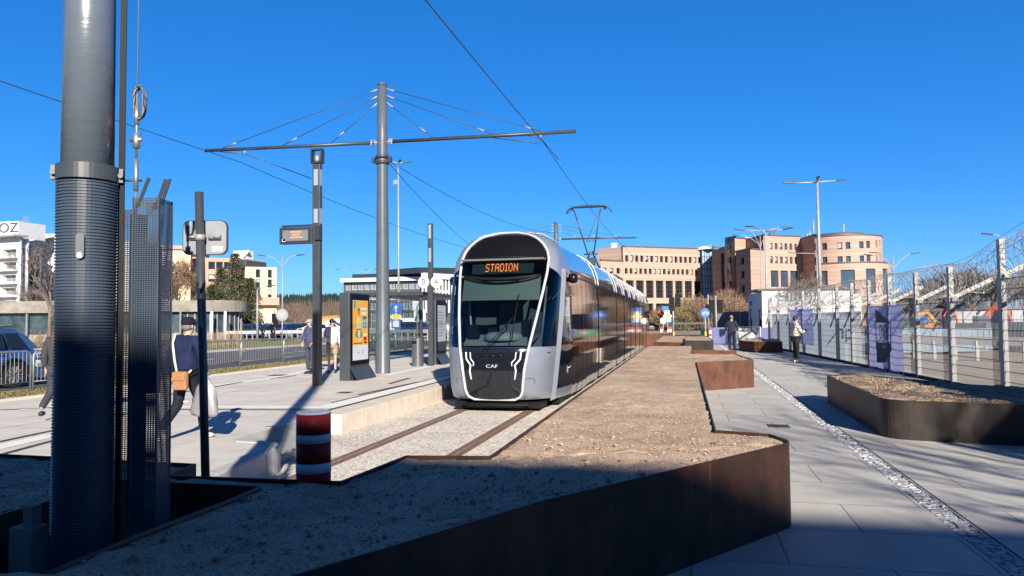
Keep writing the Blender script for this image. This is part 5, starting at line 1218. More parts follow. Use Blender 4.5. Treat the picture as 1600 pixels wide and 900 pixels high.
mass(t,'recess_block',[fm(0,0,-.7)[:2],fm(L,0,-.7)[:2],fm(L,0,-10)[:2],fm(0,0,-10)[:2]],0,hz(401),m_sal)
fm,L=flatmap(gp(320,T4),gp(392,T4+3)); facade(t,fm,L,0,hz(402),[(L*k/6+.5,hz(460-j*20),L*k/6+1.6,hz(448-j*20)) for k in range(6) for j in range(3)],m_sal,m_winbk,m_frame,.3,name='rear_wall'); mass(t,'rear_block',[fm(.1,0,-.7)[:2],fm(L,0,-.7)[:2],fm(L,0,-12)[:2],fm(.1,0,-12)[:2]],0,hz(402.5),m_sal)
fm,L=flatmap(gp(383,T4-3),gp(432,T4-1)); px=lambda x:(x-383)/49*L
H=[]
for (a,c) in((399,406),(418,424.5)):
    for j in range(4): H.append((px(a),hz(434-j*0+ (15.2*(j-0)) if 0 else 435.5+15.4*(j-1)),px(c),hz(422.5+15.4*(j-1)),1,1))
facade(t,fm,L,0,hz(419),[h for h in H if h[3]<hz(420)],m_yel,m_winbk,m_frame,.3,name='corner_wall'); mass(t,'corner_block',[fm(.1,0,-.7)[:2],fm(L-.1,0,-.7)[:2],fm(L-.1,0,-12)[:2],fm(.1,0,-12)[:2]],0,hz(419.5),m_yel)
b=MB(); b.bar(fm(px(392),hz(472),.6),fm(px(435),hz(472),.6),1.4,1.3); b.build('porch_band',m_sal,t)
b=MB(); p=fm(px(386),0,-2); q=fm(px(408),0,-8); b.bbox((p.x,p.y,hz(419)),(q.x,q.y,hz(407))); pe=b.build('penthouse',m_frame,t); b=MB(); b.bbox((p.x-.5,p.y-.6,hz(407)),(q.x+1.3,q.y,hz(404.5))); b.build('penthouse_roof',mat('pale_rose_slab',(.5,.36,.3),.7),t)
b=MB(); p=gp(373,T4+4); b.bbox((p[0]-1.2,p[1],hz(402)),(p[0]+1.6,p[1]+2,hz(388))); b.bar((p[0]+1.2,p[1]-.3,hz(397)),(p[0]+2.2,p[1]-.3,hz(389)),.5); b.build('roof_plant',m_whitef,t)
# --- glass office behind the platform -------------------------------------------------
t=thing('glass_office_building','wide grey glass office with white floor bands and white fins, behind the platform mast','building',(0,0,0))
T5=140.; hz=lambda y:HZ(y,T5,620)
fm,L=flatmap(gp(537,T5+2),gp(660,T5-2)); px=lambda x:(x-537)/123*L
mass(t,'block',[fm(.1,0,-1)[:2],fm(L-.1,0,-1)[:2],fm(L-.1,0,-16)[:2],fm(.1,0,-16)[:2]],0,hz(438),m_frame,m_roofd)
H=[]
for (y1,y0) in((452,441),(468,456.5),(484,472)): 
    for k in range(12): H.append((px(540+k*10),hz(y1),px(549+k*10),hz(y0),4,1))
for k in range(12): H.append((px(540+k*10),.3,px(549+k*10),hz(488),3,2))
facade(t,fm,L,0,hz(439),H,mat('dark_band',(.07,.08,.09),.5),mat('office_glass',(.10,.14,.17),.08,.3,.7,var=.5,vs=.5),m_framew,.3,fr=.10)
b=MB(); b.bar(fm(-.3,hz(436.5),.3),fm(L+.3,hz(436.5),.3),1.2,hz(434)-hz(440)); b.build('white_cornice',m_white,t)
b=MB(); p0=fm(px(545),0,-2); 
for (x0,x1,yt,mm) in((545,600,426,0),(600,640,423,0)): 
    a_=fm(px(x0),hz(434),-1.5); c_=fm(px(x1),hz(434),-1.5); b.add([a_,c_,Vector((c_.x,c_.y,hz(yt))),Vector((a_.x,a_.y,hz(yt))),fm(px(x0),hz(434),-9),fm(px(x1),hz(434),-9),fm(px(x1),hz(yt),-9),fm(px(x0),hz(yt),-9)],[(0,1,2,3),(3,2,6,7),(1,5,6,2),(4,0,3,7)])
b.build('roof_storey',mat('dark_roof_storey',(.03,.04,.055),.6,0,.2),t)
fm,L=flatmap(gp(660,T5-6),gp(735,T5+4)); px=lambda x:(x-660)/75*L
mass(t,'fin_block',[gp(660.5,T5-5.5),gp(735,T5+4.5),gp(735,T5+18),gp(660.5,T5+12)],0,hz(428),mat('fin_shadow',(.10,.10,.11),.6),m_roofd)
b=MB()
n=15
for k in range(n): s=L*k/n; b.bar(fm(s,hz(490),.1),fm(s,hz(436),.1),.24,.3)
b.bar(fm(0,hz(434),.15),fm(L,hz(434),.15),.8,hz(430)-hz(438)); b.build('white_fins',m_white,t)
b=MB(); a_=fm(0,hz(430),-1); c_=fm(L,hz(430),-1); b.add([a_,c_,Vector((c_.x,c_.y,hz(417))),Vector((a_.x,a_.y,hz(421))),fm(0,hz(430),-9),fm(L,hz(430),-9),fm(L,hz(417),-9),fm(0,hz(421),-9)],[(0,1,2,3),(3,2,6,7),(4,0,3,7)]); b.build('roof_storey',MATS['dark_roof_storey'],t)
# --- building behind the camera whose shade covers the foreground ----------------------
t=thing('rear_office_building','office block behind the viewpoint whose shade falls over the foreground','building',(0,0,0))
YB=-20.; HB=(6.42-YB)/.913*math.tan(SUN_EL)
fm,L=flatmap((45,YB),(-60,YB)); H=[(2+k*4.2,1+j*3.1,4.6+k*4.2,2.9+j*3.1,2,1) for k in range(24) for j in range(3)]
facade(t,fm,L,-.1,HB,H,m_pinkd,m_winbk,m_frame,.2); mass(t,'block',[(44.8,YB-.5),(44.8,YB-14),(-59.8,YB-14),(-59.8,YB-.5)],-.1,HB-.02,m_pinkd,m_roofd)
# ================================================================== TREES AND SHRUBS
m_bark=mat('bark',(.17,.13,.10),.9,0,.2,var=.25,vs=6); m_twig=mat('twig_brown',(.23,.155,.105),.9,0,.2,var=.3,vs=3); m_twigy=mat('twig_olive',(.22,.18,.09),.9,0,.2,var=.3,vs=2); m_twigd=mat('twig_grey',(.15,.125,.11),.9,0,.2,var=.25,vs=3)
def branch(b,p,d,L,r,depth,rg,split=3,spread=.6,mi_t=0,tw=1,rmin=.006,up=.12):
    n=4; pts=[Vector(p)]; dd=Vector(d).normalized()
    for i in range(n):
        dd=(dd+Vector((rg.uniform(-.16,.16),rg.uniform(-.16,.16),rg.uniform(-.06,.12)))).normalized(); pts.append(pts[-1]+dd*L/n)
    rs=[max(rmin,r*(1-.4*i/n)) for i in range(n+1)]
    b.tube(pts,rs,6 if r>.06 else (4 if r>.02 else 3),mi_t if r>.05 else tw,cap=False)
    if depth<=0: return
    for k in range(split+(rg.random()<.4)):
        t=rg.uniform(.35,1); i=min(n-1,int(t*n)); q=pts[i].lerp(pts[i+1],t*n-i)
        a=rg.uniform(0,6.28); o=dd.orthogonal().normalized(); o=Matrix.Rotation(a,3,dd)@o
        nd=(dd+o*rg.uniform(spread*.6,spread*1.5)+Vector((0,0,up))).normalized()
        branch(b,q,nd,L*rg.uniform(.55,.8),r*rg.uniform(.45,.62),depth-1,rg,split,spread,mi_t,tw,rmin,up)
def baretree(label,x,y,h,seed,r=.14,depth=5,split=3,spread=.6,rmin=.008,m=None,group=None,z=0,cat='tree',name='bare_tree'):
    rg=random.Random(seed); t=thing(name,label,cat,(x,y,z),0,group)
    b=MB(); b.tube([(0,0,-.1),(rg.uniform(-.05,.05),0,h*.18),(rg.uniform(-.1,.1),rg.uniform(-.1,.1),h*.34)],[r*1.15,r*.95,r*.85],8); b.build('trunk',m_bark,t)
    b=MB()
    for k in range(4): 
        a=2*PI*k/4+rg.uniform(-.5,.5); branch(b,(0,0,h*(.22+.04*k)),(math.cos(a)*.5,math.sin(a)*.5,1),h*.30,r*.55,depth-1,rg,split,spread,0,1,rmin)
    branch(b,(0,0,h*.32),(0,0,1),h*.30,r*.7,depth-1,rg,split,spread,0,1,rmin)
    b.build('crown',[m_bark,m or m_twigd],t); return t
def shrub(label,x,y,w_,h,seed,m,group=None,n=240,rmin=.02,z=0):
    rg=random.Random(seed); t=thing('bare_shrub',label,'shrub',(x,y,z),0,group)
    b=MB()
    for k in range(7): a=rg.uniform(0,6.28); rr=w_*.3*rg.random(); b.tube([(rr*math.cos(a),rr*math.sin(a),0),(rr*1.2*math.cos(a),rr*1.2*math.sin(a),h*.35)],[.07,.04],5)
    b.build('stems',m_bark,t); b=MB()
    for k in range(n):
        a=rg.uniform(0,6.28); rr=w_*.5*math.sqrt(rg.random()); base=Vector((rr*math.cos(a)*.55,rr*math.sin(a)*.55,rg.uniform(0,h*.3)))
        hh=h*(1-(rr/(w_*.5))**2*.5)*rg.uniform(.55,1.05); tip=Vector((rr*math.cos(a)+rg.uniform(-.4,.4),rr*math.sin(a)+rg.uniform(-.4,.4),hh)); mid=base.lerp(tip,.5)+Vector((rg.uniform(-.2,.2),rg.uniform(-.2,.2),.1))
        b.tube([base,mid,tip],[rmin*1.2,rmin,rmin*.5],3,0,cap=False)
        for j in range(5):
            q=mid.lerp(tip,rg.random()); v=Vector((rg.uniform(-1,1),rg.uniform(-1,1),rg.uniform(.0,1)))*h*.13; b.tube([q,q+v],[rmin*.7,rmin*.4],3,0,cap=False)
    b.build('crown',m,t); return t
# brown shrubs in front of the pink office
k=0
for (x,tt,w_,h,m,l) in((1062,104,8,4.0,m_twigy,'olive-tinged leafless shrub left of the blue round sign, in front of the pink office'),(1082,108,9,5.4,m_twigy,'tallest yellowish leafless bush below the glass tower'),(1100,103,7,4.8,m_twig,'reddish brown leafless bush just behind the round blue sign'),(1120,106,8,4.6,m_twig,'dense brown leafless bush behind the walking man in the dark coat'),(1140,104,7,5.4,m_twig,'brown leafless bush left of the white box building'),(1158,107,8,4.4,m_twig,'russet leafless bush right beside the white box building'),(1040,110,6,3.6,m_twig,'low leafless shrub behind the traffic light')):
    p=gp(x,tt); shrub(l,p[0],p[1],w_,h,40+k,m,'leafless bushes before the stone office',n=420,rmin=.035); k+=1
for i,(x,tt,h,l) in enumerate(((1117,112,6,'slender bare tree against the dark corner of the banded stone office'),(1143,113,6.5,'bare tree whose twigs cover the pale pilaster of the banded office'),(1266,80,6.5,'small bare tree behind the white box building roof'),(1243,50,4.4,'young bare sapling in front of the white panels, left one'),(1268,49,4.6,'young bare sapling in front of the white panels, right one'))):
    p=gp(x,tt); baretree(l,p[0],p[1],h,60+i,r=.12 if h>6 else .05,depth=5,m=m_twig if h>6 else m_twigd,rmin=.013 if h>6 else .008,group='bare trees near the stone office')
# left side bare trees
for i,(x,tt,h,l) in enumerate(((78,62,9.5,'tall bare tree beside the white block, cut by the mast'),(276,86,9.8,'rounded bare bush-like tree left of the sign post, in front of the yellow wall'),(52,80,6.5,'thin bare tree in front of the slate recess of the white block'),(-6,70,5,'bare branches at the left picture edge before the white block'))):
    p=gp(x,tt); baretree(l,p[0],p[1],h,80+i,r=.16,depth=5 if i!=1 else 6,split=3 if i!=1 else 4,spread=.6 if i!=1 else .8,m=m_twig if i==1 else m_twigd,rmin=.012,group='bare trees on the left')
# low pruned hedge stubs left
b=MB(); rg=random.Random(9); 
for k in range(260):
    p=gp(rg.uniform(-10,380),rg.uniform(48,60)); h=rg.uniform(.5,1.3)
    b.tube([(p[0],p[1],.0),(p[0]+rg.uniform(-.1,.1),p[1],h*.6),(p[0]+rg.uniform(-.25,.25),p[1],h)],[.03,.025,.015],3,cap=False)
o=b.build('hedge_stubs',m_twig); tag(o,'low leafless hedge stubs in front of the pavilion',None,None,'stuff')
# conifer
def conifer(label,x,y,h,w_,seed,z=0,dens=1.0):
    rg=random.Random(seed); t=thing('conifer_tree',label,'tree',(x,y,z),0,'conifers behind the pavilion')
    b=MB(); b.tube([(0,0,0),(.1,0,h*.5),(0,0,h)],[.28,.16,.03],8); b.build('trunk',m_bark,t)
    b=MB(); nb=int(150*dens)
    for k in range(nb):
        u=(k+.5)/nb; zz=h*(.10+.88*u); L=w_*.5*(1-u)**.62*rg.uniform(.6,1.12)+.2; a=k*2.4+rg.uniform(-.4,.4)
        d=Vector((math.cos(a),math.sin(a),-.10+.35*u)); pts=[Vector((0,0,zz)),Vector((0,0,zz))+d*L*.5+Vector((0,0,.06*L)),Vector((0,0,zz))+d*L-Vector((0,0,.10*L))]
        b.tube(pts,[.05,.03,.012],3,1,cap=False)
        m=int(46*dens*(L/2+.4))
        for j in range(m):
            s=.15+.85*rg.random(); q=pts[0].lerp(pts[1],min(1,s*2)) if s<.5 else pts[1].lerp(pts[2],(s-.5)*2)
            o=Vector((rg.gauss(0,1),rg.gauss(0,1),rg.gauss(-.25,.7)))*.17*L**.5; q=q+o*.6; v=(d*.22+o*.9); sz=rg.uniform(.10,.24)
            n1=v.cross(Vector((rg.uniform(-1,1),rg.uniform(-1,1),rg.uniform(-1,1)))).normalized()*sz*.28; v=v.normalized()*sz*1.5
            b.add([q-n1,q+n1,q+v],[(0,1,2)],0 if rg.random()<.6 else 2)
    b.build('crown',[mat('conifer_needles',(.055,.085,.045),.8,0,.2,var=.3,vs=1),m_bark,mat('conifer_needles_brown',(.12,.11,.06),.8,0,.2,var=.3,vs=1)],t)
for i,(x,tt,h,w_,l) in enumerate(((367,84,9.7,4.2,'tallest dark conifer right of the sign post'),(345,86,8.2,3.7,'dark conifer just right of the sign plate, shorter than its neighbour'),(390,85,6.9,4.0,'lower conifer at the right of the conifer clump'),(331,83,6.0,3.4,'lowest conifer, half hidden by the sign post'))):
    p=gp(x,tt); conifer(l,p[0],p[1],h,w_,100+i)
# hill and far forest
b=MB(); m_hill=mat('brown_hill_scrub',(.14,.105,.08),.95,0,.1,var=.35,vs=.06,bump=.5,bs=1)
n=60; rows=[(300,0.0,0),(330,6,1),(380,13,1),(460,15,1),(900,16,1)]
vs=[]
for (tt,zz,e) in rows:
    for i in range(n+1):
        x=-300+i*40; p=gp(x,tt); vs.append((p[0],p[1],zz*(.75+.4*noise.noise(Vector((x*.004,tt*.01,0))))*interp(x,[-300,380,560,1000,1500,2100],[1,1,1,.1,.1,.8]) -.1))
b.add(vs,[(r*(n+1)+i,r*(n+1)+i+1,(r+1)*(n+1)+i+1,(r+1)*(n+1)+i) for r in range(len(rows)-1) for i in range(n)],0,True); struct(b.build('hill',m_hill))
b=MB(); rg=random.Random(21)
for k in range(1500):
    x=rg.uniform(395,700); tt=rg.uniform(345,430); p=gp(x,tt); base=interp(tt,[345,380,430],[6,8.5,9.5]); h=rg.uniform(5,8.5)
    r=h*.22; rot=rg.uniform(0,6)
    for s in range(3):
        z0=base+h*(.05+.3*s); z1=z0+h*.42; rr=r*(1-.27*s); c=Vector((p[0],p[1],0)); vs=[c+Vector((rr*math.cos(rot+q*2*PI/6)*rg.uniform(.7,1.2),rr*math.sin(rot+q*2*PI/6),z0)) for q in range(6)]+[c+Vector((0,0,z1))]
        b.add(vs,[(q,(q+1)%6,6) for q in range(6)],0)
o=b.build('far_forest',mat('far_conifer',(.022,.036,.028),.9,0,.1,var=.3,vs=.1)); tag(o,'dark conifer forest on the ridge behind the car park',None,None,'stuff')
b=MB()
for k in range(2600):
    x=rg.uniform(395,700); tt=rg.uniform(300,352); p=gp(x,tt); base=interp(tt,[300,330,352],[0,5.0,8]); h=rg.uniform(2.5,6)
    for j in range(4): v=Vector((rg.uniform(-1,1)*h*.4,rg.uniform(-1,1)*h*.3,h*rg.uniform(.7,1))); b.tube([(p[0],p[1],base-.3),Vector((p[0],p[1],base))+v],[.16,.05],3,0,cap=False)
o=b.build('scrub_wood',mat('scrub_brown',(.13,.095,.075),.95,0,.1,var=.3,vs=.2)); tag(o,'brown leafless scrub wood on the slope below the forest',None,None,'stuff')
# sandy heap
t=MB(); 
def heap(name,label,x0,x1,tt,ytop,m,seed):
    b=MB(); n=26; m_=10; A=gp(x0,tt); B=gp(x1,tt); H=HZ(ytop,tt); vs=[]
    for j in range(m_+1):
        for i in range(n+1):
            u=i/n; v=j/m_; p=Vector(A).lerp(Vector(B),u); hh=H*math.sin(PI*u)**.6*math.sin(PI*v)**.8*(.8+.4*noise.noise(Vector((u*5,v*5,seed))))
            vs.append((p.x-v*0,p.y+v*14,max(0,hh)-.02))
    b.add(vs,[(j*(n+1)+i,j*(n+1)+i+1,(j+1)*(n+1)+i+1,(j+1)*(n+1)+i) for j in range(m_) for i in range(n)],0,True); o=b.build(name,m); tag(o,label,'earth heap')
heap('earth_heap','long sandy orange earth heap behind the parked cars',440,548,150,486,mat('orange_sand',(.52,.31,.13),.95,0,.1,var=.25,vs=.2),3)
heap('earth_heap','grey-brown earth bank behind the construction machines',1400,1700,92,470,mat('grey_earth',(.24,.20,.16),.95,0,.1,var=.3,vs=.3),8)
# bare wooded bank on the right behind the fence
for i in range(16):
    x=1404+i*15+random.uniform(-4,4); tt=96+random.uniform(-6,16); p=gp(x,tt); l=['leafless tree %s'%s for s in ('left of the lamp at the drum building','just right of the drum building','low beside the double lamp','in line with the fence banner','with a flat crown above the excavator','behind the third nearest fence post','half hidden by the razor coils','with the widest crown on the bank','behind the second nearest fence post','above the orange excavator arm','right of the slanted fence arm','between the two nearest fence posts','behind the nearest fence post','just right of the nearest fence post','near the right picture edge','at the right picture edge')][i]
    baretree(l,p[0],p[1],interp(x,[1400,1450,1600],[4.5,8.0,9.0])*random.uniform(.85,1.1),200+i,r=.18,depth=5,split=3,spread=.75,rmin=.028,group='leafless trees on the bank behind the fence')
# bare tree behind the viewpoint, its twig shadows fall on the path
baretree('bare tree behind the fence, outside the picture, whose branch shadows fall on the path',8.6,-2.4,8.2,333,r=.12,depth=5,rmin=.006)
# ================================================================== STREET LAMPS, SIGNALS, SIGNS
def lamp(label,xp,yp_top,tt,arms,group='street lamps',thick=.075,kind='curve',z=0):
    p=gp(xp,tt); H=HZ(yp_top,tt,xp); t=thing('street_lamp',label,'street lamp',(p[0],p[1],z),0,group)
    b=MB(); b.tube([(0,0,0),(0,0,H*.5),(0,0,H)],[thick*1.25,thick,thick*.7],10); b.build('pole',m_galvw,t)
    for (dx,dy,dz,fl) in arms:               # tip offset to the right, away, up
        v=rt*dx+fw*dy; v=Vector((v.x,v.y,0)); b=MB()
        if fl: pts=[Vector((0,0,H)),Vector((0,0,H))+v*.5+Vector((0,0,dz*.6)),Vector((0,0,H))+v+Vector((0,0,dz))]
        else: pts=[Vector((0,0,H-1.6)),Vector((0,0,H-.9))+v*.12,Vector((0,0,H-.25))+v*.45,Vector((0,0,H+dz*.8))+v*.8,Vector((0,0,H+dz))+v]
        b.tube(pts,thick*.5,6); a=b.build('arm',m_galvw,t)
        e=pts[-1]; d=(v.normalized()*.95+Vector((0,0,.12))).normalized(); b=MB(); b.bar(e-d*.1,e+d*.75,.24,.09); b.build('lamp_head',m_anth,a,bev=.02)
    return t
lamp('slim curved double-arm lamp right of the yellow building',441,399,78,[(-1.9,0,.0,0),(1.6,0,.0,0),(1.2,.8,.1,0)],thick=.07)
t=lamp('very tall slender floodlight pole right behind the platform mast',623,252,76,[(-.9,0,.12,1),(.6,0,.0,1),(.2,-.5,.0,1)],thick=.10)
b=MB(); b.box((-.25,0,HZ(281,76)),(.45,.3,.5)); b.tube([(-.05,0,0),(-.05,0,HZ(262,76))],.05,6); b.build('camera_box',m_galv,t)
lamp('faint far lamp left of the glass office',561,425,150,[(-4,0,.6,0),(3,0,.5,0),(1,1,.6,0)],thick=.09)
lamp('tall three-headed lamp standing behind the fence',1283,283,60,[(-1.9,.3,.0,1),(-.2,-.6,.2,1),(1.7,.2,.15,1)],thick=.13)
lamp('four-armed lamp in front of the banded stone office',1199,361,64,[(-1.9,0,.15,1),(-.7,1.2,.6,1),(1.4,0,.35,1),(1.3,-1,.05,1)],thick=.09)
lamp('thin lamp just left of the four-armed lamp, with two curved arms',1191,368,90,[(-2.6,0,.1,0),(-1.2,0,.7,0),(1.2,0,.4,0)],thick=.08)
lamp('short-armed lamp in front of the drum of the stone office',1279,396,86,[(-2.6,0,.1,1)],thick=.09)
lamp('curved double-arm lamp right of the drum building',1399,401,74,[(-2.2,0,.2,0),(1.9,0,.3,0),(-1.1,1,.5,0)],thick=.07)
lamp('lamp head peeking above the razor wire at the right',1606,372,58,[(-2.6,0,.35,0)],thick=.07)
lamp('small single-arm lamp beside the conifer clump',402,452,70,[(1.0,0,.3,1)],thick=.10)
# traffic signals
def signal(label,xp,tt,ytop,heads,yel=True,group='traffic lights'):
    p=gp(xp,tt); H=HZ(ytop,tt,xp); t=thing('traffic_light',label,'traffic light',(p[0],p[1],0),0,group)
    b=MB(); b.cyl((0,0,0),.07,H,10); b.build('pole',m_galvw,t)
    if yel: b=MB(); b.cyl((0,0,.0),.09,.5,10); b.build('marker_band',m_yellow,t)
    for (dx,z,side,col) in heads:
        b=MB(); c=rt*dx; b.box((c.x,c.y,z),(.42,.30,1.15),0,A)
        for k in range(3): q=c-fw*.14; b.box((q.x,q.y,z+.30-k*.32+.12),(.26,.20,.03),0,A)
        hd=b.build('signal_head',m_black,t)
        b=MB()
        for k in range(3):
            q=c-fw*.135; n=12; b.add([Vector((q.x,q.y,z+.30-k*.32))+rt*(.10*math.cos(2*PI*i/n))+Vector((0,0,.10*math.sin(2*PI*i/n))) for i in range(n)],[tuple(range(n))],1 if k==col else 0)
        b.build('lens',[mat('dark_lens',(.05,.04,.04),.2),mat('green_lens',(.0,.4,.25),.2,emit=(0,.5,.3),es=.5)],hd)
    return t
A=math.atan2(rt.y,rt.x)
signal('cluster of black signal heads on a pale pole at the end of the tram',1052,64,468,[(-.50,2.35,0,9),(-.10,2.9,0,9),(.42,3.2,0,9),(-.30,1.75,0,9)])
signal('signal with black heads both sides right of the blue round sign',1119,62,462,[(-.35,2.6,0,9),(.35,2.6,0,9)],False)
signal('tall thin signal pole between the blue round sign and the barrier',1107,66,460,[(.0,2.3,0,9)],False)
signal('small signal left of the information column beside the lawn',429,66,484,[(.0,HZ(496,66),0,9)],False)
signal('green signal left of the platform post with a white backing board',697-2,60,470,[(0,2.5,0,2)],False)
def sign(label,xp,tt,items,r=.05,yel=False,group='road signs',H=None):
    p=gp(xp,tt); t=thing('road_sign',label,'road sign',(p[0],p[1],0),0,group); ym=min(i[1] for i in items)
    top=H or HZ(ym-4,tt,xp); b=MB(); b.cyl((0,0,0),r,top,8); b.build('pole',m_galvw,t)
    if yel: b=MB(); b.cyl((0,0,0),r+.03,.6,8); b.build('marker_band',m_yellow,t)
    for (dxp,y,kind,s,m1,m2) in items:
        c=rt*(dxp/F*tt)-fw*(r+.02)+Vector((0,0,HZ(y,tt,xp)))
        def shp(s,k,off,m,nm,par,rot=0):
            b=MB(); q=c-fw*off; N={'o':24,'d':4,'t':3,'s':4}[k]; a0={'o':0,'d':0,'t':PI/2,'s':PI/4}[k]
            f1=[q+rt*(s*math.cos(a0+2*PI*i/N))+Vector((0,0,s*math.sin(a0+2*PI*i/N))) for i in range(N)]; f2=[v+fw*.02 for v in f1]
            b.add(f1+f2,[tuple(range(N)),tuple(range(2*N-1,N-1,-1))]+[(i,N+i,N+(i+1)%N,(i+1)%N) for i in range(N)]); return b.build(nm,m,par)
        pl=shp(s,kind,0,m1,'sign_plate',t)
        if m2=='arrow': b=MB(); q=c-fw*.02; b.bar(q-Vector((0,0,s*.55)),q+Vector((0,0,s*.3)),s*.2,.008,up=tuple(fw)); b.add([q+rt*-s*.4+Vector((0,0,s*.15)),q+rt*s*.4+Vector((0,0,s*.15)),q+Vector((0,0,s*.7))],[(0,1,2)]); b.build('sign_symbol',m_white,pl)
        elif m2=='bar': b=MB(); q=c-fw*.012; b.bar(q-rt*s*.65,q+rt*s*.65,.01,s*.3); b.build('sign_symbol',m_white,pl)
        elif m2=='bike': 
            b=MB(); q=c-fw*.014
            for dx in(-.38,.38): b.tube([q+rt*(dx*s+.22*s*math.cos(2*PI*i/12))+Vector((0,0,-.12*s+.22*s*math.sin(2*PI*i/12))) for i in range(12)],.02,4,closed=True)
            b.tube([q-rt*.38*s-Vector((0,0,.12*s)),q-rt*.1*s+Vector((0,0,.3*s)),q+rt*.3*s+Vector((0,0,.25*s)),q+rt*.38*s-Vector((0,0,.12*s))],.02,4); b.build('sign_symbol',m_white,pl)
        elif m2 is not None: shp(s*.68,kind,.006,m2,'sign_symbol',pl)
    return t
m_syel=mat('sign_yellow',(.85,.6,.05),.4)
sign('blue arrow sign over a yellow diamond board, right of the platform mast',619,46,[(0,483,'o',.38,m_blue,'arrow'),(0,495,'d',.38,m_white,m_syel),(0,506,'s',.40,m_blue,m_white)],.045)
sign('stacked blue, white and yellow diamond signs beside the signal cluster',1043,60,[(-3,483,'s',.34,m_blue,None),(-1,489,'s',.30,m_white,None),(0,494,'d',.38,m_white,m_syel),(2,500,'s',.30,m_blue,m_white)],.05,True)
sign('round blue cycle sign on a yellow-marked post at the far end of the path',1102,58,[(0,489,'o',.36,m_blue,'bike')],.05,True)
sign('round red no-entry sign left of the stacked signs',1034,66,[(0,491,'o',.36,m_red,'bar')],.04)
sign('white round sign seen near the tram end, low',1036,62,[(0,501,'o',.26,m_white,None)],.04)
sign('grey back of a round sign on the lawn edge left of the information column',441,62,[(0,492,'o',.52,MATS['grey_sheet_back'],m_galvw)],.05)
sign('white square sign boards left of the platform post',672-20,50,[(0,478,'s',.42,m_white,None),(4,493,'s',.55,m_white,m_galvw)],.05)
# curved white pole left of the platform post
p=gp(652,48); t=thing('curved_lamp_post','white post with a curved top behind the litter bin','lamp post',(p[0],p[1],0),0)
zt=HZ(455,48,652); b=MB(); b.tube([(0,0,0),(0,0,zt-1),rt*.25+Vector((0,0,zt-.35)),rt*.9+Vector((0,0,zt)),rt*1.5+Vector((0,0,zt-.02))],.06,8); b.build('pole',m_galvw,t); b=MB(); b.bar(rt*1.3+Vector((0,0,zt)),rt*2.1+Vector((0,0,zt-.05)),.25,.12); b.build('lamp_head',m_white,t)
# red-white barrier boards near the far planter
for i,(x,l) in enumerate(((1033,'left red and white post beside the far planter'),(1046,'right red and white board beside the far planter'),(1109,'red and white post at the left end of the violet barrier'))):
    p=gp(x,56 if i<2 else 49); t=thing('marker_post',l,'marker post',(p[0],p[1],0),0,'red and white marker posts'); b=MB()
    for k in range(5): b.box((0,0,.12+k*.2),(.32 if i==1 else .16,.05,.2),k%2,A)
    b.build('striped_board',[m_red,m_white],t)
# guard rail before the far bushes and at the car park
def rail(label,x0,x1,t0,t1,h=.75,n=12,m=None,name='guard_rail'):
    a,c=gp(x0,t0),gp(x1,t1); t=thing(name,label,'guard rail',(0,0,0)); b=MB(); a=Vector((*a,0));c=Vector((*c,0))
    for z,w_ in((h,.30),): b.bar(a+Vector((0,0,z)),c+Vector((0,0,z)),.06,w_)
    b.build('beam',m or m_galvw,t); b=MB()
    for k in range(n+1): q=a.lerp(c,k/n); b.bar(q,q+Vector((0,0,h)),.10,.10)
    b.build('posts',m or m_galvw,t)
rail('long pale guard rail in front of the parked cars',350,560,70,72,.75,24)
rail('dark low rail along the road in front of the far bushes',1030,1165,97,97,1.0,20,m_anth)
rail('white guard rail on the site behind the nearest fence stretch',1340,1680,30,24,.7,10,m_galvw)
rail('pale rail at the road behind the tall mast',560,700,64,60,.8,14)
# rebar cage fence / containers / machines on the construction site (behind mesh)
def box_thing(name,label,cat,xp,tt,w_,d_,h,m,z=0,rz=0.2,ribs=True,group=None):
    p=gp(xp,tt); t=thing(name,label,cat,(p[0],p[1],z),A+rz,group); b=MB(); b.bbox((-w_/2,-d_/2,.05),(w_/2,d_/2,h)); b.build('shell',m,t,bev=.03)
    if ribs:
        b=MB(); n=int(w_/.28)
        for k in range(n): x=-w_/2+.14+k*(w_-.28)/max(1,n-1); b.bbox((x-.05,-d_/2-.03,.15),(x+.05,-d_/2+.01,h-.12))
        b.build('ribs',m,t)
    b=MB(); b.bbox((w_*.12,-d_/2-.045,.1),(w_*.12+.04,-d_/2-.02,h-.1)); b.build('door_bar',m_galv,t)
    return t
m_ctn=mat('container_grey_blue',(.22,.28,.34),.5,.2,.4,var=.12,vs=1); m_ctd=mat('container_dark',(.09,.10,.11),.5,.2,.4,var=.15,vs=1); m_ctb=mat('container_blue',(.05,.16,.42),.5)
box_thing('site_container','grey-blue site container behind the violet emblem banner','container',1432,33,5.6,2.4,1.05,m_ctn)
box_thing('site_container','dark ribbed container between the two nearest fence posts','container',1545,36,2.6,2.4,1.25,m_ctd,group=None)
box_thing('site_container','small blue container far behind the excavators','container',1412,62,3.0,2.4,1.6,m_ctb)
box_thing('site_container','dark ribbed container at the right picture edge','container',1640,34,3.2,2.4,1.3,m_ctd)
box_thing('site_cabin','white site cabin beyond the orange excavator arm','cabin',1515,66,6,2.6,2.0,mat('cabin_pale',(.42,.43,.44),.6),ribs=False)
box_thing('site_cabin','pale white site cabin at the right picture edge','cabin',1610,60,6,2.6,2.0,mat('cabin_pale',(.42,.43,.44),.6),ribs=False)
box_thing('site_cabin','dark grey low cabin left of the white box building','cabin',1146,66,3.4,2.6,2.2,mat('cabin_dark',(.10,.10,.13),.6),ribs=False,rz=-.2)
box_thing('skip_container','green skip beside the far end of the violet barrier','skip',1124,60,2.6,1.6,.8,mat('skip_green',(.05,.20,.12),.6))
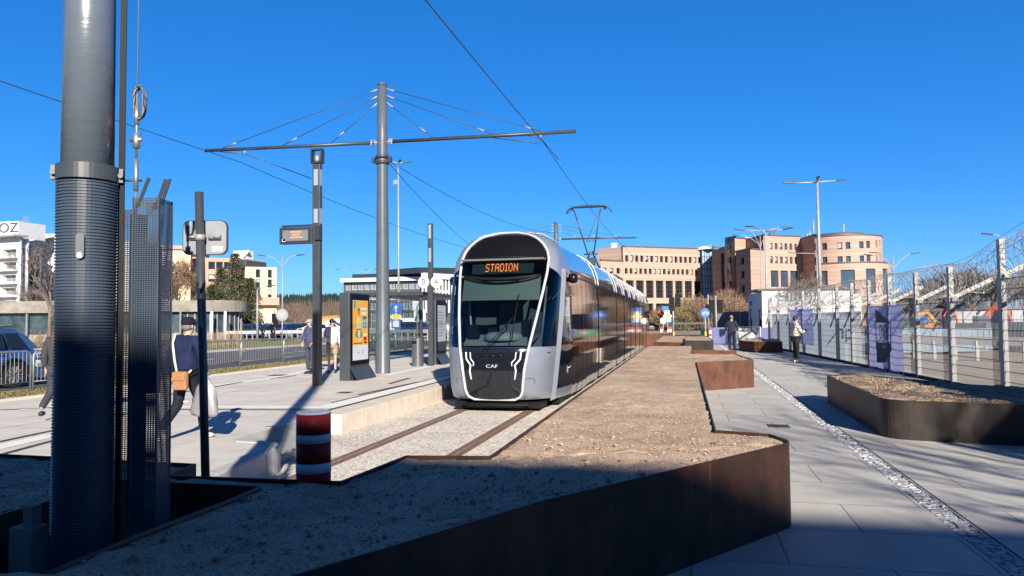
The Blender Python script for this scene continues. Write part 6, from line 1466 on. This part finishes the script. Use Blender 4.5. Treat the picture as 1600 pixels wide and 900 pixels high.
def digger(label,xp,tt,s,m,flip=1,rz=0):
    p=gp(xp,tt); t=thing('excavator',label,'excavator',(p[0],p[1],0),A+rz); f=flip
    b=MB()
    for y in(-.9,.9): 
        pts=[]
        for k in range(20): a=2*PI*k/20; pts.append((1.35*s*max(-1,min(1,1.25*math.cos(a))),y*s,.42*s+.4*s*math.sin(a)))
        b.tube(pts,.12*s,6,closed=True); b.box((0,y*s,.42*s),(2.3*s,.4*s,.55*s))
    b.build('track',m_black,t)
    b=MB(); b.box((-.35*f*s,0,1.15*s),(2.5*s,2.1*s,.75*s)); b.box((-1.3*f*s,0,1.35*s),(.7*s,2.0*s,.85*s)); b.build('house',m,t,bev=.08*s)
    b=MB(); b.box((.5*f*s,-.6*s,2.0*s),(1.2*s,.85*s,1.3*s)); cb=b.build('cab',m_anth,t,bev=.06*s); b=MB(); b.box((.5*f*s,-1.035*s,2.1*s),(.95*s,.02*s,.85*s)); b.build('cab_window',m_winbl,cb)
    b=MB(); b.bar((.8*f*s,.2*s,1.5*s),(2.6*f*s,.2*s,3.5*s),.35*s,.45*s); b.bar((2.5*f*s,.2*s,3.5*s),(4.4*f*s,.2*s,2.9*s),.32*s,.42*s); b.build('boom',m,t)
    b=MB(); b.bar((4.3*f*s,.2*s,3.0*s),(4.9*f*s,.2*s,1.2*s),.25*s,.3*s); b.bar((1.3*f*s,.2*s,1.5*s),(2.6*f*s,.2*s,2.9*s),.12*s); b.build('stick',m,t)
    b=MB(); b.prism([(4.5*f*s,-.4*s),(5.3*f*s,-.4*s),(5.3*f*s,.8*s),(4.5*f*s,.8*s)],.35*s,1.2*s); b.build('bucket',m_anth,t,fixn=True)
digger('orange-red excavator with its arm stretched low behind the fence',1518,44,.60,mat('machine_red',(.42,.07,.03),.5),1,.15)
digger('yellow-orange excavator left of the third nearest fence post',1480,50,.55,mat('machine_yellow',(.50,.27,.05),.5),-1,.1)
digger('small yellow excavator just right of the violet emblem banner',1424,46,.6,MATS['machine_yellow'],-1,-.3)
digger('orange excavator with a raised boom near the bank',1456,60,.6,m_orange,1,.3)
b=MB(); rg=random.Random(4)
for k in range(90):
    p=gp(rg.uniform(1410,1640),rg.uniform(40,58)); s=rg.uniform(.1,.45); b.box((p[0],p[1],s*.4),(s*rg.uniform(1,3),s,s*.8),rg.choice((0,0,1,2,3)),rg.uniform(0,3),)
o=b.build('site_clutter',[m_conc,m_anth,m_orange,m_blue]); tag(o,'scattered building materials on the construction site',None,None,'stuff')
# ================================================================== CARS
def car(label,loc,rz,m,kind='estate',group=None,detail=True,name='parked_car'):
    t=thing(name,label,'car',loc,rz,group); L,W=4.65,1.82
    side=[(-2.32,.30),(-2.34,.62),(-2.22,.92),(-2.05,1.02),(-1.82,1.30),(-1.55,1.44),(-.6,1.49),(.25,1.46),(.75,1.22),(1.18,.98),(1.95,.86),(2.28,.66),(2.33,.34),(2.2,.24),(-2.2,.22)]
    if kind=='van': side=[(-2.3,.3),(-2.33,.7),(-2.28,1.5),(-2.1,1.95),(.9,1.97),(1.35,1.7),(1.75,1.15),(2.2,1.0),(2.35,.7),(2.33,.3),(2.2,.24),(-2.2,.22)]
    if kind=='hatch': side=[(-1.95,.3),(-2.0,.75),(-1.9,1.0),(-1.65,1.38),(-1.3,1.5),(.1,1.5),(.7,1.2),(1.15,1.0),(1.75,.88),(2.0,.65),(2.02,.32),(1.9,.24),(-1.9,.22)]
    b=MB(); N=len(side)
    def wdt(x,z): return (W/2)*(1-.20*max(0,(z-.95)/.55))*(1-.06*max(0,abs(x)-1.7))
    vs=[]
    for s,k in((1,1),(1,.97),(-1,.97),(-1,1)): pass
    rings=[(-1,.93,.97),(-1,1,1),(1,1,1),(1,.93,.97)]
    for (s,zs,xs) in ((-1,0,0),(-.86,1,0),(.86,1,0),(1,0,0)):
        for x,z in side:
            if abs(s)==1: vs.append((x,s*wdt(x,z),z-.0))
            else: vs.append((x*1.004,s*wdt(x,z),z+.035))
    fs=[]
    for r in range(3):
        for i in range(N): fs.append((r*N+i,r*N+(i+1)%N,(r+1)*N+(i+1)%N,(r+1)*N+i))
    b.add(vs,fs+[tuple(range(N))[::-1],tuple(range(3*N,4*N))],0); b.build('body',m,t,bev=.03,fixn=True)
    # glazing
    b=MB(); z0,z1=(.98,1.36) if kind!='van' else (1.2,1.75)
    if kind=='estate': wins=[(-1.78,-1.25),(-1.18,-.28),(-.20,.78)]
    elif kind=='hatch': wins=[(-1.5,-1.0),(-.92,-.1),(-.02,.8)]
    else: wins=[(.1,1.2)]
    for s in(-1,1):
        for (a,c) in wins:
            ta=a+.20 if a==wins[0][0] and kind!='van' else a; tc=c-.38 if c==wins[-1][1] else c
            b.add([(a,s*(wdt(a,z0)+.012),z0),(c,s*(wdt(c,z0)+.012),z0-.0),(tc,s*(wdt(c,z1)+.012),z1),(ta,s*(wdt(a,z1)+.012),z1)],[(0,1,2,3)])
    fx0=side[8:10] if kind=='estate' else None
    pts={'estate':((1.15,1.0),(.32,1.45)),'hatch':((1.10,1.02),(.2,1.48)),'van':((1.72,1.18),(1.0,1.93))}[kind]
    (xa,za),(xb,zb)=pts; b.add([(xa+.03,-.68,za+.05),(xa+.03,.68,za+.05),(xb+.03,.62,zb+.05),(xb+.03,-.62,zb+.05)],[(0,1,2,3)])
    if kind!='van': xr,xq=(side[3][0],side[4][0]) ; b.add([(xr-.03,-.62,1.05),(xr-.03,.62,1.05),(xq-.02,.58,1.36),(xq-.02,-.58,1.36)],[(3,2,1,0)])
    b.build('window',m_winbk,t)
    wx=1.42 if kind!='hatch' else 1.22
    for x in(-wx,wx):
        for s in(-1,1):
            b=MB(); b.tube([(x,s*.70,.325),(x,s*.915,.325)],.325,20); wh=b.build('wheel',m_tire,t)
            b=MB(); b.tube([(x,s*.905,.325),(x,s*.925,.325)],.215,16)
            if detail:
                b.build('rim',m_anth,wh); b=MB()
                for k in range(10): a=2*PI*k/10; b.bar((x+.05*math.cos(a),s*.93,.325+.05*math.sin(a)),(x+.21*math.cos(a),s*.93,.325+.21*math.sin(a)),.015,.035,up=(0,1,0))
                b.build('spokes',m_galv,wh)
            else: b.build('rim',m_galv,wh)
            if detail:
                b=MB(); n=14; b.tube([(x+.385*math.cos(PI*k/n),s*.905,.325+.385*math.sin(PI*k/n)) for k in range(n+1)],.035,5); b.build('wheel_arch',m_black,t)
    xe=side[-2][0]
    for s in(-1,1):
        b=MB(); b.box((-xe-.10 if kind!='hatch' else -xe-.03,s*.72,.86),(.10,.28,.14)); b.build('rear_light',m_red,t)
        b=MB(); b.box((xe-.03,s*.68,.68),(.16,.34,.12)); b.build('headlight',m_galv,t)
    if detail:
        b=MB()
        for s in(-1,1):
            for x in(-1.0,.05): b.box((x,s*.925,.90),(.20,.03,.03))
        b.build('door_handle',m,t)
        b=MB()
        for s in(-1,1):
            for x in(-1.22,-.24,.86): b.bar((x,s*(wdt(x,.5)+.003),.40),(x,s*(wdt(x,.95)+.003),.96),.008,.008)
            b.bar((-1.6,s*.60,1.52),(.2,s*.60,1.50),.03,.03)
        b.build('door_seam',m_black,t)
    return t
m_cblue=mat('car_blue_metallic',(.055,.13,.29),.25,.5,.6,coat=1); m_cw=mat('car_white',(.75,.75,.76),.25,0,.6,coat=1); m_cs=mat('car_silver',(.42,.43,.44),.35,.0,.5,coat=.5); m_cd=mat('car_dark',(.03,.035,.045),.2,.3,.6,coat=1); m_cr=mat('car_red',(.35,.02,.02),.25,.2,.6,coat=1)
m_cnavy=mat('car_navy',(.02,.05,.16),.2,.3,.6,coat=1)
c=car('blue metallic estate car with white side logos driving on the road at the far left',(-18.05,14.3,-.02),-PI/2,m_cblue,'estate',None,True,'car')
c.scale=(1.12,1.05,1.05)
bodyo=[o for o in c.children if o.name.startswith('body')][0]
def frame_rect(b,x0,z0,x1,z1,y,w_=.012,mi=0):
    for (a,c_,d,e) in((x0,z0,x1,z0+w_),(x0,z1-w_,x1,z1),(x0,z0,x0+w_,z1),(x1-w_,z0,x1,z1)): b.add([(a,y,c_),(d,y,c_),(d,y,e),(a,y,e)],[(3,2,1,0)],mi)
b=MB(); y=.945
frame_rect(b,-2.14,.74,-1.92,.90,y); b.add([(-2.16,y,.93),(-1.90,y,.93),(-1.90,y,.955),(-2.16,y,.955)],[(3,2,1,0)]); b.add([(-2.10,y,.50),(-1.96,y,.50),(-1.96,y,.66),(-2.10,y,.66)],[(3,2,1,0)])
b.build('side_logo',m_white,bodyo); text_mesh('side_logo_letters','PP',.15,m_white,bodyo,(-2.03,.95,.82),(-1,0,0),(0,0,1),.001)
b=MB(); b.add([(-1.0,y,.70),(1.6,y,.66),(1.6,y,.68),(-1.0,y,.72)],[(3,2,1,0)]); b.build('side_stripe',mat('teal_stripe',(.05,.45,.5),.4),bodyo)
# parked cars: one of each kind, then copies
protos=[car('parked_car',(0,0,0),0,m_,k_,'cars in the far car park',False) for m_,k_ in((m_cs,'estate'),(m_cd,'hatch'),(m_cw,'hatch'),(m_cnavy,'estate'),(m_cw,'van'),(m_cblue,'hatch'),(m_cs,'hatch'))]
cols=['silver estate','dark hatchback','white hatchback','navy estate','white van','blue hatchback','silver hatchback']
used=[False]*7
spots=[]
row1=[(392,1),(402,3),(413,0),(424,5),(437,2),(448,6),(459,3),(470,0),(481,1),(492,6),(508,3),(522,2),(538,5),(553,0)]
row2=[(398,6),(409,2),(421,1),(433,0),(446,5),(458,2),(472,6),(486,3),(500,0),(514,1),(530,4),(548,2)]
row3=[(632,4),(646,1),(660,3),(674,5),(688,0)]
row4=[(12,2),(262,2),(274,5),(292,3),(312,0)]
where=['in the front row','in the rear row','right of the platform mast','seen through the pavilion glass line']
rel=[(398,'next to the small lamp'),(415,'behind the two far pedestrians'),(432,'near the small signal'),(452,'right of the grey round sign'),(473,'left of the two men'),(491,'behind the man in blue'),(520,'between the two men'),(545,'left of the orange poster')]
for r_,(row,tt) in enumerate(((row1,78),(row2,88),(row3,84),(row4,84))):
    for (x,k) in row:
        p=gp(x,tt+ (x%3)); near=min(rel,key=lambda q:abs(q[0]-x))[1] if r_<2 else {632:'just right of the mast',646:'second from the mast',660:'third from the mast',674:'behind the platform post',688:'nearest the tram front',12:'at the far left edge',262:'beside the guard cage',274:'behind the capped man',292:'in line with the sign post',312:'right of the sign post'}[x]
        lab='%s parked %s, %s'%(cols[k],where[r_],near)
        rz=A+R(random.choice((-8,172,-3,177)))+( R(62) if r_==0 and x%2 else 0); o=protos[k]
        if not used[k]: used[k]=True; o.location=(p[0],p[1],.06); o.rotation_euler=(0,0,rz); o['label']=lab
        else: copy_tree(o,None,(p[0],p[1],.06),rz,lab)
# ================================================================== PEOPLE
def skin_mesh(name,verts,edges,radii,root,mats,parent,sub=2,mi=None):
    me=bpy.data.meshes.new('sk'); me.from_pydata([tuple(v) for v in verts],edges,[]); o=bpy.data.objects.new('sk',me); COL.objects.link(o)
    m=o.modifiers.new('s','SKIN'); m.use_smooth_shade=True
    lay=me.skin_vertices[0] if len(me.skin_vertices) else None
    if lay is None:
        bm=bmesh.new(); bm.from_mesh(me); bm.verts.layers.skin.verify(); bm.to_mesh(me); bm.free(); lay=me.skin_vertices[0]
    for i,r in enumerate(radii): 
        lay.data[i].radius=r if isinstance(r,tuple) else (r,r); lay.data[i].use_root=(i==root)
    s=o.modifiers.new('u','SUBSURF'); s.levels=sub; s.render_levels=sub
    dg=bpy.context.evaluated_depsgraph_get(); dg.update(); nm=bpy.data.meshes.new_from_object(o.evaluated_get(dg)); bpy.data.objects.remove(o)
    nm.materials.clear()
    for k in mats: nm.materials.append(k)
    for f in nm.polygons: f.use_smooth=True; f.material_index=0 if mi is None else mi(f.center)
    nm.name=name; ob=bpy.data.objects.new(name,nm); COL.objects.link(ob); ob.parent=parent; return ob
def person(label,loc,rz,H=1.72,top=None,trs=None,shoe=None,hair=None,pose={},coat=1.0,cap=None,long_hair=False,hem=.86,legs='trousers',skinm=None,group=None,shortc=None):
    k=H/1.75; t=thing('person',label,'person',loc,rz,group)
    J=dict(pel=(0,0,.95),wai=(0,0,1.10),che=(0,.01,1.30),nb=(0,.0,1.45),nk=(0,.01,1.50),ch=(0,.045,1.545),hm=(0,.025,1.625),ht=(0,.005,1.70),
      sL=(-.17,0,1.42),eL=(-.235,-.02,1.14),wL=(-.24,.06,.90),sR=(.17,0,1.42),eR=(.235,-.02,1.14),wR=(.24,.06,.90),
      hL=(-.095,0,.90),kL=(-.10,.02,.50),aL=(-.10,-.02,.10),tL=(-.11,.15,.035),hR=(.095,0,.90),kR=(.10,.02,.50),aR=(.10,-.02,.10),tR=(.11,.15,.035))
    J.update(pose); J={a:Vector(v)*k for a,v in J.items()}
    sk=skinm or m_skin
    names=['pel','wai','che','nb','nk','ch','hm','ht','sL','eL','wL','sR','eR','wR','hL','kL','aL','hR','kR','aR']
    rad=dict(pel=(.13,.10),wai=(.12,.09),che=(.14,.10),nb=.06,nk=.05,ch=(.058,.062),hm=(.076,.092),ht=(.062,.074),sL=.055,eL=.04,wL=.026,sR=.055,eR=.04,wR=.026,hL=.085,kL=.055,aL=.038,hR=.085,kR=.055,aR=.038)
    E_=[('pel','wai'),('wai','che'),('che','nb'),('nb','nk'),('nk','ch'),('ch','hm'),('hm','ht'),('che','sL'),('sL','eL'),('eL','wL'),('che','sR'),('sR','eR'),('eR','wR'),('pel','hL'),('hL','kL'),('kL','aL'),('pel','hR'),('hR','kR'),('kR','aR')]
    def mk(nm,ns,es,rr,mats,root,extra=1.0):
        ix={n:i for i,n in enumerate(ns)}
        return skin_mesh(nm,[J[n] for n in ns],[(ix[a],ix[b]) for a,b in es],[tuple(v*k*extra for v in rr[n]) if isinstance(rr[n],tuple) else rr[n]*k*extra for n in ns],ix[root],mats,t)
    body=mk('body',names,E_,rad,[sk],'pel',.93)
    # nose and ears as part of the head surface area, eyes as small pieces
    hm=J['hm']; b=MB(); b.ball(hm+Vector((0,.088,-.02))*k,.014*k,0,8,(.8,1.2,1.4)); 
    for s in(-1,1): b.ball(hm+Vector((s*.074,-.005,-.015))*k,.022*k,0,8,(.4,.8,1.3))
    b.build('nose_and_ears',sk,body)
    b=MB()
    for s in(-1,1): b.ball(hm+Vector((s*.03,.082,.005))*k,.009*k,0,6)
    b.build('eyes',m_black,body); b=MB(); b.bar(hm+Vector((-.022,.084,-.055))*k,hm+Vector((.022,.084,-.055))*k,.008,.006); b.build('mouth',mat('lip',(.35,.12,.10),.5),body)
    # hands with fingers
    for s,wn,en in((-1,'wL','eL'),(1,'wR','eR')):
        w0=J[wn]; d=(w0-J[en]).normalized(); sdx=Vector((0,1,0)); sdx=(sdx-d*sdx.dot(d)).normalized(); nrm=d.cross(sdx)
        vs=[w0-d*.01*k,w0+d*.045*k,w0+d*.085*k]; es=[(0,1),(1,2)]; rr=[.024*k,.030*k,.028*k]
        pm_=skin_mesh('hand',vs,es,[(r,r*.6) for r in rr],0,[sk],body,1)
        b=MB()
        for i,(o_,ln) in enumerate(((-.026,.062),(-.009,.074),(.009,.070),(.026,.056))):
            base=w0+d*.085*k+sdx*o_*k; cu=nrm*(-s)*.0; mid=base+d*ln*.55*k+nrm*s*.010*k; tip=mid+d*ln*.42*k+nrm*s*.022*k; b.tube([base-d*.02*k,base,mid,tip],[.009*k,.009*k,.008*k,.006*k],6)
        base=w0+d*.03*k+sdx*.024*k; b.tube([base,base+(d*.03+sdx*.022)*k,base+(d*.058+sdx*.026+nrm*s*.01)*k],[.011*k,.010*k,.007*k],6)
        b.build('fingers',sk,pm_)
    # trousers
    rt_=dict(pel=(.150,.118),hL=.102,kL=.074,aL=.062,hR=.102,kR=.074,aR=.062)
    J['aL']=J['aL']+Vector((0,0,.005)); J['aR']=J['aR']+Vector((0,0,.005))
    if legs=='shorts':
        for q in 'LR': J['m'+q]=J['h'+q].lerp(J['k'+q],.85)
        mk('shorts',['pel','hL','mL','hR','mR'],[('pel','hL'),('hL','mL'),('pel','hR'),('hR','mR')],dict(pel=(.15,.12),hL=.11,mL=.095,hR=.11,mR=.095),[trs],'pel')
    else: mk('trousers',['pel','hL','kL','aL','hR','kR','aR'],[('pel','hL'),('hL','kL'),('kL','aL'),('pel','hR'),('hR','kR'),('kR','aR')],rt_,[trs],'pel')
    # jacket
    J['hem']=Vector((0,0,hem))*k; J['nb2']=J['nb']+Vector((0,0,-.01))*k
    for q in'LR': J['f'+q]=J['e'+q].lerp(J['w'+q],.88)
    rj=dict(hem=(.178*coat,.142*coat),wai=(.165*coat,.132*coat),che=(.168*coat,.132*coat),nb2=.082,sL=.083,eL=.066,fL=.052,sR=.083,eR=.066,fR=.052)
    mk('jacket',['hem','wai','che','nb2','sL','eL','fL','sR','eR','fR'],[('hem','wai'),('wai','che'),('che','nb2'),('che','sL'),('sL','eL'),('eL','fL'),('che','sR'),('sR','eR'),('eR','fR')],rj,[top],'che')
    for q in'LR':
        a,tt_=J['a'+q],J['t'+q]; dv=(tt_-a); dv.z=0; dv.normalize()
        skin_mesh('shoe',[a-dv*.045*k-Vector((0,0,a.z-tt_.z-.005)),a+dv*.05*k-Vector((0,0,a.z-tt_.z-.012)),tt_+dv*.02],[(0,1),(1,2)],[(.042*k,.045*k),(.045*k,.050*k),(.040*k,.028*k)],1,[shoe],t,1)
    if cap:
        b=MB(); b.ball(hm+Vector((0,-.005,.052))*k,.102*k,0,16,(.92,1.05,.74)); b.lathe(hm+Vector((0,-.005,.018))*k,[(.088*k,0),(.096*k,.02*k),(.096*k,.045*k)],16); 
        n=10; b.add([hm+Vector((math.cos(PI*i/n)*.075,.075+math.sin(PI*i/n)*.06,.03-.0))*k for i in range(n+1)]+[hm+Vector((math.cos(PI*i/n)*.075,.075+math.sin(PI*i/n)*.06,.018))*k for i in range(n+1)],[tuple(range(n+1)),tuple(range(2*n+1,n,-1))]+[(i,i+1,n+2+i,n+1+i) for i in range(n)]); b.build('cap',cap,t)
    if hair:
        b=MB()
        if not cap: b.ball(hm+Vector((0,-.018,.028))*k,.103*k,0,16,(.88,.98,.95))
        else: b.ball(hm+Vector((0,-.035,-.02))*k,.082*k,0,14,(.95,.75,.7))
        if long_hair: b.tube([hm+Vector((0,-.03,.0))*k,hm+Vector((.01,-.085,-.12))*k,hm+Vector((.02,-.11,-.30))*k,hm+Vector((.03,-.10,-.42))*k],[.09*k,.095*k,.085*k,.02*k],12)
        b.build('hair',hair,t)
    t['_J']=0; del t['_J']
    return t,J
m_navy=mat('navy_cloth',(.012,.020,.058),.8,0,.2,var=.25,vs=7,bump=.7,bs=9); m_navyt=mat('dark_trouser_cloth',(.012,.014,.026),.85,0,.2,var=.2,vs=8,bump=.6,bs=10)
m_hairg=mat('grey_hair',(.16,.15,.14),.8); m_hairb=mat('brown_hair',(.22,.085,.04),.6,0,.4,var=.3,vs=12,stretch=(6,6,1)); m_haird=mat('dark_hair',(.02,.016,.014),.6); m_shoew=mat('white_shoe',(.72,.68,.62),.6); m_shoed=mat('dark_shoe',(.03,.025,.022),.6)
m_bagb=mat('tan_leather',(.36,.17,.08),.5,0,.4,var=.12,vs=9); m_strap=mat('cream_strap',(.62,.55,.45),.7)
# walking man with cap and bags (seen from behind)
pp=P(291,689,0)
t,J=person('man in navy jacket and cap walking away with a grey plastic bag',(pp.x,pp.y,0),R(-8),1.70,m_navy,m_navyt,m_shoew,m_hairg,coat=1.20,cap=m_navyt,hem=.93,
  pose=dict(kL=(-.14,-.02,.50),aL=(-.22,-.26,.17),tL=(-.24,-.15,.045),hL=(-.10,0,.9),kR=(.10,.18,.50),aR=(.10,.22,.10),tR=(.11,.39,.035),eL=(-.27,-.06,1.16),wL=(-.30,.02,.92),eR=(.29,.0,1.14),wR=(.30,.03,.90)))
man=t
b=MB(); b.tube([(-.16,.10,1.44),(-.15,-.06,1.46),(-.10,-.155,1.34),(-.03,-.185,1.1),(.02,-.18,.90)],[.017]*5,6); b.tube([(.20,-.12,.98),(.16,-.14,.93)],.014,6)
bo=Matrix.Rotation(R(-8),3,'Z')@Vector((.05,0,0))
bg=thing('shoulder_bag','tan leather shoulder bag on a cream strap, hanging at the back of the capped man','shoulder bag',man.location,man.rotation_euler.z); s_=b.build('strap',m_strap,bg)
b=MB(); b.box((.11,-.215,.84),(.205,.085,.25),0,.12); b.build('bag_body',m_bagb,bg,bev=.025); b=MB(); b.box((.113,-.262,.90),(.19,.02,.11),0,.12); b.build('bag_flap',m_bagb,bg,bev=.008)
q=MB(); rg=random.Random(6); n=20; vs=[]; rows=[(.88,.03,.02),(.80,.10,.04),(.72,.16,.06),(.56,.20,.075),(.40,.225,.08),(.36,.21,.07),(.355,.05,.02)]
for (z,rx,ry) in rows:
    for i in range(n): a=2*PI*i/n; w1=1+.10*math.sin(a*3+z*9)+.06*math.sin(a*7+z*20); vs.append((.27+rx*math.cos(a)*w1*1.0,.0+ry*math.sin(a)*w1,z+.012*math.sin(a*4)))
q.add(vs,[(j*n+i,j*n+(i+1)%n,(j+1)*n+(i+1)%n,(j+1)*n+i) for j in range(len(rows)-1) for i in range(n)],0,True)
pb=thing('plastic_bag','full grey plastic carrier bag in the right hand of the capped man','carrier bag',man.location+Vector((.05,0,0)),man.rotation_euler.z); q.build('bag_body',mat('grey_plastic_film',(.24,.23,.245),.4,0,.5,var=.08,vs=6,bump=.6,bs=8),pb,fixn=True)
q=MB(); q.tube([(.20,-.03,.86),(.28,.0,.93),(.30,.03,.90)],.012,6); q.tube([(.20,.03,.86),(.29,.03,.93),(.30,.05,.90)],.012,6); q.build('handle',MATS['grey_plastic_film'],pb)
q=MB(); q.add([(.05,-.165,.55),(.13,-.17,.55),(.13,-.17,.565),(.05,-.165,.565)],[(0,1,2,3)]); q.build('print_bar',m_white,pb)
# two men behind the column
pp=P(485,584,0); person('man in dark blue jacket and grey cap, left of the information column',(pp.x,pp.y,0),R(165),1.74,mat('slate_blue_cloth',(.06,.07,.14),.8,0,.2,var=.2,vs=7,bump=.6,bs=9),mat('dark_grey_cloth',(.05,.055,.08),.85,0,.2,bump=.5,bs=9),m_shoed,m_hairg,coat=1.12,cap=mat('grey_cap_cloth',(.30,.30,.32),.8),pose=dict(eL=(-.29,-.02,1.14),wL=(-.20,.12,.98),eR=(.29,-.02,1.14),wR=(.20,.12,.98),hm=(0,.055,1.61),ch=(0,.07,1.54),ht=(0,.05,1.69)))
pp=P(519,583,0); t,J=person('man in pale shirt and khaki shorts standing between column and totem',(pp.x,pp.y,0),R(200),1.72,mat('pale_blue_cloth',(.50,.52,.62),.8,0,.2,bump=.5,bs=9),mat('khaki_cloth',(.30,.25,.18),.85),m_shoed,m_haird,coat=1.1,cap=mat('black_cap_cloth',(.03,.03,.035),.8),legs='shorts',pose=dict(eR=(.27,.10,1.16),wR=(.14,.24,1.16)))
# pair on the right
pp=P(1144,550,0); person('man in a dark coat walking away down the path beside the far planters',(pp.x,pp.y,0),R(-12),1.76,mat('coat_navy',(.022,.025,.045),.85,0,.2,bump=.6,bs=8),m_navyt,m_shoed,m_hairg,coat=1.22,hem=.80,pose=dict(kL=(-.10,.05,.5),aL=(-.10,-.08,.10),tL=(-.11,.08,.035),aR=(.10,.10,.10),tR=(.11,.26,.035),eL=(-.28,.0,1.16),wL=(-.24,.12,.98),eR=(.28,.0,1.16),wR=(.24,.12,.98)))
def checked():
    m=bpy.data.materials.new('checked_cloth'); m.use_nodes=True; n=m.node_tree; b=n.nodes['Principled BSDF']; b.inputs['Roughness'].default_value=.85
    tc=n.nodes.new('ShaderNodeTexCoord'); mp=n.nodes.new('ShaderNodeMapping'); mp.inputs['Rotation'].default_value=(.3,.8,.4); w_=n.nodes.new('ShaderNodeTexWave'); w_.inputs['Scale'].default_value=3.6; w_.inputs['Distortion'].default_value=1.2
    cr=n.nodes.new('ShaderNodeValToRGB'); cr.color_ramp.elements[0].color=(.20,.15,.11,1); cr.color_ramp.elements[1].color=(.62,.56,.45,1); cr.color_ramp.elements[0].position=.12; cr.color_ramp.elements[1].position=.42
    n.links.new(tc.outputs['Object'],mp.inputs[0]); n.links.new(mp.outputs[0],w_.inputs['Vector']); n.links.new(w_.outputs['Fac'],cr.inputs[0]); n.links.new(cr.outputs[0],b.inputs['Base Color']); return m
pp=P(1244,566,0); w_,J=person('woman in a cream striped coat and black trousers standing at the fence looking through it',(pp.x,pp.y,0),R(-72),1.66,checked(),mat('black_cloth',(.012,.012,.014),.85),mat('pale_shoe',(.6,.55,.5),.6),m_haird,coat=1.08,hem=.92,pose=dict(eL=(-.22,.12,1.14),wL=(-.14,.34,1.17),eR=(.22,.12,1.14),wR=(.12,.34,1.17),aL=(-.07,-.02,.10),aR=(.07,.03,.10),tL=(-.08,.15,.035),tR=(.08,.19,.035)))
b=MB(); b.box((0,.38,1.14),(.14,.02,.08),0); ph=b.build('phone',m_black,loc=None); ph.location=w_.location; ph.rotation_euler=w_.rotation_euler; tag(ph,'small black phone held by the woman at the fence','phone')
# woman with long brown hair half hidden by the foreground mast
pp=P(86,655,0); person('woman with long brown hair in dark clothes, mostly hidden behind the foreground mast',(pp.x+.05,pp.y,0),R(20),1.66,mat('charcoal_cloth',(.05,.05,.055),.85,0,.2,bump=.5,bs=9),mat('dark_denim',(.03,.035,.05),.85),m_shoed,m_hairb,long_hair=True,pose=dict(aL=(-.14,-.30,.22),tL=(-.15,-.18,.13),kL=(-.11,.0,.50)))
# far pedestrians
for (x,c_,l) in((411,m_navy,'far pedestrian in blue standing near the small single-arm lamp'),(426,m_black,'far pedestrian in black beside the small signal')):
    q=gp(x,64); person(l,(q[0],q[1],.05),R(150),1.72,c_,m_navyt,m_shoed,m_haird,group='pedestrians by the far road')
